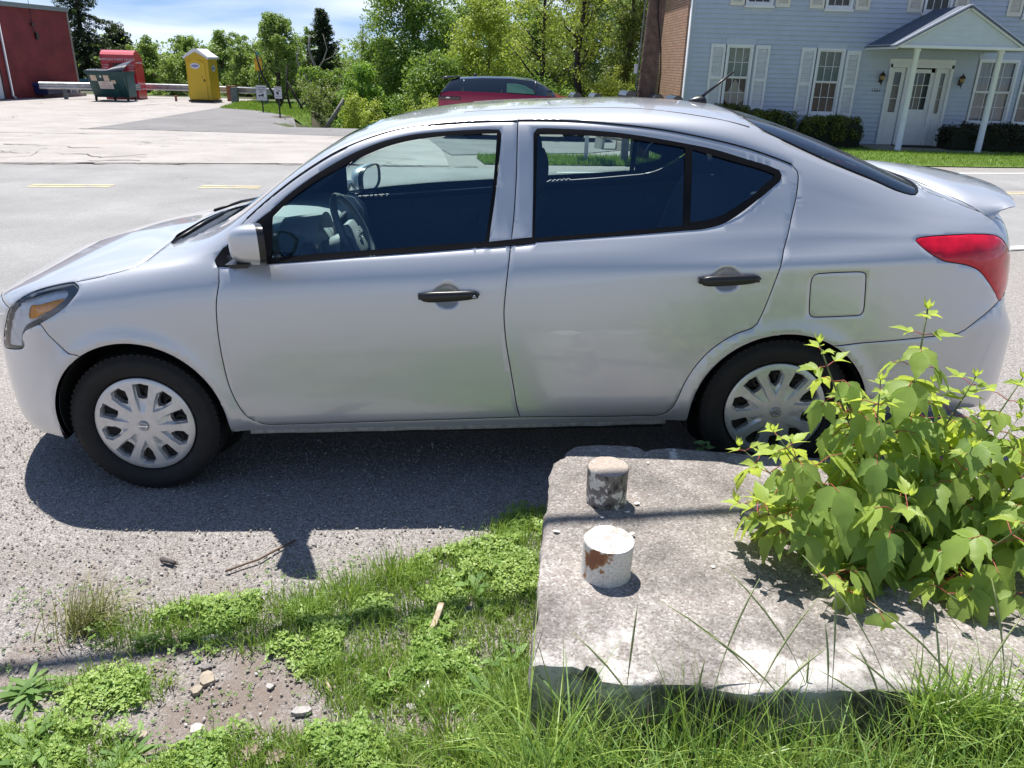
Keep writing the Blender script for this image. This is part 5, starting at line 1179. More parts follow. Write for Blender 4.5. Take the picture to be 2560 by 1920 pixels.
hedge('low clipped hedge under the window nearest the brick corner',5.9,23.6,1.1,.8,.72,-.34,7000,'hedge')
hedge('middle clipped hedge between the two shuttered windows',7.05,23.5,1.45,.9,.60,-.34,9000,'hedge')
hedge('clipped hedge just left of the white front door, under a shuttered window',8.75,23.4,1.8,1.0,.50,-.34,11000,'hedge')
hedge('dark reddish hedge behind the right porch post',13.3,23.3,2.9,1.1,.42,-.34,12000,'hedgedark')
# ---- trees ----
conifer('tall spruce with drooping limbs standing behind the red brick building',-27.6,54,6.5,6.4,30,droop=.55,seed=3,shape=1.1)
e=tree('dark rounded pine rising above the red donation bin',-27.2,58,3.5,2.3,'dark',zlow=.4,n=9000,size=.16,cl=45,d=2.3,barkm=barkd,group='evergreens beyond the lot',name='pine_tree')
conifer('dark narrow conifer behind the dead tree',-10.9,47,4.2,2.9,26,seed=8,droop=.25,name='conifer_tree')
T_=tree
T_('pale green tree right behind the red donation bin',-22.2,50,2.4,3.0,'light',n=15000,cl=60,seed=11,zlow=-2.5)
T_('pale green tree behind the left edge of the yellow toilet',-20.1,52,2.5,3.0,'light',n=15000,cl=60,seed=12,zlow=-2.5)
T_('pale green tree whose top shows over the white toilet roof',-17.9,51,3.0,3.0,'light',n=15000,cl=55,seed=13,zlow=-2.5)
T_('pale low tree between the yellow toilet and the yellow sign',-15.5,48,1.75,3.2,'light',n=15000,cl=60,seed=14,zlow=-2.5)
T_('pale tree between the donation bin and the toilet, back row',-21.2,54,2.7,3.4,'light',n=12000,cl=70,seed=41,zlow=-2.5)
T_('pale tree low behind the guard rail right of the donation bin',-19.0,47,1.3,3.0,'light',n=12000,cl=60,seed=42,zlow=-2.5)
T_('pale tree filling the row right of the toilet roof',-16.6,53,2.6,3.6,'light',n=12000,cl=70,seed=43,zlow=-2.5)
T_('light tree behind the yellow sign, in the back row',-14.2,51,2.2,3.6,'light',n=12000,cl=70,seed=44,zlow=-2.5)
T_('light tree behind the loose tree with leaning trunks',-12.2,49,2.9,3.2,'light',n=11000,cl=70,seed=45,zlow=-2.5)
T_('pale tree between spruce and donation bin, low',-25.3,56,1.5,3.4,'light',n=11000,cl=60,seed=46,zlow=-2.5)
T_('mid green tree right of the conifer in the back row',-8.9,50,2.2,3.4,'mid',n=11000,cl=70,seed=47,zlow=-2.5)
T_('mid green tree at the left flank of the largest tree',-7.0,44,3.3,2.8,'mid',n=11000,cl=70,seed=48,zlow=-2.5,gap=.15)
T_('small pale tree directly behind the yellow sign',-13.6,46,2.1,2.2,'light',n=6000,cl=40,seed=15,zlow=-2.5,gap=.3)
T_('loose light green tree with bare leaning trunks right of the yellow sign',-12.0,42,3.7,2.6,'light',n=11000,cl=75,seed=16,zlow=-1.2,gap=.34,r=.14,limbs=12)
T_('airy thin-leaved tree with sky showing through, between conifer and big green trees',-8.3,45,3.5,3.0,'light',n=3400,cl=60,seed=17,zlow=-1.0,gap=.30,r=.09,limbs=14,size=.10)
T_('bright green round bush-like tree left of the red car',-6.4,34,1.75,2.2,'bright',n=13000,cl=80,seed=18,zlow=-3.2,size=.11)
T_('large full tree, tallest left of the red car',-5.2,42,6.3,4.6,'mid',n=24000,cl=150,seed=19,zlow=-1.0,r=.22,size=.14)
T_('broad mid green tree just above the tail of the red car',-3.4,32,2.4,3.6,'mid',n=24000,cl=150,seed=20,zlow=-3.0,size=.11,r=.15)
T_('yellow green sapling at the foot of the bright round tree',-5.8,29.5,.75,1.3,'yellow',n=3000,cl=34,seed=21,zlow=-1.6,gap=.3,size=.08,r=.03)
T_('second yellow green sapling near the driveway edge',-4.9,28.2,.35,1.2,'yellow',n=2600,cl=30,seed=22,zlow=-1.8,gap=.25,size=.08,r=.03)
T_('dark leafy tree filling the gap under the conifer',-8.7,37,.9,2.6,'mid',n=11000,cl=70,seed=23,zlow=-3.2)
T_('tall pale tree in the back row over the tail of the red car',-2.9,49,6.6,5.0,'light',n=17000,cl=110,seed=51,zlow=-1,r=.2,size=.15)
T_('tall pale tree in the back row over the bonnet of the red car',.5,52,6.6,5.4,'light',n=17000,cl=110,seed=52,zlow=-1,r=.2,size=.15)
T_('tall mid green back row tree left of the brick corner',5.6,50,7.0,5.0,'mid',n=15000,cl=100,seed=53,zlow=-1,r=.2,size=.15)
T_('yellow green tree over the roof of the red car',-1.3,35,4.6,3.4,'yellow',n=15000,cl=110,seed=24,zlow=-.8,gap=.30,r=.14,size=.11)
T_('green tree behind the rear window of the red car',-.4,38,2.2,4.0,'mid',n=15000,cl=90,seed=25,zlow=-3.0)
T_('tall bare-limbed tree with sparse new leaves, left one of two dark trunks',.75,30,6.0,3.2,'yellow',n=3200,cl=60,seed=26,zlow=1.2,gap=.38,r=.12,barkm=barkd,limbs=16,size=.10)
T_('tall bare-limbed tree with sparse new leaves, right and thicker of two dark trunks',1.95,28.5,6.5,2.4,'yellow',n=2300,cl=45,seed=27,zlow=1.6,gap=.38,r=.15,barkm=barkd,limbs=14,size=.10)
T_('dense green tree left of the utility pole, in the back row',3.4,44,6.6,4.6,'olive',n=20000,cl=130,seed=28,zlow=-2,r=.2,size=.14)
T_('dense green tree in the back row behind the two dark trunks',.9,46,4.6,4.2,'mid',n=17000,cl=110,seed=29,zlow=-2,r=.2,size=.14)
T_('ivy covered dark tree immediately left of the utility pole',3.75,30,6.0,2.0,'olive',n=13000,cl=110,seed=30,zlow=-.3,r=.14,size=.09,limbs=12)
T_('another dark ivy tree half hidden behind the utility pole',5.1,33,6.0,2.6,'mid',n=10000,cl=80,seed=31,zlow=-.3,r=.14,size=.10)
T_('yellow green bush in front of the ivy tree',2.6,27.0,1.25,2.3,'yellow',n=7000,cl=55,seed=32,zlow=-.8,size=.08,r=.04,name='bush',cat='bush')
T_('low green bush under the two dark trunks',.9,27.3,.85,2.4,'bright',n=7000,cl=55,seed=33,zlow=-.8,size=.08,r=.04,name='bush',cat='bush')
T_('low bright bush touching the tail of the red car',-3.0,27.6,.35,1.6,'yellow',n=4500,cl=40,seed=34,zlow=-1.5,size=.08,r=.03,name='bush',cat='bush')
T_('scrubby bush with bare stems behind the two white signs',-8.3,34.5,.1,2.6,'olive',n=4500,cl=60,seed=35,zlow=-3.4,gap=.25,size=.09,r=.03,name='bush',cat='bush')
tag(fastmesh('far_wood',*(lambda r_:(r_[0],r_[1]))(leafcloud(np.stack([RNG.uniform(-45,30,1500),RNG.uniform(56,64,1500),RNG.uniform(-3.5,1.9,1500)],1),1.25,24,.32,.9)),LM['light'],var=RNG.random(1500*24*4)),'far band of woods beyond the lots, haze put into the pale leaf colour','woods',kind='stuff')  # light leaf colour stands in for aerial haze
# dead tree and leaning trunks
g=MB();e=empty('dead_tree',(-9.2,38,float(T(-9.2,38))));tag(e,'bleached dead tree with broken bare limbs before the dark conifer','tree')
zz=-float(T(-9.2,38))
def br(pts,r0,r1,n=7): k=len(pts);g.tube([Vector((a-(-9.2)+0,b-38,c+zz)) for a,b,c in pts],[r0+(r1-r0)*i/(k-1) for i in range(k)],n)
br([(-9.0,38,-3.6),(-9.05,38,-1.2),(-9.2,38,.2),(-9.15,38.1,1.1),(-9.4,38,1.9),(-9.35,38,2.5)],.13,.03);br([(-9.2,38,.2),(-9.7,38,.9),(-10.0,38.1,1.5),(-9.85,38,2.1)],.07,.02);br([(-9.15,38.1,1.1),(-8.8,38,1.5),(-8.6,38,2.0),(-8.75,38,2.6)],.045,.012);br([(-9.05,38,-1.2),(-8.5,38,-.3),(-8.1,38,.2),(-7.9,38,.6)],.06,.012)
br([(-9.4,38,1.9),(-9.7,38,2.2),(-9.75,38,2.5)],.025,.008);br([(-8.8,38,1.5),(-8.35,38,1.7),(-8.1,38,2.1)],.025,.008);br([(-8.5,38,-.3),(-8.2,38,-.35),(-7.8,38,-.1)],.03,.008);br([(-9.2,38,.2),(-9.6,38,.1),(-10.1,38,.5)],.04,.01)
g.build('trunk',barkg,e)
for lab_,pts,r0 in (('dark forked trunk leaning left of the dead tree',[(-10.9,37,-3.6),(-10.6,37,-.4),(-11.3,37,.9),(-11.5,37,1.8)],.13),('dark bare trunk rising straight left of the dead tree',[(-9.7,36,-3.6),(-9.75,36,-1.0),(-10.0,36,.2),(-9.9,36,1.3)],.12),('dark forked trunk right behind the camera sign',[(-8.9,35.5,-3.6),(-8.95,35.5,-.9),(-9.5,35.5,.1),(-9.8,35.5,.7)],.13)):
    x0_,y0_,z0_=pts[0];e=empty('bare_tree',(x0_,y0_,z0_));tag(e,lab_,'tree');g=MB();P_=[Vector((a-x0_,b-y0_,c-z0_)) for a,b,c in pts];r0*=.6;g.tube(P_,[r0*(1-.55*i/3) for i in range(4)],8)
    g.tube([P_[1],P_[1]+Vector((.35,0,.7)),P_[1]+Vector((.75,0,1.1)),P_[1]+Vector((.9,0,1.9))],[r0*.6,r0*.5,r0*.35,r0*.12],6);g.tube([P_[2],P_[2]+Vector((.3,0,.5)),P_[2]+Vector((.2,0,1.2))],[r0*.3,r0*.2,r0*.05],5);g.build('trunk',barkd,e)
g=MB();g.tube([(0,0,0),(.55,0,.75),(.95,0,1.35)],[.10,.09,.07],8);o=g.build('leaning_log',barkg,None);o.location=(-7.75,32.5,-1.15);tag(o,'bleached log leaning among the bushes right of the signs','log')
# =====================================================================
#  RED BRICK BUILDING ON THE LEFT
# =====================================================================
rb,nt,p=_new('red_brick');MATS['redbrick']=rb
tc=N(nt,'ShaderNodeTexCoord');bt=N(nt,'ShaderNodeTexBrick');sxyz=N(nt,'ShaderNodeSeparateXYZ');cmb=N(nt,'ShaderNodeCombineXYZ')
nt.links.new(tc.outputs['Object'],sxyz.inputs[0]);nt.links.new(sxyz.outputs[1],cmb.inputs[0]);nt.links.new(sxyz.outputs[2],cmb.inputs[1]);nt.links.new(cmb.outputs[0],bt.inputs[0])
bt.inputs['Color1'].default_value=(.24,.035,.035,1);bt.inputs['Color2'].default_value=(.19,.03,.032,1);bt.inputs['Mortar'].default_value=(.13,.03,.03,1);bt.inputs['Scale'].default_value=1;bt.inputs['Brick Width'].default_value=.2;bt.inputs['Row Height'].default_value=.07;bt.inputs['Mortar Size'].default_value=.007
nz=N(nt,'ShaderNodeTexNoise');nz.inputs['Scale'].default_value=1.1;nz.inputs['Detail'].default_value=7;nt.links.new(tc.outputs['Object'],nz.inputs[0]);mr=N(nt,'ShaderNodeMapRange');mr.inputs[1].default_value=.3;mr.inputs[2].default_value=.7;mr.inputs[3].default_value=.75;mr.inputs[4].default_value=1.2;nt.links.new(nz.outputs[0],mr.inputs[0])
mu=N(nt,'ShaderNodeVectorMath',operation='SCALE');nt.links.new(bt.outputs['Color'],mu.inputs[0]);nt.links.new(mr.outputs[0],mu.inputs['Scale']);nt.links.new(mu.outputs[0],p.inputs['Base Color']);p.inputs['Roughness'].default_value=.75
ang=math.atan2(-.45,6.3)   # slight plan angle of the long wall
BB=empty('brick_building',(-23.03,43.8,-.5),-ang*-1);tag(BB,'red brick building with flat roof and metal coping at the left edge','building')
# local frame: wall runs towards -y (the viewer), outside is +x
def bpart(n_,m_,fn): g=MB();fn(g);return g.build(n_,m_,BB)
bpart('wall',rb,lambda g:g.box((-5,-7.5,2.0),(10,15,4.0)))
bpart('coping',mat('coping_metal',(.22,.25,.25),.5,metal=.3),lambda g:(g.box((-5,-7.5,4.03),(10.2,15.2,.20))))
bpart('corner_trim',mat('corner_trim',(.30,.27,.23),.7),lambda g:g.box((-.02,.035,1.97),(.14,.10,3.9)))
bpart('downpipe',mat('pipe_white',(.60,.60,.62),.5),lambda g:g.tube([(.07,-5.3,3.9),(.07,-5.3,.15),(.2,-5.3,.05)],.05,8))
bpart('side_door',white,lambda g:g.box((.01,-6.35,1.15),(.06,1.0,2.2)))
bpart('door_frame',black,lambda g:(g.box((.02,-5.82,1.15),(.09,.06,2.3)),g.box((.02,-6.9,1.15),(.09,.06,2.3)),g.box((.02,-6.36,2.30),(.09,1.05,.06))))
bpart('wall_bracket',black,lambda g:(g.tube([(.05,-2.9,4.3),(.05,-2.9,2.9)],.012,5),g.box((.06,-2.9,3.25),(.1,.25,.10)),g.box((.06,-2.75,2.75),(.1,.16,.3))))
bpart('electric_box',mat('box_grey',(.32,.36,.38),.6),lambda g:g.box((.14,-.9,.35),(.22,.5,.6),bev=.02))
bpart('meter_box',mat('box_pale',(.5,.5,.52),.5),lambda g:g.box((.1,-.4,.3),(.14,.18,.4),bev=.01))
e=empty('wheelie_bench',(-23.0,40.9,-.45));
bpy.data.objects.remove(e)
g=MB();g.box((0,0,.30),(.7,1.7,.42),bev=.04);bx=empty('storage_box',(-22.95,41.0,-.45));tag(bx,'dark blue storage box against the red brick wall','storage box');g.build('body',mat('navy_plastic',(.012,.018,.08),.4),bx);g=MB();g.box((0,0,.56),(.76,1.76,.10),bev=.03);g.build('lid',mat('navy_lid',(.02,.035,.16),.35),bx)
g=MB();g.tube([(0,0,0),(0,0,.45),(-.1,.25,.55),(-.1,.5,.55)],.03,6);o=g.build('vent_pipe',mat('pipe_white',(.6,.6,.62),.5),None);o.location=(-22.6,42.2,-.5);tag(o,'short white bent pipe beside the dark blue storage box','pipe')
g=MB();g.add([(-27,33.5,-.55),(-24.6,38.2,-.55),(-22.2,42.9,-.55),(-23.3,43.2,-.55),(-27.5,34,-.55),(-27,33.5,-.33),(-24.6,38.2,-.33),(-22.2,42.9,-.33),(-23.3,43.2,-.33),(-27.5,34,-.33)],[(5,6,7,8,9),(0,1,6,5),(1,2,7,6),(2,3,8,7),(3,4,9,8),(4,0,5,9)]);tag(g.build('kerb',ground_mat('kerb_concrete',[(.33,.30,.25),(.38,.35,.30),(.42,.39,.33)],40,200),None),kind='structure')
# small car glimpsed under the guard rail
g=MB();g.loft([[(x,-.8,0),(x,.8,0),(x,.8,h_*.6),(x,.62,h_),(x,-.62,h_),(x,-.8,h_*.6)] for x,h_ in((-2,.5),(-1.9,.65),(-1.0,.8),(-.5,1.25),(.8,1.3),(1.5,.85),(1.95,.75),(2,.5))]);o=g.build('parked_car',mat('teal_paint',(.05,.16,.18),.3,coat=1),None,autosmooth=40);o.location=(-27.6,52.5,-1.25);o.rotation_euler=(0,0,.5);tag(o,'dark teal car glimpsed under the guard rail beside the brick building','car')
# ---- guard rails ----
galv=mat('galvanised',(.42,.43,.45),.45,metal=.55,noise=(5,.25));rust=mat('rusty_steel',(.22,.10,.06),.8,noise=(8,.5));wpost=mat('weathered_post',(.12,.14,.15),.85,noise=(9,.3))
def rail(label,P_,posts,h=.52):
    e=empty('guard_rail',(P_[0][0],P_[0][1],P_[0][2]));tag(e,label,'guard rail','steel guard rails round the lot');g=MB();secs=[]
    o=Vector(P_[0])
    prof=[(.0,-.155),(.02,-.15),(.055,-.11),(.055,-.07),(.005,-.03),(.005,.03),(.055,.07),(.055,.11),(.02,.15),(.0,.155),(-.004,.15),(.0,.11),(.0,.07),(-.04,.03),(-.04,-.03),(.0,-.07),(.0,-.11)]
    for i,q in enumerate(P_):
        a=Vector(P_[max(0,i-1)]);b=Vector(P_[min(len(P_)-1,i+1)]);t=(b-a);t.z=0;t.normalize();nv=Vector((t.y,-t.x,0))
        secs.append([Vector(q)-o+nv*u+Vector((0,0,v)) for u,v in prof])
    g.loft(secs);g.build('rail',galv,e,autosmooth=40)
    for x,y,z1,z0,w_,mm in posts:
        g=MB();g.box((x-o.x,y-o.y,(z1+z0)/2-o.z),(w_,w_*.8,z1-z0));g.build('post',mm,e)
rail('short guard rail left of the green dumpster, before the brick building',[(-22.5,39.3,.10),(-21,39.9,.10),(-19.8,40.3,.08),(-18.6,41.2,.06)],[(-21.6,39.8,.15,-.55,.15,wpost)])
rail('long guard rail running behind the yellow toilet',[(-19.4,42.9,.03),(-17,42.6,.04),(-15,42.3,.02),(-13.65,41.9,.02),(-12.9,41.0,.05),(-12.0,39.6,.10),(-10.9,38.4,.10)],[(-16.2,42.75,.1,-.5,.15,wpost),(-14.35,41.9,.22,-.5,.45,rust),(-13.7,40.3,.20,-.52,.30,wpost),(-12.0,39.7,.2,-.6,.15,wpost)])
g=MB();g.lathe([(.06,0),(.05,.2),(.09,.22),(.09,.26),(0,.26)],10,'z');o=g.build('rusty_stub',rust,None);o.location=(-16.6,40.4,-.5);tag(o,'small rusty stub post standing left of the yellow toilet','post')
# ---- dumpster ----
dg=mat('dumpster_green',(.012,.055,.058),.45,noise=(3,.35));dgl=mat('dumpster_side',(.025,.085,.10),.5,noise=(2.5,.3));lidm=mat('lid_black',(.06,.07,.09),.35,noise=(5,.2));stk=mat('sticker_white',(.62,.58,.55),.7,noise=(9,.12));stt=mat('sticker_tan',(.55,.45,.36),.8,noise=(6,.2));redt=mat('sign_red',(.5,.05,.06),.6)
DU=empty('dumpster',(-19.0,38.6,-.5),.08);tag(DU,'dark green dumpster on castors with a black ribbed lid, one half propped up','dumpster')
# local: x along the front 0.. , y back
g=MB()
xa,xb=-.80,.78
prof=[(-.03,1.24),(1.42,1.24),(1.42,.17),(.52,.17)]   # y,z outline of the end: sloping front
V=[(xa,y,z) for y,z in prof]+[(xb,y,z) for y,z in prof]
g.add(V,[(0,1,2,3),(7,6,5,4),(0,4,5,1),(2,6,7,3),(3,7,4,0)]);g.add([(xa,.52,.17),(xa,1.42,.17),(xb,1.42,.17),(xb,.52,.17)],[(0,1,2,3)])
b0=g.build('body',dg,DU)
g=MB();g.box((xb+.012,.92,.72),(.02,.95,.98));g.build('side_panel',dgl,DU)
g=MB();g.box((-.01,-.06,1.25),(1.72,.09,.10));g.box((xb+.02,.70,1.25),(.09,1.5,.12));g.box((xa-.02,.70,1.25),(.09,1.5,.12));g.build('rim',dg,DU)
g=MB()
for i in range(14):
    x=-.85+i*.065;g.tube([(x,-.10,1.30+.012*(i%2)),(x,.6,1.36+.012*(i%2)),(x,1.42,1.33)],.032,6)
g.build('lid',lidm,DU)
g=MB()
for i in range(12):
    x=.07+i*.064;r_=.06+.30*(i/11)**.7;g.tube([(x,-.02,1.30+.03*(i/11)),(x+.06,.5,1.38+r_*.55),(x+.10,1.1,1.40+r_)],.033,6)
g.build('lid',lidm,DU)
def slopept(x,z,off=.008): # on sloping front face
    t=(1.24-z)/1.07;y=-.03+.55*t;return (x,y-off,z-off*.5)
def sticker(name,x0,x1,z0,z1,mm,par=DU,skew=.0):
    g=MB();g.add([slopept(x0,z0),slopept(x1,z0),slopept(x1,z1),slopept(x0,z1)],[(0,1,2,3)]);return g.build(name,mm,par)
sticker('sign',-.40,.22,.55,.88,stk);sticker('sticker',-.68,-.42,.90,1.14,stt);sticker('sticker',-.10,.14,.90,1.14,stt);sticker('sticker',.20,.38,.78,.93,stt);sticker('sticker',-.26,-.18,1.04,1.13,stk)
rt=math.atan2(1.07,.55)
for s_,z_,sz in(('WARNING',.80,.07),('DO NOT PLAY',.72,.075),('ON OR AROUND',.64,.06)):
    text('sign_lettering',s_,sz,redt,DU,slopept(-.09,z_,.016),(rt,0,0),.001)
for x,y in((-.72,.45),(.70,.50),(-.15,1.2),(.72,1.38)):
    g=MB();g.lathe([(0,-.03),(.085,-.03),(.09,0),(.085,.03),(0,.03)],14,'x',(x,y,.09));g.box((x,y+.02,.16),(.08,.10,.05));g.box((x-.04,y,.12),(.01,.05,.1));g.box((x+.04,y,.12),(.01,.05,.1));g.build('castor',mat('castor_black',(.03,.028,.026),.6),DU)
# ---- donation bin ----
br_=mat('bin_red',(.48,.012,.035),.35,noise=(3,.15),coat=.4);wt=mat('lettering_white',(.75,.72,.72),.5);btop=mat('bin_top_pink',(.62,.10,.12),.3,coat=.6)
BN=empty('donation_bin',(-19.5,41.1,-.5),.10);tag(BN,'red charity donation bin with white lettering behind the dumpster','donation bin')
g=MB();sec=[];w_=.78
prof=[(0,0),(0,2.02),(.12,2.13),(.38,2.22),(.75,2.13),(1.12,1.85),(1.18,1.2),(1.18,0)]
g.add([(-w_,y,z) for y,z in prof]+[(w_,y,z) for y,z in prof],[tuple(range(8)),tuple(range(15,7,-1))]+[(i,i+8,(i+1)%8+8,(i+1)%8) for i in range(8) if i not in(1,2)]);g.build('body',br_,BN)
g=MB();g.add([(-w_,0,2.02),(w_,0,2.02),(w_,.12,2.13),(-w_,.12,2.13),(-w_,.38,2.22),(w_,.38,2.22)],[(0,1,2,3),(3,2,5,4)]);g.build('top',btop,BN)
g=MB();g.box((-.02,.15,1.42),(.86,.36,.55));
g=MB();x0_,x1_,z0_,z1_=-.42,.40,1.15,1.66;g.add([(x0_,-.004,z0_),(x1_,-.004,z0_),(x1_,-.004,z1_),(x0_,-.004,z1_)],[(0,1,2,3)]);g.build('chute_shade_panel',mat('bin_red_shaded',(.22,.006,.015),.5),BN)  # flat panel, shade of the chute hollow painted as darker red
g=MB();g.box((.05,-.012,1.55),(.5,.012,.14));g.build('chute_opening',black,BN)
text('lettering','AMERICAN THRIFT CENTER',.135,wt,BN,(-.02,-.012,1.80),(math.pi/2,0,0),.002)
for i,s_ in enumerate(('CLOTHES','SHOES','LINENS','TOYS')):
    text('lettering',s_,.075,wt,BN,(-.60,-.010,1.55-.11*i),(math.pi/2,0,0),.002);text('lettering',s_,.075,wt,BN,(.60,-.010,1.55-.11*i),(math.pi/2,0,0),.002)
text('lettering','CLOTHING & SHOES',.11,wt,BN,(w_+.008,.60,1.66),(math.pi/2,0,math.pi/2),.002);text('lettering','THANK YOU',.10,wt,BN,(w_+.008,.85,.45),(math.pi/2,0,math.pi/2),.002)
# ---- portable toilet ----
ty_=mat('toilet_yellow',(.56,.37,.012),.45,noise=(3,.06));tw_=mat('toilet_roof',(.72,.72,.76),.4)
PT=empty('portable_toilet',(-15.35,40.25,-.5),.0);PT.rotation_euler=(0,0,rad(-3));tag(PT,'yellow portable toilet with a white peaked roof on black skids','portable toilet')
g=MB();g.box((0,.55,1.05),(1.10,1.08,1.90),bev=.03);g.build('cabin',ty_,PT)
g=MB();rp=[(-.62,1.93),(-.62,2.02),(-.30,2.24),(-.08,2.38),(.10,2.38),(.34,2.20),(.62,2.02),(.62,1.93)]
g.prism(rp,1.22,Matrix.Identity(3));o=g.build('roof',tw_,PT);o.location=(0,-.06,0)
g=MB();g.prism([(-.54,1.9),(-.5,1.98),(0,2.24),(.5,1.98),(.54,1.9)],.02,Matrix.Identity(3));o=g.build('gable',ty_,PT);o.location=(0,-.075,0)
g=MB();dpl=[(-.46,.14)]+[(-.46,1.72)]+[(-.46+.84*t,1.72+.20*math.sin(math.pi*t)) for t in np.linspace(.08,.92,10)]+[(.38,1.72),(.38,.14)]
g.prism(dpl,.03,Matrix.Identity(3));dd=g.build('door',mat('toilet_door',(.60,.40,.014),.4),PT);dd.location=(0,-.02,0)
g=MB();g.box((.31,-.02,.98),(.06,.03,.10));g.box((.22,-.01,1.14),(.05,.02,.03));g.build('handle',mat('castor_black',(.03,.028,.026),.6),dd)
def oval(par,cx_,cz_,a,b,rot,y=-.006):
    g=MB();g.add([(a*math.cos(u),0,b*math.sin(u)) for u in np.linspace(0,2*math.pi,29)[:-1]],[tuple(range(28))]);o=g.build('badge',mat('badge_white',(.62,.62,.70),.4),par);o.location=(cx_,y,cz_) if rot==0 else (y,cx_,cz_);o.rotation_euler=(0,0,rot)
    g=MB();g.add([(a*.80*math.cos(u),-.003,b*.45*math.sin(u)) for u in np.linspace(0,2*math.pi,29)[:-1]],[tuple(range(28))]);g.build('badge_band',mat('badge_blue',(.22,.24,.42),.4),o)
oval(dd,-.08,1.62,.23,.13,0);oval(PT,.55,1.52,.20,.15,math.pi/2,.562)
g=MB();g.box((0,.55,.05),(1.2,1.1,.07));g.box((-.5,.5,.03),(.1,1.2,.10));g.box((.5,.5,.03),(.1,1.2,.10));g.build('skid',black,PT)
# ---- signs ----
signw=mat('sign_white',(.60,.60,.62),.5);signk=mat('sign_ink',(.03,.03,.035),.6);signy=mat('sign_yellow',(.72,.36,.005),.5)
def sign(label,x,y,zc,w,h,pm,post_to,lean=0,blank=None):
    z0=float(T(x,y));e=empty('sign',(x,y,z0));tag(e,label,'sign');g=MB();g.box((0,.03,(zc-z0+h*.3)/2),(.05,.04,zc-z0+h*.3));g.build('post',black,e);g=MB();g.box((0,0,zc-z0),(w,.015,h),bev=.004);f=g.build('panel',pm,e)
    return e,f,zc-z0
e,f,zc=sign('white sign reading customer parking only, left of the camera sign',-10.22,33.2,.30,.40,.55,signw,0)
g=MB();g.box((0,-.002,zc),(.425,.010,.575));g.build('border',mat('sign_border',(.2,.2,.22),.5),e)
for s_,dz_,sz in(('CUSTOMER',.19,.068),('PARKING',.11,.075),('ONLY',.03,.07)): text('lettering',s_,sz,signk,f,(0,-.012,zc+dz_),(math.pi/2,0,0),.001)
g=MB();g.box((-.03,-.011,zc-.10),(.20,.004,.045));g.box((.05,-.011,zc-.065),(.09,.004,.05));
for q in(-.09,.05): g.lathe([(0,-.014),(.022,-.014),(.022,-.008)],12,'y',(q,0,zc-.13))
g.build('tow_symbol',signk,f);text('lettering','TOW AWAY ZONE',.035,signk,f,(0,-.012,zc-.20),(math.pi/2,0,0),.001)
e,f,zc=sign('white sign with a black arrow and camera symbol, the rightmost sign',-8.64,30,.46,.27,.40,signw,0)
text('lettering','WARNING',.052,redt,f,(0,-.012,zc+.16),(math.pi/2,0,0),.001)
g=MB();g.add([(-.06,-.011,zc+.112),(-.055,-.011,zc+.128),(.05,-.011,zc+.075),(.045,-.011,zc+.060)],[(0,3,2,1)]);g.add([(.03,-.011,zc+.085),(.09,-.011,zc+.045),(.028,-.011,zc+.042),(.06,-.011,zc+.085)],[(0,1,2),(0,1,3)]);g.lathe([(0,-.014),(.04,-.014),(.042,-.008)],14,'y',(-.02,0,zc-.02));g.box((-.02,-.011,zc+.02),(.09,.004,.02));g.box((0,-.011,zc-.07),(.02,.004,.03));g.build('camera_symbol',signk,f)
text('lettering','VIDEO SURVEILLANCE',.022,signk,f,(0,-.012,zc-.13),(math.pi/2,0,0),.001)
e,f,zc=sign('yellow sign on a tall thin post under a small green street sign',-12.35,40,1.27,.34,.56,signy,0)
text('lettering','SLOW',.13,signk,f,(0,-.012,zc+.20),(math.pi/2,0,0),.001)
g=MB();g.lathe([(0,-.014),(.03,-.014),(.03,-.008)],12,'y',(.04,0,zc+.06));g.box((.03,-.011,zc-.02),(.05,.004,.11));g.box((.07,-.011,zc-.10),(.03,.004,.12),Ry(.4));g.box((.0,-.011,zc-.10),(.03,.004,.12),Ry(-.4));g.build('figure_symbol',mat('sign_orange',(.45,.16,.01),.5),f)
g=MB();g.box((0,.03,zc+.38),(.04,.03,.3));g.build('upper_post',black,e);g=MB();g.box((.0,0,zc+.47),(.20,.01,.14));g.build('street_sign',mat('sign_green',(.05,.25,.20),.5),e)
# =====================================================================
#  RED SPORT UTILITY CAR
# =====================================================================
SU=empty('red_suv',(-2.22,22.9,-.32),0);tag(SU,'red sport utility car with a black roof parked beyond the silver sedan','car')
sred=mat('suv_red',(.36,.004,.035),.22,coat=1,metal=.25);sblk=mat('suv_black',(.035,.04,.05),.18,coat=1);sgl=mat('suv_glass',(.010,.014,.022),.05,spec=.8,coat=1)
# x: 0 tail .. 4.75 nose ; y: 0 near side .. 1.95 far side
st_=[(0,.62,1.02,1.02,.93,.0),(.06,.42,1.20,1.19,.95,.0),(.30,.36,1.24,1.52,.97,.24),(.55,.34,1.245,1.585,.975,.27),(1.2,.32,1.24,1.625,.98,.25),(2.0,.32,1.22,1.63,.98,.24),(2.55,.32,1.19,1.585,.98,.25),(2.85,.32,1.175,1.47,.98,.28),(3.2,.32,1.16,1.24,.975,.33),(3.4,.33,1.14,1.15,.97,.3),(4.0,.35,1.10,1.105,.96,.2),(4.5,.40,1.0,1.01,.90,.15),(4.72,.5,.82,.83,.75,.1)]
def susec(x,zb,zs,zt,hw,ins):
    c=.975;L_=[]
    pr_=[(hw*.93,zb),(hw,zb+.16),(hw,(zb+zs)*.52),(hw*.985,zs-.12),(hw*.95,zs),(hw-ins*.55,zs+(zt-zs)*.55),(hw-ins,zt-.035 if zt>zs+.05 else zs+(zt-zs)*.7),(hw-ins-.12,zt),(0,zt+.012)]
    L_=[(x,c-a,z) for a,z in pr_]+[(x,c+a,z) for a,z in pr_[-2::-1]];return L_
secs=[susec(*q) for q in st_];n_=len(secs[0])
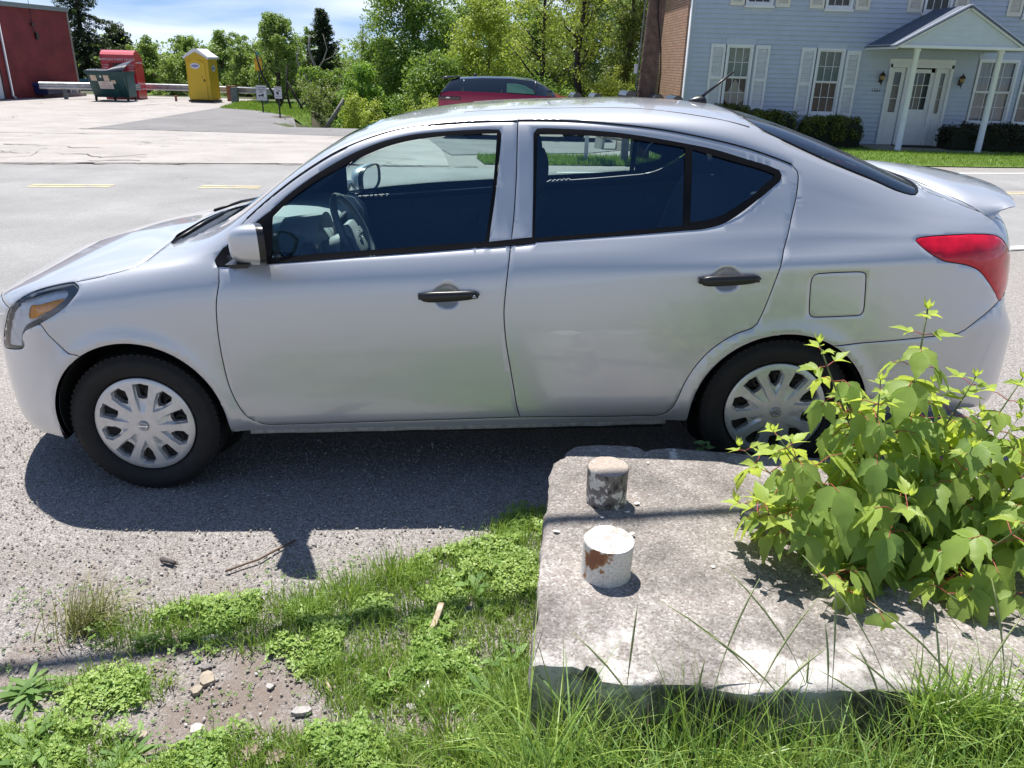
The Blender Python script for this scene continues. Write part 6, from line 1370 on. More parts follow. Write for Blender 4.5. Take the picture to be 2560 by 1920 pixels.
def suf(sel): # select longitudinal strips
    g=MB();V=[p_ for s_ in secs for p_ in s_];Fc=[]
    for i in range(len(secs)-1):
        for k in range(n_-1):
            if sel(i,k): Fc.append((i*n_+k,(i+1)*n_+k,(i+1)*n_+k+1,i*n_+k+1))
    g.add(V,Fc,True);return g
low=lambda k:k<4 or k>=n_-1-4
glassk=lambda k:k in(4,5) or k in(n_-1-5,n_-1-6)
bo=suf(lambda i,k:low(k) or i>=8);bo.add(secs[0],[tuple(range(n_))]);bo.add(secs[-1],[tuple(range(n_-1,-1,-1))]);bo.build('body',sred,SU,autosmooth=45)
suf(lambda i,k:not low(k) and not glassk(k) and i<8).build('roof',sblk,SU,autosmooth=45);[suf(lambda i,k:glassk(k) and i<8 and (k<n_/2)==sd_ and i>=1).build('window_band',sgl,SU,autosmooth=45) for sd_ in(True,False)];suf(lambda i,k:glassk(k) and i<1).build('tailgate_glass',sgl,SU,autosmooth=45)
g=MB()
for (a,b) in((.66,.0),(1.72,0),(2.62,0)): g.tube([(a,.045,1.23),(a+.02,.16,1.42),(a+.03,.235,1.56)],.022,5)
g.build('pillar',sblk,SU)
g=MB();g.add([(1.86,.035,1.245),(2.62,.035,1.215),(2.58,.065,1.32),(2.35,.115,1.43),(2.10,.135,1.47),(1.86,.135,1.475)],[(0,1,2,3,4,5)]);g.v=[(a,b-.02,c) for a,b,c in g.v];g.build('side_window',mat('suv_window_green',(.10,.24,.15),.08,spec=.8,coat=1),SU)
g=MB();g.loft([[( .04,y,1.565),(.10,y,1.60),(.55,y,1.625),(.55,y,1.59),(.14,y,1.545)] for y in(.28,.6,.975,1.35,1.67)]);g.build('roof_spoiler',sblk,SU)
g=MB();g.box((.30,.012,1.06),(.62,.05,.10),bev=.02);g.box((.02,.30,1.05),(.06,.5,.16),bev=.02);g.build('tail_light',mat('suv_lamp',(.05,.012,.02),.15,coat=1),SU);g=MB();g.box((.26,-.016,1.075),(.10,.006,.03));g.build('reflector',chrome,SU)
g=MB();g.loft([[(3.02+.07*t+0,-.02-.20*s_*1,1.20+.14*c_) for s_,c_ in((.0,.2),(.2,.9),(.8,1),(1,.5),(.9,-.1),(.1,-.05))] for t in(-1,-.6,.6,1)]);g.build('mirror',sblk,SU,autosmooth=50)
g=MB();g.lathe([(0,.0),(.05,.0),(.03,.07),(0,.08)],10,'z',(.95,.975,1.62));g.build('antenna_fin',sblk,SU)
def suw(x,y):
    g=MB();g.lathe([(.20,-.11),(.30,-.13),(.36,-.10),(.37,0),(.36,.10),(.30,.13),(.2,.11)],32,'y');t=g.build('wheel',tyre_m,SU);t.location=(x,y,.37);g=MB();g.lathe([(0,-.08),(.04,-.09),(.21,-.11),(.23,-.09),(.2,.0)],24,'y')
    for k in range(5):
        u=k*1.2566;g.box((.12*math.cos(u),-.105,.12*math.sin(u)),(.2,.03,.05),Ry(-u))
    g.build('rim',mat('suv_rim',(.3,.3,.32),.3,metal=.8),t)
for x in(.92,3.75): suw(x,.12);suw(x,1.83)
# =====================================================================
#  MAILBOXES, UTILITY POLE, DEBRIS
# =====================================================================
mbk=mat('mailbox_black',(.015,.015,.02),.25,coat=.6);mbg=mat('mailbox_grey',(.12,.12,.13),.35,coat=.3);wood=mat('grey_post_wood',(.13,.13,.13),.9,noise=(12,.3))
def mailbox(label,x,y,zt,m_,s=1.0,rz=.13):
    e=empty('mailbox',(x,y,zt-.24*s),rz);e.scale=(s,s,s);tag(e,label,'mailbox','roadside mailboxes');pr_=[(-.085,0),(-.085,.13)]+[(.085*-math.cos(u),.13+.095*math.sin(u)) for u in np.linspace(.2,math.pi-.2,9)]+[(.085,.13),(.085,0)]
    g=MB();g.prism(pr_,.50,Matrix.Translation((0,0,0)).to_3x3());o=g.build('box',m_,e,autosmooth=40)
    g=MB();g.prism([(a*1.05,b*1.03-.002) for a,b in pr_],.02,Matrix.Identity(3));o=g.build('door',mbk,e,autosmooth=40);o.location=(0,-.02,0)
mailbox('black mailbox left of the others, just right of the red car bonnet',1.05,15.35,1.235,mbk,.95);mailbox('black mailbox second from the left on the thin metal post',1.42,15.3,1.235,mbk,.95)
mailbox('largest black mailbox, directly left of the utility pole base',2.00,15.2,1.30,mbk,1.1);mailbox('grey mailbox with open dark end between pole and brick corner',2.52,15.25,1.25,mbg,1.05);mailbox('shiny black mailbox nearest the white corner of the house',2.87,15.25,1.235,mbk,1.05)
def mpost(label,x,y,zt,w_,m_,plank=None):
    e=empty('mailbox_post',(x,y,float(T(x,y))));tag(e,label,'post','posts carrying the mailboxes');g=MB();g.box((0,0,(zt-float(T(x,y)))/2-.05),(w_,w_,zt-float(T(x,y))+.1));g.build('post',m_,e)
    if plank: g=MB();g.box((plank[0],.05,zt-float(T(x,y))-.02),(plank[1],.30,.035));g.build('shelf',m_,e)
mpost('thin metal post under the two left mailboxes',1.27,15.35,.99,.07,galv,(0,.7));mpost('wooden post left of the utility pole under the largest mailbox',1.98,15.3,.99,.13,wood,(.05,.5));mpost('wooden post under the right pair of mailboxes',2.95,15.35,.97,.12,wood,(-.2,.9))
UP=empty('utility_pole',(2.33,15.75,0));tag(UP,'brown wooden utility pole leaning beside the brick side of the house','utility pole')
pw=mat('pole_wood',(.10,.062,.045),.9,noise=(7,.45),bump=(9,.8,.03))
g=MB();g.tube([(0,0,-.1),(.03,0,1.2),(.14,0,4.0),(.35,0,9.0)],[.175,.165,.15,.12],20);g.build('pole',pw,UP)
g=MB();g.tube([(-.19,-.08,.0),(-.17,-.08,1.6),(-.08,-.08,4),(.07,-.06,8)],.014,6);g.build('conduit',wood,UP)
g=MB();g.tube([(.10,-.17,3.6),(.06,-.19,3.0),(.10,-.20,2.5),(.20,-.19,2.0),(.24,-.17,1.6),(.22,-.16,.8)],.012,5);g.build('cable',rubber,UP);g=MB();g.box((-.20,-.03,1.65),(.06,.10,.16));g.build('junction_box',galv,UP)
cg=mat('broken_concrete',(.33,.31,.28),.9,noise=(8,.2))
g=MB();g.box((0,0,.30),(.62,.5,.06));g.box((-.28,0,.15),(.06,.5,.30));g.box((.24,.05,.13),(.05,.4,.26));o=g.build('concrete_culvert',cg,None);o.location=(2.15,19.3,-.17);o.rotation_euler=(.05,.08,.25);tag(o,'broken grey concrete box lying beyond the mailboxes, seen through the rear window','debris')
g=MB();g.box((0,0,.12),(.30,.3,.22),bev=.02);o=g.build('cinder_block',mat('tan_block',(.42,.36,.29),.9,noise=(9,.15)),None);o.location=(2.42,18.95,-.17);o.rotation_euler=(0,.15,.35);tag(o,'tan block leaning against the broken concrete box','debris')
# ---- overhead service cable (casts the soft dark line over block and grass) ----
cd=Vector((1,.145,0));cz=5.2;c0=Vector((-.15,2.07,0))+Vector((-.19,.37,1))*cz
g=MB();P_=[]
for t in np.linspace(-30,30,41): q=c0+cd*t;q.z=cz+.9*((t/30)**2);P_.append(q)
g.tube(P_,.030,8);tag(g.build('overhead_cable',rubber,None),'thick black cable strung high above the parked car, out of the picture','cable')
e=None
for lab_,t in(('service pole carrying the cable, beyond the left of the picture',-30),('service pole carrying the cable, beyond the right of the picture',30)):
    q=c0+cd*t;e=empty('service_pole',(q.x,q.y,0));tag(e,lab_,'utility pole');g=MB();g.tube([(0,0,-.2),(0,0,7.5)],[.15,.11],14);g.build('pole',pw,e)
# =====================================================================
#  CONCRETE BLOCK WITH PIPE STUBS
# =====================================================================
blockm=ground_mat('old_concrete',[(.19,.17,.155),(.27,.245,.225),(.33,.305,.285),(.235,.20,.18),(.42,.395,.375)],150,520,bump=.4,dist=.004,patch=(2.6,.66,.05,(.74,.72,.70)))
_bt=blockm.node_tree;_l=_bt.links.new;_p=_bt.nodes['Principled BSDF'];_src=_p.inputs['Base Color'].links[0].from_socket
_tc=N(_bt,'ShaderNodeTexCoord');_s=N(_bt,'ShaderNodeSeparateXYZ');_l(_tc.outputs['Object'],_s.inputs[0])
_n=N(_bt,'ShaderNodeTexNoise');_n.inputs['Scale'].default_value=3.2;_n.inputs['Detail'].default_value=12;_n.inputs['Roughness'].default_value=.75;_l(_tc.outputs['Object'],_n.inputs[0])
_y=N(_bt,'ShaderNodeMapRange');_y.inputs[1].default_value=2.15;_y.inputs[2].default_value=1.55;_y.inputs[3].default_value=-.12;_y.inputs[4].default_value=.085;_l(_s.outputs[1],_y.inputs[0])
_a=N(_bt,'ShaderNodeMath',operation='ADD');_l(_n.outputs[0],_a.inputs[0]);_l(_y.outputs[0],_a.inputs[1])
_r=N(_bt,'ShaderNodeMapRange');_r.inputs[1].default_value=.545;_r.inputs[2].default_value=.65;_l(_a.outputs[0],_r.inputs[0])
_m=N(_bt,'ShaderNodeMixRGB');_m.inputs[2].default_value=(.62,.595,.565,1);_l(_r.outputs[0],_m.inputs[0]);_l(_src,_m.inputs[1])
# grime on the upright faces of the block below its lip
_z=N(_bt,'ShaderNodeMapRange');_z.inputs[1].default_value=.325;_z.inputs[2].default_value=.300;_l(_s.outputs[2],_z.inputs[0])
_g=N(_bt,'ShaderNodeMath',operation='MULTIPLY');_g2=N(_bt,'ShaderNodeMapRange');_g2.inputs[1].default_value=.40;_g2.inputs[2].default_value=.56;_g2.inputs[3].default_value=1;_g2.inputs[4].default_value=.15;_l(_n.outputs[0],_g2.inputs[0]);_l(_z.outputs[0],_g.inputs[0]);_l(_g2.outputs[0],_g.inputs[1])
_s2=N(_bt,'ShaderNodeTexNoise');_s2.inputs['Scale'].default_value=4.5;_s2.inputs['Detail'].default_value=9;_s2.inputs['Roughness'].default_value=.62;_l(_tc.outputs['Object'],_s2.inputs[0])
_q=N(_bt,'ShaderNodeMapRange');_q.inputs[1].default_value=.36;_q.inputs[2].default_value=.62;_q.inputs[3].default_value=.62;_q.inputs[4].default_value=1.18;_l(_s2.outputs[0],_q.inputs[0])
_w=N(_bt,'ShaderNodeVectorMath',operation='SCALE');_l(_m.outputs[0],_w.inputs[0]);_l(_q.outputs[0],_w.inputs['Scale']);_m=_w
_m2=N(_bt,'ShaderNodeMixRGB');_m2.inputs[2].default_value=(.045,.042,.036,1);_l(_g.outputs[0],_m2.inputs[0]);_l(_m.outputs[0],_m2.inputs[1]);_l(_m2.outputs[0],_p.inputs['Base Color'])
BT=.335
OUT=[(.070,1.560),(.085,1.8),(.110,2.1),(.135,2.4),(.150,2.60),(.165,2.66),(.205,2.70),(.225,2.76),(.262,2.80),(.36,2.826),(.47,2.822),(.515,2.80),(.53,2.778),(.565,2.80),(.62,2.809),(.78,2.79),(1.0,2.765),(1.26,2.757),(1.78,2.713),(2.25,2.68),(2.22,1.9),(2.20,1.42),(1.9,1.44),(1.4,1.475),(1.2,1.492),(1.03,1.505),(.70,1.511),(.353,1.516),(.30,1.530),(.242,1.537),(.235,1.575),(.205,1.573),(.195,1.548),(.12,1.552)]
P_=[];
for a,b in zip(OUT,OUT[1:]+OUT[:1]):
    k=max(1,int(math.hypot(a[0]-b[0],a[1]-b[1])/.022));P_+=[(a[0]+(b[0]-a[0])*i/k,a[1]+(b[1]-a[1])*i/k) for i in range(k)]
cen_=np.mean(P_,0);n_=len(P_);pa=np.array(P_)
def jg(x,y,s): return (vnoise(x*22,y*22,s)-.5)
pa=pa+np.stack([jg(pa[:,0],pa[:,1],1),jg(pa[:,0],pa[:,1],2)],1)*.016+np.stack([0*pa[:,0],(vnoise(pa[:,0]*7,1.3,5)-.5)*.085*(pa[:,1]<1.62)],1)
tn=np.roll(pa,-1,0)-np.roll(pa,1,0);tn/=np.linalg.norm(tn,axis=1,keepdims=True);nin=np.stack([tn[:,1],-tn[:,0]],1)  # clockwise outline: inward normal
if ((pa+nin*.02-cen_)**2).sum()>((pa-cen_)**2).sum(): nin=-nin
r1_=pa+nin*.012
gx_,gy_=np.meshgrid(np.arange(.06,2.26,.024),np.arange(1.4,2.84,.024));gx_=gx_.ravel();gy_=gy_.ravel();k=inpoly(r1_,gx_,gy_)
gp_=np.stack([gx_[k],gy_[k]],1);gp_=gp_[np.array([np.abs(r1_-q).max(1).min()>.009 for q in gp_])]
allq=np.concatenate([r1_,gp_]);vo,eo,fo,_,_,_=geometry.delaunay_2d_cdt([Vector((float(a),float(b))) for a,b in allq],[(i,(i+1)%n_) for i in range(n_)],[],1,1e-6)
X_=np.array([q.x for q in vo]);Y_=np.array([q.y for q in vo])
Z_=BT+.004*(vnoise(X_*9,Y_*9,3)-.5)+.0035*(vnoise(X_*40,Y_*40,4)-.5)-.006*(vnoise(X_*5,Y_*5,8)>.80)
V=[tuple(q) for q in np.stack([X_,Y_,Z_],1)];Fc=[tuple(q) if ((X_[q[1]]-X_[q[0]])*(Y_[q[2]]-Y_[q[0]])-(X_[q[2]]-X_[q[0]])*(Y_[q[1]]-Y_[q[0]]))>0 else tuple(q[::-1]) for q in map(tuple,fo)]
b0=len(V)
lv=[(0.0,-.009),(.0,-.03),(-.002,-.08),(.003,-.15),(.0,-.25),(.0,-.42)]
for dd_,dz_ in lv:
    for i,(x,y) in enumerate(pa):
        j=.014*(vnoise(i*.35,dz_*40,6)-.5);V.append((x+nin[i,0]*(dd_+j),y+nin[i,1]*(dd_+j),BT+dz_+.003*(vnoise(i*.7,2,3)-.5)))
for i in range(n_):
    # ring joins: first ring to the top outline (first n_ CDT verts keep their order)
    Fc.append((i,(i+1)%n_,b0+(i+1)%n_,b0+i)[::1])
for L_ in range(len(lv)-1):
    for i in range(n_): Fc.append((b0+L_*n_+i,b0+L_*n_+(i+1)%n_,b0+(L_+1)*n_+(i+1)%n_,b0+(L_+1)*n_+i))
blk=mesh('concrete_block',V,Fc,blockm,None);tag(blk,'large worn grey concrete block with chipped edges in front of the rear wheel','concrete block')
bm=bmesh.new();bm.from_mesh(blk.data);bmesh.ops.recalc_face_normals(bm,faces=bm.faces[:]);bm.to_mesh(blk.data);bm.free();blk.data.polygons.foreach_set('use_smooth',[True]*len(blk.data.polygons))
blk.data.set_sharp_from_angle(angle=rad(50))
# darken the sides through real stain colour on vertical faces below the lip
def stub_mat(name,cols,sc,th,spot=None):
    m,nt,p=_new(name);l=nt.links.new;tc=N(nt,'ShaderNodeTexCoord');n=N(nt,'ShaderNodeTexNoise');n.inputs['Scale'].default_value=sc;n.inputs['Detail'].default_value=9;n.inputs['Roughness'].default_value=.6;n.inputs['Distortion'].default_value=.4;l(tc.outputs['Object'],n.inputs[0])
    r=N(nt,'ShaderNodeValToRGB');r.color_ramp.interpolation='LINEAR';e=r.color_ramp.elements
    while len(e)<len(cols): e.new(.5)
    for i,(p_,c) in enumerate(zip(th,cols)): e[i].position=p_;e[i].color=tuple(c)+(1,)
    n2=N(nt,'ShaderNodeTexNoise');n2.inputs['Scale'].default_value=sc*7;n2.inputs['Detail'].default_value=5;l(tc.outputs['Object'],n2.inputs[0])
    mr=N(nt,'ShaderNodeMapRange');mr.inputs[3].default_value=.75;mr.inputs[4].default_value=1.2;mr.inputs[1].default_value=.3;mr.inputs[2].default_value=.7;l(n2.outputs[0],mr.inputs[0]);mu=N(nt,'ShaderNodeVectorMath',operation='SCALE')
    src=n.outputs[0]
    if spot:
        ds=N(nt,'ShaderNodeVectorMath',operation='DISTANCE');ds.inputs[1].default_value=spot[0];l(tc.outputs['Object'],ds.inputs[0])
        mm=N(nt,'ShaderNodeMapRange');mm.inputs[1].default_value=0;mm.inputs[2].default_value=spot[1];mm.inputs[3].default_value=-.22;mm.inputs[4].default_value=.07;l(ds.outputs['Value'],mm.inputs[0]);sa=N(nt,'ShaderNodeMath',operation='ADD');l(src,sa.inputs[0]);l(mm.outputs[0],sa.inputs[1]);src=sa.outputs[0]
    l(src,r.inputs[0]);l(r.outputs[0],mu.inputs[0]);l(mr.outputs[0],mu.inputs['Scale']);l(mu.outputs[0],p.inputs['Base Color']);p.inputs['Roughness'].default_value=.65
    b=N(nt,'ShaderNodeBump');b.inputs['Strength'].default_value=.8;b.inputs['Distance'].default_value=.004;l(n.outputs[0],b.inputs['Height']);l(b.outputs[0],p.inputs['Normal']);return m
w_=(.66,.63,.57);rs=(.23,.085,.035);dk_=(.05,.045,.042);gy=(.19,.17,.155)
s1=stub_mat('stub_far_side',[dk_,gy,gy,w_,w_],26,[.36,.44,.535,.555,.8]);s1t=stub_mat('stub_far_top',[rs,(.40,.33,.27),(.36,.31,.27),w_],16,[.30,.40,.62,.66])
s2=stub_mat('stub_near_side',[rs,(.38,.20,.09),w_,(.70,.67,.60)],22,[.34,.42,.445,.8],((-.050,-.055,.085),.075));s2t=stub_mat('stub_near_top',[(.38,.33,.29),(.42,.38,.34),(.76,.75,.73),(.8,.8,.78)],22,[.30,.43,.45,.8])
def stub(label,x,y,r,h,ms,mt,tilt):
    e=empty('pipe_stub',(x,y,BT));tag(e,label,'pipe stub','capped pipe stubs set in the concrete block');e.rotation_euler=tilt
    n=64;V=[];rows=[(-.02,1.04),(.004,1.03),(.02,1.0),(h*.35,1.0),(h*.65,1.0),(h*.92,1.0),(h-.004,1.015),(h,.985)]
    for z,k in rows:
        for i in range(n):
            u=2*math.pi*i/n;rr=r*k*(1+.012*(vnoise(i*.5,z*40,3)-.5));V.append((rr*math.cos(u),rr*math.sin(u),z))
    Fc=[(a*n+i,a*n+(i+1)%n,(a+1)*n+(i+1)%n,(a+1)*n+i) for a in range(len(rows)-1) for i in range(n)]
    s=mesh('pipe_wall',V,Fc,ms,e,smooth=True)
    V=[(0,0,h-.002)];
    for k in(.5,.8,.985):
        for i in range(n):
            u=2*math.pi*i/n;V.append((r*k*math.cos(u),r*k*math.sin(u),h-.002+.002*(vnoise(i*.4,k*9,5)-.5)+(.001 if k>.9 else 0)))
    Fc=[(0,1+i,1+(i+1)%n) for i in range(n)]+[(1+a*n+i,1+(a+1)*n+i,1+(a+1)*n+(i+1)%n,1+a*n+(i+1)%n) for a in range(2) for i in range(n)]
    mesh('cap',V,Fc,mt,e,smooth=True)
stub('farther pipe stub, dark with peeling white paint and a rusty rim',.335,2.385,.0695,.135,s1,s1t,(.03,-.02,.4))
stub('nearer pipe stub, mostly white paint with one big rust patch',.292,1.965,.0735,.118,s2,s2t,(.02,.03,0))
# paint chips on the block
g=MB()
for x,y,s in((.44,2.36,.012),(.40,2.30,.010),(.155,2.17,.012),(.40,2.17,.010),(.52,2.66,.006),(.31,2.26,.008),(.62,2.0,.007)):
    P5=[(x+s*math.cos(u)*random.uniform(.6,1.2),y+s*.8*math.sin(u)*random.uniform(.6,1.2),BT+.006+random.random()*.003) for u in np.linspace(0,6.28,7)[:-1]];g.add(P5,[tuple(range(6))])
tag(g.build('paint_chips',mat('paint_chip',(.75,.74,.72),.5),None),'white paint flakes scattered round the pipe stubs','paint flakes',kind='stuff')
# =====================================================================
#  BOX ELDER SHRUB
# =====================================================================
def veinleaf(name,c1,c2,tr,tw):
    m=leafmat(name,c1,c2,trans=tr,tw=tw,rough=.42);nt=m.node_tree;l=nt.links.new;p=nt.nodes['Principled BSDF']
    uv=N(nt,'ShaderNodeUVMap');uv.uv_map='uv';s=N(nt,'ShaderNodeSeparateXYZ');l(uv.outputs[0],s.inputs[0])
    a=N(nt,'ShaderNodeMath',operation='ABSOLUTE');l(s.outputs[0],a.inputs[0])
    b=N(nt,'ShaderNodeMath',operation='MULTIPLY');b.inputs[1].default_value=-.55;l(a.outputs[0],b.inputs[0]);c=N(nt,'ShaderNodeMath',operation='ADD');l(b.outputs[0],c.inputs[0]);l(s.outputs[1],c.inputs[1])
    d=N(nt,'ShaderNodeMath',operation='MULTIPLY');d.inputs[1].default_value=44;l(c.outputs[0],d.inputs[0]);e=N(nt,'ShaderNodeMath',operation='SINE');l(d.outputs[0],e.inputs[0])
    f=N(nt,'ShaderNodeMath',operation='POWER');e2=N(nt,'ShaderNodeMath',operation='ABSOLUTE');l(e.outputs[0],e2.inputs[0]);l(e2.outputs[0],f.inputs[0]);f.inputs[1].default_value=.5
    # midrib
    g_=N(nt,'ShaderNodeMapRange');g_.inputs[1].default_value=0;g_.inputs[2].default_value=.06;l(a.outputs[0],g_.inputs[0]);h_=N(nt,'ShaderNodeMath',operation='MULTIPLY');l(f.outputs[0],h_.inputs[0]);l(g_.outputs[0],h_.inputs[1])
    bp=N(nt,'ShaderNodeBump');bp.inputs['Strength'].default_value=.22;bp.inputs['Distance'].default_value=.0012;l(h_.outputs[0],bp.inputs['Height']);l(bp.outputs[0],p.inputs['Normal'])
    return m
shrubleaf=veinleaf('shrub_leaf',(.17,.31,.10),(.45,.57,.12),(.72,.80,.08),.52)
redstem=mat('red_petiole',(.30,.06,.045),.5);greenstem=mat('green_stem',(.12,.15,.06),.55,noise=(30,.25))
OUTL=[(0,.015),(.05,.11),(.13,.19),(.23,.245),(.34,.27),(.45,.27),(.51,.255),(.54,.195),(.66,.175),(.69,.125),(.80,.08),(.91,.03),(1.0,.0)]
class Leaves:
    def __init__(s): s.V=[];s.F=[];s.uv=[];s.var=[]
    def leaflet(s,base,dirv,up,L_,wk,var,droop=.35,asym=0,outl=OUTL):
        dirv=dirv.normalized();side=dirv.cross(up).normalized();nrm=side.cross(dirv).normalized();b0=len(s.V)
        fold=random.uniform(.12,.38);curl=random.uniform(-.1,.2)
        for t,w in outl:
            cpos=base+dirv*(L_*t)*(1-.12*droop*t)-nrm*(L_*droop*t*t*.55)
            for sg in(-1,0,1):
                ww=w*L_*wk*(1+asym*sg*(.3 if .3<t<.5 else 0))
                q=cpos+side*sg*ww*math.cos(fold)+nrm*(abs(sg)*ww*math.sin(fold)+ (random.uniform(-.012,.012)*L_ if sg else 0)+curl*ww*abs(sg)*t)
                s.V.append(tuple(q));s.uv.append((sg*max(w,.02)*1.0,t));s.var.append(var)
        n=len(outl)
        for i in range(n-1):
            a=b0+i*3;s.F.append((a,a+1,a+4,a+3));s.F.append((a+1,a+2,a+5,a+4))
    def build(s,name,m,parent): return fastmesh(name,np.array(s.V),np.array(s.F),m,parent,var=np.array(s.var),uv=np.array(s.uv),smooth=True)
LV=Leaves();PE=MB();ST=MB()
def compound(node,out,size,var,nleaf=3,young=0):
    """petiole + terminal leaflet + side pairs"""
    out=out.normalized();L_=size
    pl=L_*random.uniform(.55,.95)*(1-.6*young);up=Vector((0,0,1))
    a=node;b=node+out*pl*.6+up*pl*.18*(1-young*.4);c=node+out*pl+up*pl*(.12-.1*random.random())
    PE.tube([a,b,c],[.0018,.0014,.0012],5,cap=False);axis=(c-b).normalized()
    dr=(axis+Vector((0,0,-.85*(1-young)-random.random()*.6))).normalized() if not young else (axis+up*.5)
    sd=dr.cross(up);sd=(sd.normalized() if sd.length>.1 else Vector((1,0,0)));pd=(.45+.35*random.random())*(1-young*.2)
    upn=(up*.8+out*.55).normalized()
    LV.leaflet(c,dr,upn,L_*1.05,random.uniform(.92,1.1),var,droop=random.uniform(.1,.5),asym=random.choice((-.5,0,0,.5)))
    for s_ in(-1,1):
        q=(dr*.75+sd*s_*random.uniform(.8,1.25)+axis*.2).normalized();LV.leaflet(c-axis*pl*.22,q,upn,L_*random.uniform(.78,.95),random.uniform(.80,.98),min(1,max(0,var+random.uniform(-.1,.1))),droop=random.uniform(.15,.7),asym=s_*.4)
    if nleaf>3:
        for s_ in(-1,1):
            q=(dr*.25+sd*s_*1.0+axis*.2).normalized();LV.leaflet(c-axis*pl*.35,q,upn,L_*.7,.85,var,droop=.3)
base=Vector((1.22,2.13,BT-.03))
tips=[((1.245,2.30,1.075),.010),((.905,2.22,.985),.009),((1.52,2.20,.90),.008),((1.80,2.25,.80),.008),((.70,2.12,.50),.006),((.74,2.30,.60),.006),((1.10,1.90,.66),.007),((1.42,1.86,.62),.007),((.86,1.84,.44),.005),((1.65,1.95,.66),.007),((1.12,2.50,.72),.007),((1.40,2.45,.78),.007),((1.02,2.20,.80),.007),((1.33,2.05,.74),.007),((1.62,2.5,.66),.006),((1.9,2.0,.6),.006),((.96,1.80,.40),.005),((1.22,1.76,.42),.005),((1.50,1.74,.44),.005),((2.0,2.3,.62),.006),((1.52,2.17,.78),.006),((.82,2.10,.68),.006),((.76,2.08,.76),.006),((.70,1.98,.56),.005),((1.05,2.1,.92),.007),((1.62,2.1,.84),.007),((1.38,2.2,.90),.008)]
for ti,(tp,r0) in enumerate(tips):
    tp=Vector(tp);b=base+Vector((random.uniform(-.12,.16),random.uniform(-.14,.14),0));mid=b.lerp(tp,.5)+Vector(((tp.x-b.x)*.10,(tp.y-b.y)*.12,-.02 if tp.z<.6 else .0));
    pts=[b.lerp(mid,t)*(1-t)+mid.lerp(tp,t)*t for t in np.linspace(0,1,9)]
    ST.tube(pts,[r0*(1-.72*i/8)*.8 for i in range(9)],7)
    L_=sum((pts[i+1]-pts[i]).length for i in range(8));nn_=max(4,int(L_/.062));a0=random.random()*3
    for k in range(nn_):
        t=.16+.84*(k+.5)/nn_;i=min(7,int(t*8));nd=pts[i].lerp(pts[i+1],t*8-i);fr=t
        ax=(pts[i+1]-pts[i]).normalized()
        for s_ in(0,math.pi):
            an=a0+k*math.pi/2+s_+random.uniform(-.25,.25);o=Vector((math.cos(an),math.sin(an),.12));o=(o-ax*o.dot(ax)*.7).normalized()
            sz=random.uniform(.082,.135)*(1.0 if fr<.72 else 1.0-.62*(fr-.72)/.28);var=min(1,.22+.55*fr*random.uniform(.6,1.2)+(.35 if fr>.85 else 0))
            if nd.z<BT+.10 and random.random()<.35: continue
            compound(nd,o,sz,min(1,max(0,var*.9+random.uniform(-.22,.22))),5 if random.random()<.35 and fr<.8 else 3,young=0 if fr<.86 else .35)
    for j in range(6):   # unfolding tip
        an=j*1.05;q=Vector((math.cos(an)*.6,math.sin(an)*.6,1.0)).normalized();LV.leaflet(pts[-1],q,Vector((math.cos(an),math.sin(an),.2)).cross(q).cross(q)*-1,random.uniform(.022,.045),.7,1.0,droop=.1)
SH=empty('box_elder_shrub',tuple(base));tag(SH,'leafy bright green maple-like shrub growing over the concrete block','shrub')
for nm,ob in(('leaves',LV.build('leaves',shrubleaf,None)),('stems',ST.build('stems',greenstem,None)),('petioles',PE.build('petioles',redstem,None))):
    ob.parent=SH;ob.matrix_parent_inverse=Matrix.Translation(-base)
    ob['kind']='stuff' if nm!='stems' else 'part'
    if nm=='stems': del ob['kind']
# little seedling at the back edge of the block
LV=Leaves();PE=MB();bs=Vector((.80,2.86,.14));
ST=MB();ST.tube([bs,bs+Vector((-.01,0,.11)),bs+Vector((-.03,0,.20))],[.003,.0025,.0015],5)
for k,(dx,dy,z,s) in enumerate(((-.7,-.3,.16,.055),(.5,-.5,.13,.05),(-.3,-.7,.11,.06),(.8,.1,.17,.045),(-.9,.1,.19,.05),(.1,-.9,.20,.04),(.4,-.8,.08,.055),(-.6,-.5,.07,.05))):
    LV.leaflet(bs+Vector((-.015,0,z)),Vector((dx,dy,.15)),Vector((0,-.3,1)),s*1.1,.9,.2+.1*k%1,droop=.4)
se=empty('seedling',tuple(bs));tag(se,'small dark green seedling at the back edge of the block by the rear wheel','plant')
for ob in(LV.build('leaves',veinleaf('seedling_leaf',(.06,.14,.05),(.14,.24,.09),(.3,.45,.08),.25),None),ST.build('stem',greenstem,None)): ob.parent=se;ob.matrix_parent_inverse=Matrix.Translation(-bs)
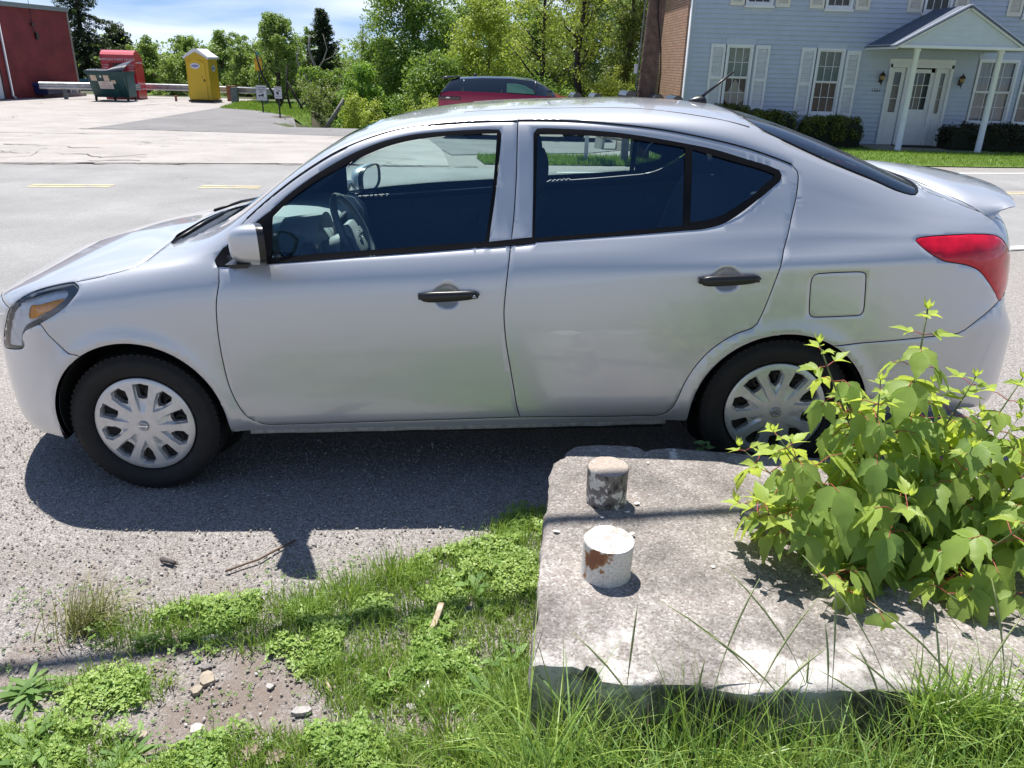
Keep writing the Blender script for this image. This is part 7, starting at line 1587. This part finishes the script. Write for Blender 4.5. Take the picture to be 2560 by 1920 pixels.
# =====================================================================
#  WEEDS, GRASS, STONES in the foreground
# =====================================================================
gm1=leafmat('grass_near',(.12,.24,.035),(.34,.46,.11),trans=(.45,.6,.08),tw=.35,rough=.38);gm2=leafmat('clover_leaf',(.15,.28,.05),(.40,.52,.14),trans=(.3,.5,.06),tw=.28,rough=.45);gm3=leafmat('plantain_leaf',(.09,.19,.04),(.22,.35,.10),trans=(.4,.5,.08),tw=.3,rough=.6);gms=leafmat('seed_stalk',(.22,.28,.10),(.40,.42,.20),tw=.2)
CL=[[(-1.20,2.12),(-1.0,2.16),(-.78,2.20),(-.5,2.24),(-.33,2.40),(-.10,2.52),(.03,2.70),(.14,2.72),(.10,1.94),(.01,1.90),(-.21,1.92),(-.50,1.92),(-.74,1.92),(-.98,1.96),(-1.22,1.92),(-1.33,2.06)],
[(-.62,1.88),(-.4,1.90),(-.13,1.88),(-.05,1.78),(-.10,1.68),(-.26,1.66),(-.46,1.67)],[(-1.0,1.46),(-.73,1.59),(-.36,1.61),(-.12,1.57),(.0,1.46)],[(-.06,1.80),(.08,1.90),(.07,1.45),(-.10,1.45)],[(-1.36,1.80),(-1.18,1.86),(-.95,1.80),(-1.0,1.72),(-1.2,1.70)],[(-1.42,1.45),(-1.40,1.62),(-1.2,1.66),(-1.0,1.58),(-.95,1.45)]]
dens=[9500,3400,3300,2200,650,1300]
def clover(name,xy,m,smin=.0045,smax=.0115,hmax=.04):
    n=len(xy);z=T(xy[:,0],xy[:,1])+RNG.uniform(.004,hmax,n)*np.clip(vnoise(xy[:,0]*7,xy[:,1]*7,3)*1.5,.15,1);a=RNG.uniform(0,6.28,n);s=RNG.uniform(smin,smax,n);V=[];va=[];tl=RNG.normal(0,.32,(n,2));vv=RNG.random(n)*.6+vnoise(xy[:,0]*5,xy[:,1]*5,11)*.4
    for k in range(3):
        b=a+k*2.09;c,sn=np.cos(b),np.sin(b)
        for u,w in((0.1,0),(.8,-.62),(1.75,0),(.8,.62)):
            dx=(c*u-sn*w)*s;dy=(sn*u+c*w)*s;V.append(np.stack([xy[:,0]+dx,xy[:,1]+dy,z+dx*tl[:,0]+dy*tl[:,1]+(.15*s if w else 0)],1))
    V=np.stack(V,1).reshape(-1,3);return fastmesh(name,V,np.arange(n*12).reshape(-1,4),m,var=np.repeat(vv,12))
xy=[];
for P_,n in zip(CL,dens):
    q=scatter(P_,n);q=q+RNG.normal(0,.022,q.shape);k=vnoise(q[:,0]*9,q[:,1]*9,21)+.5*vnoise(q[:,0]*23,q[:,1]*23,5)>.80;xy.append(q[k])
xy=np.concatenate(xy);inb=inpoly(OUT,xy[:,0],xy[:,1]);xy=xy[~inb]
tag(clover('clover',xy,gm2),'low clover and small-leaved weeds covering the dirt','ground cover',kind='stuff')
q=np.concatenate([scatter(P_,int(n*.85)) for P_,n in zip(CL,dens)]);q=q[~inpoly(OUT,q[:,0],q[:,1])];q=q+RNG.normal(0,.02,q.shape)
tag(blades('short_grass',q,RNG.uniform(.02,.075,len(q)),RNG.uniform(.002,.0048,len(q)),gm1,.9,3),'short grass blades among the clover','grass')
# sparse sprigs in the gravel
q=scatter([(-1.7,1.45),(-1.7,2.25),(-.6,2.45),(.1,2.7),(.1,1.45)],1500);k=vnoise(q[:,0]*6,q[:,1]*6,31)>.55;q=q[k]
tag(clover('sprigs',q,gm3,.003,.006,.02),'tiny sprigs coming up through the gravel','weeds',kind='stuff')
# tussocks
def tussock(label,x,y,n,hh,rad_,dirb=None,m=None,lean=.8,w=(.002,.0045),name='grass_tuft'):
    q=np.stack([x+RNG.normal(0,rad_,n),y+RNG.normal(0,rad_*.8,n)],1);d=np.arctan2(q[:,1]-y,q[:,0]-x)+RNG.normal(0,.6,n) if dirb is None else RNG.normal(dirb,.7,n)
    o=blades(name,q,RNG.uniform(hh*.45,hh,n),RNG.uniform(w[0],w[1],n),m or gm1,lean,5,kind=None,dirs=d,droop=1.1);tag(o,label,'grass tuft','grass tufts by the gravel')
yg=leafmat('grass_yellowish',(.16,.18,.05),(.36,.36,.14),trans=(.5,.5,.15),tw=.3)
tussock('big pale tuft of long grass at the left, edge of the gravel',-1.36,2.05,260,.20,.045,dirb=.6,m=yg,lean=.9);tussock('bright green grass tuft right of the pale one',-.53,2.20,240,.115,.045,lean=.6);tussock('bright grass tuft nearer the block, by the car shadow',-.40,2.30,220,.12,.045,lean=.6);tussock('thin grass tuft in the middle of the clover',-.66,2.10,130,.12,.035,lean=.7)
tussock('grass tuft by the left edge of the concrete block',.045,1.66,120,.22,.035,lean=.7);tussock('short grass tuft in the corner at the lower middle',-.12,1.55,160,.20,.05,lean=.8)
def rosette(label,x,y,n,L_,wk,m,name='weed_rosette',jag=False,flat=.35):
    if not jag: wk*=.55;n=int(n*1.9);L_*=.74
    else: wk*=.75
    LR=Leaves();z=float(T(x,y));ol=[(0,.02),(.15,.05),(.35,.14),(.55,.20),(.75,.19),(.9,.11),(1,.0)] if not jag else [(0,.02),(.12,.10),(.18,.05),(.3,.17),(.36,.08),(.5,.22),(.57,.12),(.72,.26),(.82,.2),(.93,.12),(1,0)]
    for i in range(n):
        a=i*2.4+random.uniform(-.3,.3);l_=L_*random.uniform(.55,1.1);e_=random.uniform(.15,flat+.5);LR.leaflet(Vector((x+random.gauss(0,.022),y+random.gauss(0,.022),z)),Vector((math.cos(a),math.sin(a),e_)),Vector((0,0,1)),l_,wk,random.random(),droop=random.uniform(.3,.9),outl=ol)
    e=empty(name,(x,y,z));tag(e,label,'weed','broad-leaved weeds in the foreground');o=LR.build('leaves',m,e);o.matrix_parent_inverse=Matrix.Translation((-x,-y,-z))
rosette('broad-leaved weed in the left bottom corner above the gravel patch',-1.38,1.76,26,.13,.9,gm3);rosette('broad-leaved weed low in the left foreground, second from the edge',-1.10,1.76,24,.11,.85,gm3);rosette('flat weed clump at the very bottom left',-1.22,1.55,34,.13,.9,gm3);rosette('weed clump at the bottom edge, right of the corner one',-.98,1.52,30,.11,.9,gm3)
rosette('pale green narrow-leaved weed between pale tuft and clover',-.93,2.06,28,.10,.75,gm3);rosette('large toothed dandelion leaves by the block left edge',-.02,2.42,18,.12,.85,gm3,jag=True);rosette('dandelion rosette below the toothed one, near the block',-.10,2.22,16,.10,.85,gm3,jag=True);rosette('small dandelion near the middle of the clover',-.20,1.74,14,.07,.85,gm3,jag=True)
rosette('broad leaves growing against the block corner',-.02,1.72,20,.13,1.1,gm3);rosette('broad leaves left of the block front corner',.02,1.86,18,.12,1.1,gm3)
rosette('tall dock leaf in the long grass before the block',.68,1.40,7,.30,.55,gm3,flat=1.9);rosette('dandelion leaves in the long grass at the bottom middle',.22,1.38,18,.20,.9,gm3,jag=True,flat=.8);rosette('pale milkweed-like plant at the block front corner',.18,1.44,12,.12,.8,gm3,flat=1.3)
# tall grass along the bottom right
q=scatter([(.0,1.10),(.06,1.50),(.6,1.46),(1.3,1.44),(1.75,1.42),(1.75,1.10)],4300);nq=len(q)
tag(blades('tall_grass',q,RNG.uniform(.14,.50,nq)*(.45+.85*vnoise(q[:,0]*4,q[:,1]*3,7)),RNG.uniform(.003,.0075,nq),gm1,.85,6,dirs=RNG.uniform(0,6.28,nq),droop=1.2),'long unmown grass along the front of the concrete block','grass')
q=scatter([(.0,1.10),(.06,1.50),(.6,1.46),(1.3,1.44),(1.75,1.42),(1.75,1.10)],700);nq=len(q)
tag(blades('broad_grass',q,RNG.uniform(.16,.40,nq),RNG.uniform(.006,.011,nq),gm3,1.0,7,dirs=RNG.uniform(0,6.28,nq),droop=1.5),'broader drooping grass leaves in front of the concrete block','grass')
q=scatter([(.0,1.10),(.06,1.50),(.6,1.46),(1.3,1.44),(1.75,1.42),(1.75,1.10)],900);nq=len(q)
tag(blades('dry_grass',q,RNG.uniform(.06,.28,nq),RNG.uniform(.002,.004,nq),leafmat('dry_grass',(.25,.20,.11),(.5,.44,.27),tw=.2),1.3,5,droop=1.0),'dry tan grass blades low in the long grass','grass')
q=scatter([(.95,1.40),(1.0,1.53),(1.75,1.56),(1.9,1.40)],900);nq=len(q)
tag(blades('slab_edge_grass',q,RNG.uniform(.08,.20,nq),RNG.uniform(.003,.007,nq),gm1,.9,5,droop=1.2,z0=np.full(nq,BT-.03)),'grass growing over the right part of the slab front edge','grass')
q=scatter([(.15,1.30),(.3,1.48),(1.6,1.44),(1.6,1.25)],46);nq=len(q);dr=RNG.normal(2.2,.5,nq)
tag(blades('seed_stalks',q,RNG.uniform(.25,.52,nq),RNG.uniform(.0016,.0022,nq),gms,.75,10,dirs=dr,droop=1.0),'tall grass seed stalks rising over the block','grass')
g=MB();
for i in range(26):
    x,y=.25+1.35*random.random(),1.38+random.random()*.1;H=random.uniform(.34,.60);lx=random.uniform(-.36,.16);ly=random.uniform(-.02,.14);pts=[Vector((x+lx*t*t,y+ly*t,float(T(x,y))+H*t-.06*t*t)) for t in np.linspace(0,1,10)]
    g.tube(pts,[.0010]*6+[.0022,.0028,.0022,.0006],5)
tag(g.build('seed_heads',mat('seed_head',(.30,.33,.15),.7,noise=(200,.4)),None),'nodding grass seed heads above the block','grass',kind='stuff')
q=np.array([(.9,2.87),(.95,2.88),(1.0,2.86),(.86,2.88),(1.05,2.87),(.55,2.86),(.50,2.87),(.60,2.86)]*4)+RNG.normal(0,.012,(32,2));tag(blades('grass_behind_block',q,RNG.uniform(.10,.30,32),.003,gm1,.6,5,droop=.8),'thin grass blades between block and rear wheel','grass')
# stones
def stones(name,xy,s0,s1,m,kind='stuff',label=None,cat=None,zoff=.0):
    n=len(xy);ico=np.array([(0,0,1)]+[(.894*math.cos(k*1.2566),.894*math.sin(k*1.2566),.447) for k in range(5)]+[(.894*math.cos(k*1.2566+.628),.894*math.sin(k*1.2566+.628),-.447) for k in range(5)]+[(0,0,-1)])
    fi=[(0,1+k,1+(k+1)%5) for k in range(5)]+[(1+k,6+k,1+(k+1)%5) for k in range(5)]+[(6+k,6+(k+1)%5,1+(k+1)%5) for k in range(5)]+[(11,6+(k+1)%5,6+k) for k in range(5)]
    s=RNG.uniform(0,1,n)**2.2*(s1-s0)+s0;V=ico[None]*(1+RNG.uniform(-.28,.28,(n,12,1)))*np.stack([s,s*RNG.uniform(.6,1,n),s*RNG.uniform(.35,.7,n)],1)[:,None,:]
    a=RNG.uniform(0,6.28,n);c,sn=np.cos(a)[:,None],np.sin(a)[:,None];V=np.stack([V[...,0]*c-V[...,1]*sn+xy[:,0,None],V[...,0]*sn+V[...,1]*c+xy[:,1,None],V[...,2]+(T(xy[:,0],xy[:,1])+s*.12+zoff)[:,None]],-1)
    F_=(np.arange(n)[:,None,None]*12+np.array(fi)[None]).reshape(-1,3);o=fastmesh(name,V.reshape(-1,3),F_,m,var=np.repeat(RNG.random(n),12));tag(o,label,cat,kind=kind);return o
def stonemat():
    m,nt,p=_new('stone_mix');a=N(nt,'ShaderNodeAttribute');a.attribute_name='var';r=N(nt,'ShaderNodeValToRGB');e=r.color_ramp.elements;cols=[(.19,.18,.17),(.25,.23,.215),(.31,.285,.265),(.29,.245,.20),(.36,.335,.315),(.50,.48,.46)]
    while len(e)<6:e.new(.5)
    for i,c in enumerate(cols): e[i].position=i/5;e[i].color=c+(1,)
    nt.links.new(a.outputs['Fac'],r.inputs[0]);nt.links.new(r.outputs[0],p.inputs['Base Color']);p.inputs['Roughness'].default_value=.85;return m
stm=stonemat()
q=scatter([(-2.6,1.45),(-2.6,3.6),(1.0,3.2),(.15,2.75),(.1,1.45)],15000);k=~inpoly(OUT,q[:,0],q[:,1]);tag(stones('gravel_stones',q[k],.0018,.0065,stm,label='loose gravel stones on the ground',cat='gravel'))
q=scatter([(-1.6,1.45),(-1.5,2.2),(-.1,2.1),(.05,1.45)],50);k=~inpoly(OUT,q[:,0],q[:,1]);tag(stones('pebbles',q[k],.007,.020,stm,label='larger pebbles scattered among the weeds',cat='pebbles'))
def flatstone(label,x,y,sx,sy,c,rz,name='stone',cat='stone',h=.012):
    g=MB();n=9;r=[random.uniform(.8,1.15) for _ in range(n)];lo=[(sx*r[i]*math.cos(6.283*i/n),sy*r[i]*math.sin(6.283*i/n),0) for i in range(n)];g.loft([[(a,b,0) for a,b,_ in lo],[(a*.96,b*.96,h) for a,b,_ in lo]],smooth=False);o=g.build(name,mat('stone_'+c[0],c[1],.85,noise=(40,.25)),None);o.location=(x,y,float(T(x,y))-.001);o.rotation_euler=(.05,-.04,rz);tag(o,label,cat)
tan=('tan',(.34,.285,.22));wh=('white',(.38,.36,.34));gr_=('grey',(.16,.17,.18));pl_=('pale',(.48,.45,.42))
flatstone('flat tan stone in the gravel below the dark cable shadow',-.87,1.81,.022,.028,tan,.4);flatstone('second flat tan stone touching the first one',-.885,1.765,.018,.014,tan,1.2);flatstone('white shell-like pebble near the bottom middle',-.62,1.575,.017,.013,wh,.3);flatstone('white oblong stone right of the white pebble',-.56,1.68,.03,.014,wh,.1)
flatstone('pale flat stone by the broad-leaved weed at left',-.93,1.985,.032,.012,pl_,.25);flatstone('dark grey slate chip among the weeds near the block',-.13,2.10,.035,.014,gr_,.5);flatstone('small round tan stone left of the white pebble',-.97,1.60,.016,.014,tan,.9);flatstone('pale square stone at lower middle',-.83,1.62,.018,.018,pl_,.7)
def stick(label,pts,r,c,name='stick',flat=False):
    g=MB();P_=[Vector((x,y,float(T(x,y))+z)) for x,y,z in pts];k=len(P_)
    if flat: g.loft([[p_+Vector((r,0,0)),p_+Vector((r*.6,r*.3,.003)),p_+Vector((-r*.6,r*.3,.003)),p_+Vector((-r,0,0))] for p_ in P_])
    else: g.tube(P_,[r*(.7+.5*vnoise(i*1.7,.3,4)) for i in range(k)],6)
    tag(g.build(name,mat('stick_'+c[0],c[1],.85,noise=(30,.35)),None),label,name.replace('_',' '))
stick('curved brown twig lying on the gravel',[(-1.0,2.335,.008),(-.95,2.37,.01),(-.90,2.40,.012),(-.86,2.46,.008),(-.80,2.53,.006)],.0042,('brown',(.16,.11,.08)));stick('thick dark stub of wood on the gravel near the twig',[(-1.26,2.41,.012),(-1.22,2.395,.012),(-1.20,2.385,.01)],.009,('dark',(.10,.085,.08)))
stick('pale wooden splinter standing in the clover',[(-.235,1.965,.005),(-.225,2.00,.03),(-.213,2.04,.05),(-.207,2.07,.06)],.011,('pale',(.55,.43,.30)),name='wood_splinter',flat=True);stick('white chip of wood near the dandelion by the block',[(-.235,1.72,.01),(-.22,1.755,.015),(-.21,1.785,.012)],.010,('white',(.60,.58,.54)),name='wood_chip',flat=True)
stick('short pale stick at the lower middle of the weeds',[(-.52,1.80,.01),(-.505,1.77,.012),(-.49,1.745,.01)],.005,('straw',(.42,.34,.24)));stick('white stick fragment at the left bottom edge',[(-1.30,1.615,.008),(-1.24,1.612,.01),(-1.19,1.60,.008)],.006,('white',(.60,.58,.54)));stick('thin dry stem crossing the clover right of middle',[(-.33,1.86,.02),(-.335,1.80,.03),(-.31,1.74,.02),(-.27,1.72,.01)],.0018,('straw',(.42,.34,.24)))
def deadleaf(label,x,y,s,rz):
    LR=Leaves();z=float(T(x,y));ol=[(0,.04),(.15,.2),(.25,.12),(.4,.42),(.5,.2),(.65,.4),(.75,.18),(.9,.2),(1,0)];LR.leaflet(Vector((0,0,0)),Vector((math.cos(rz),math.sin(rz),.1)),Vector((0,0,1)),s,1,.5,droop=.3,outl=ol);o=LR.build('dead_leaf',mat('dead_leaf',(.22,.16,.13),.8,noise=(60,.3)),None);o.location=(x,y,z+.02);tag(o,label,'leaf')
deadleaf('curled brown dead leaf at the bottom edge, left one',-.66,1.50,.06,1.3);deadleaf('curled brown dead leaf at the bottom edge, right one',-.60,1.49,.065,.9)
# dry straw litter
q=scatter([(-.5,1.5),(-.45,1.95),(.0,2.15),(.1,2.4),(.07,1.5)],900);q=q[~inpoly(OUT,q[:,0],q[:,1])];n=len(q);tag(blades('straw',q,RNG.uniform(.012,.04,n),.0016,leafmat('straw',(.28,.20,.13),(.45,.35,.25),tw=.1),3.0,2,droop=0,z0=T(q[:,0],q[:,1])+.006),'dry straw litter on the bare dirt','litter')
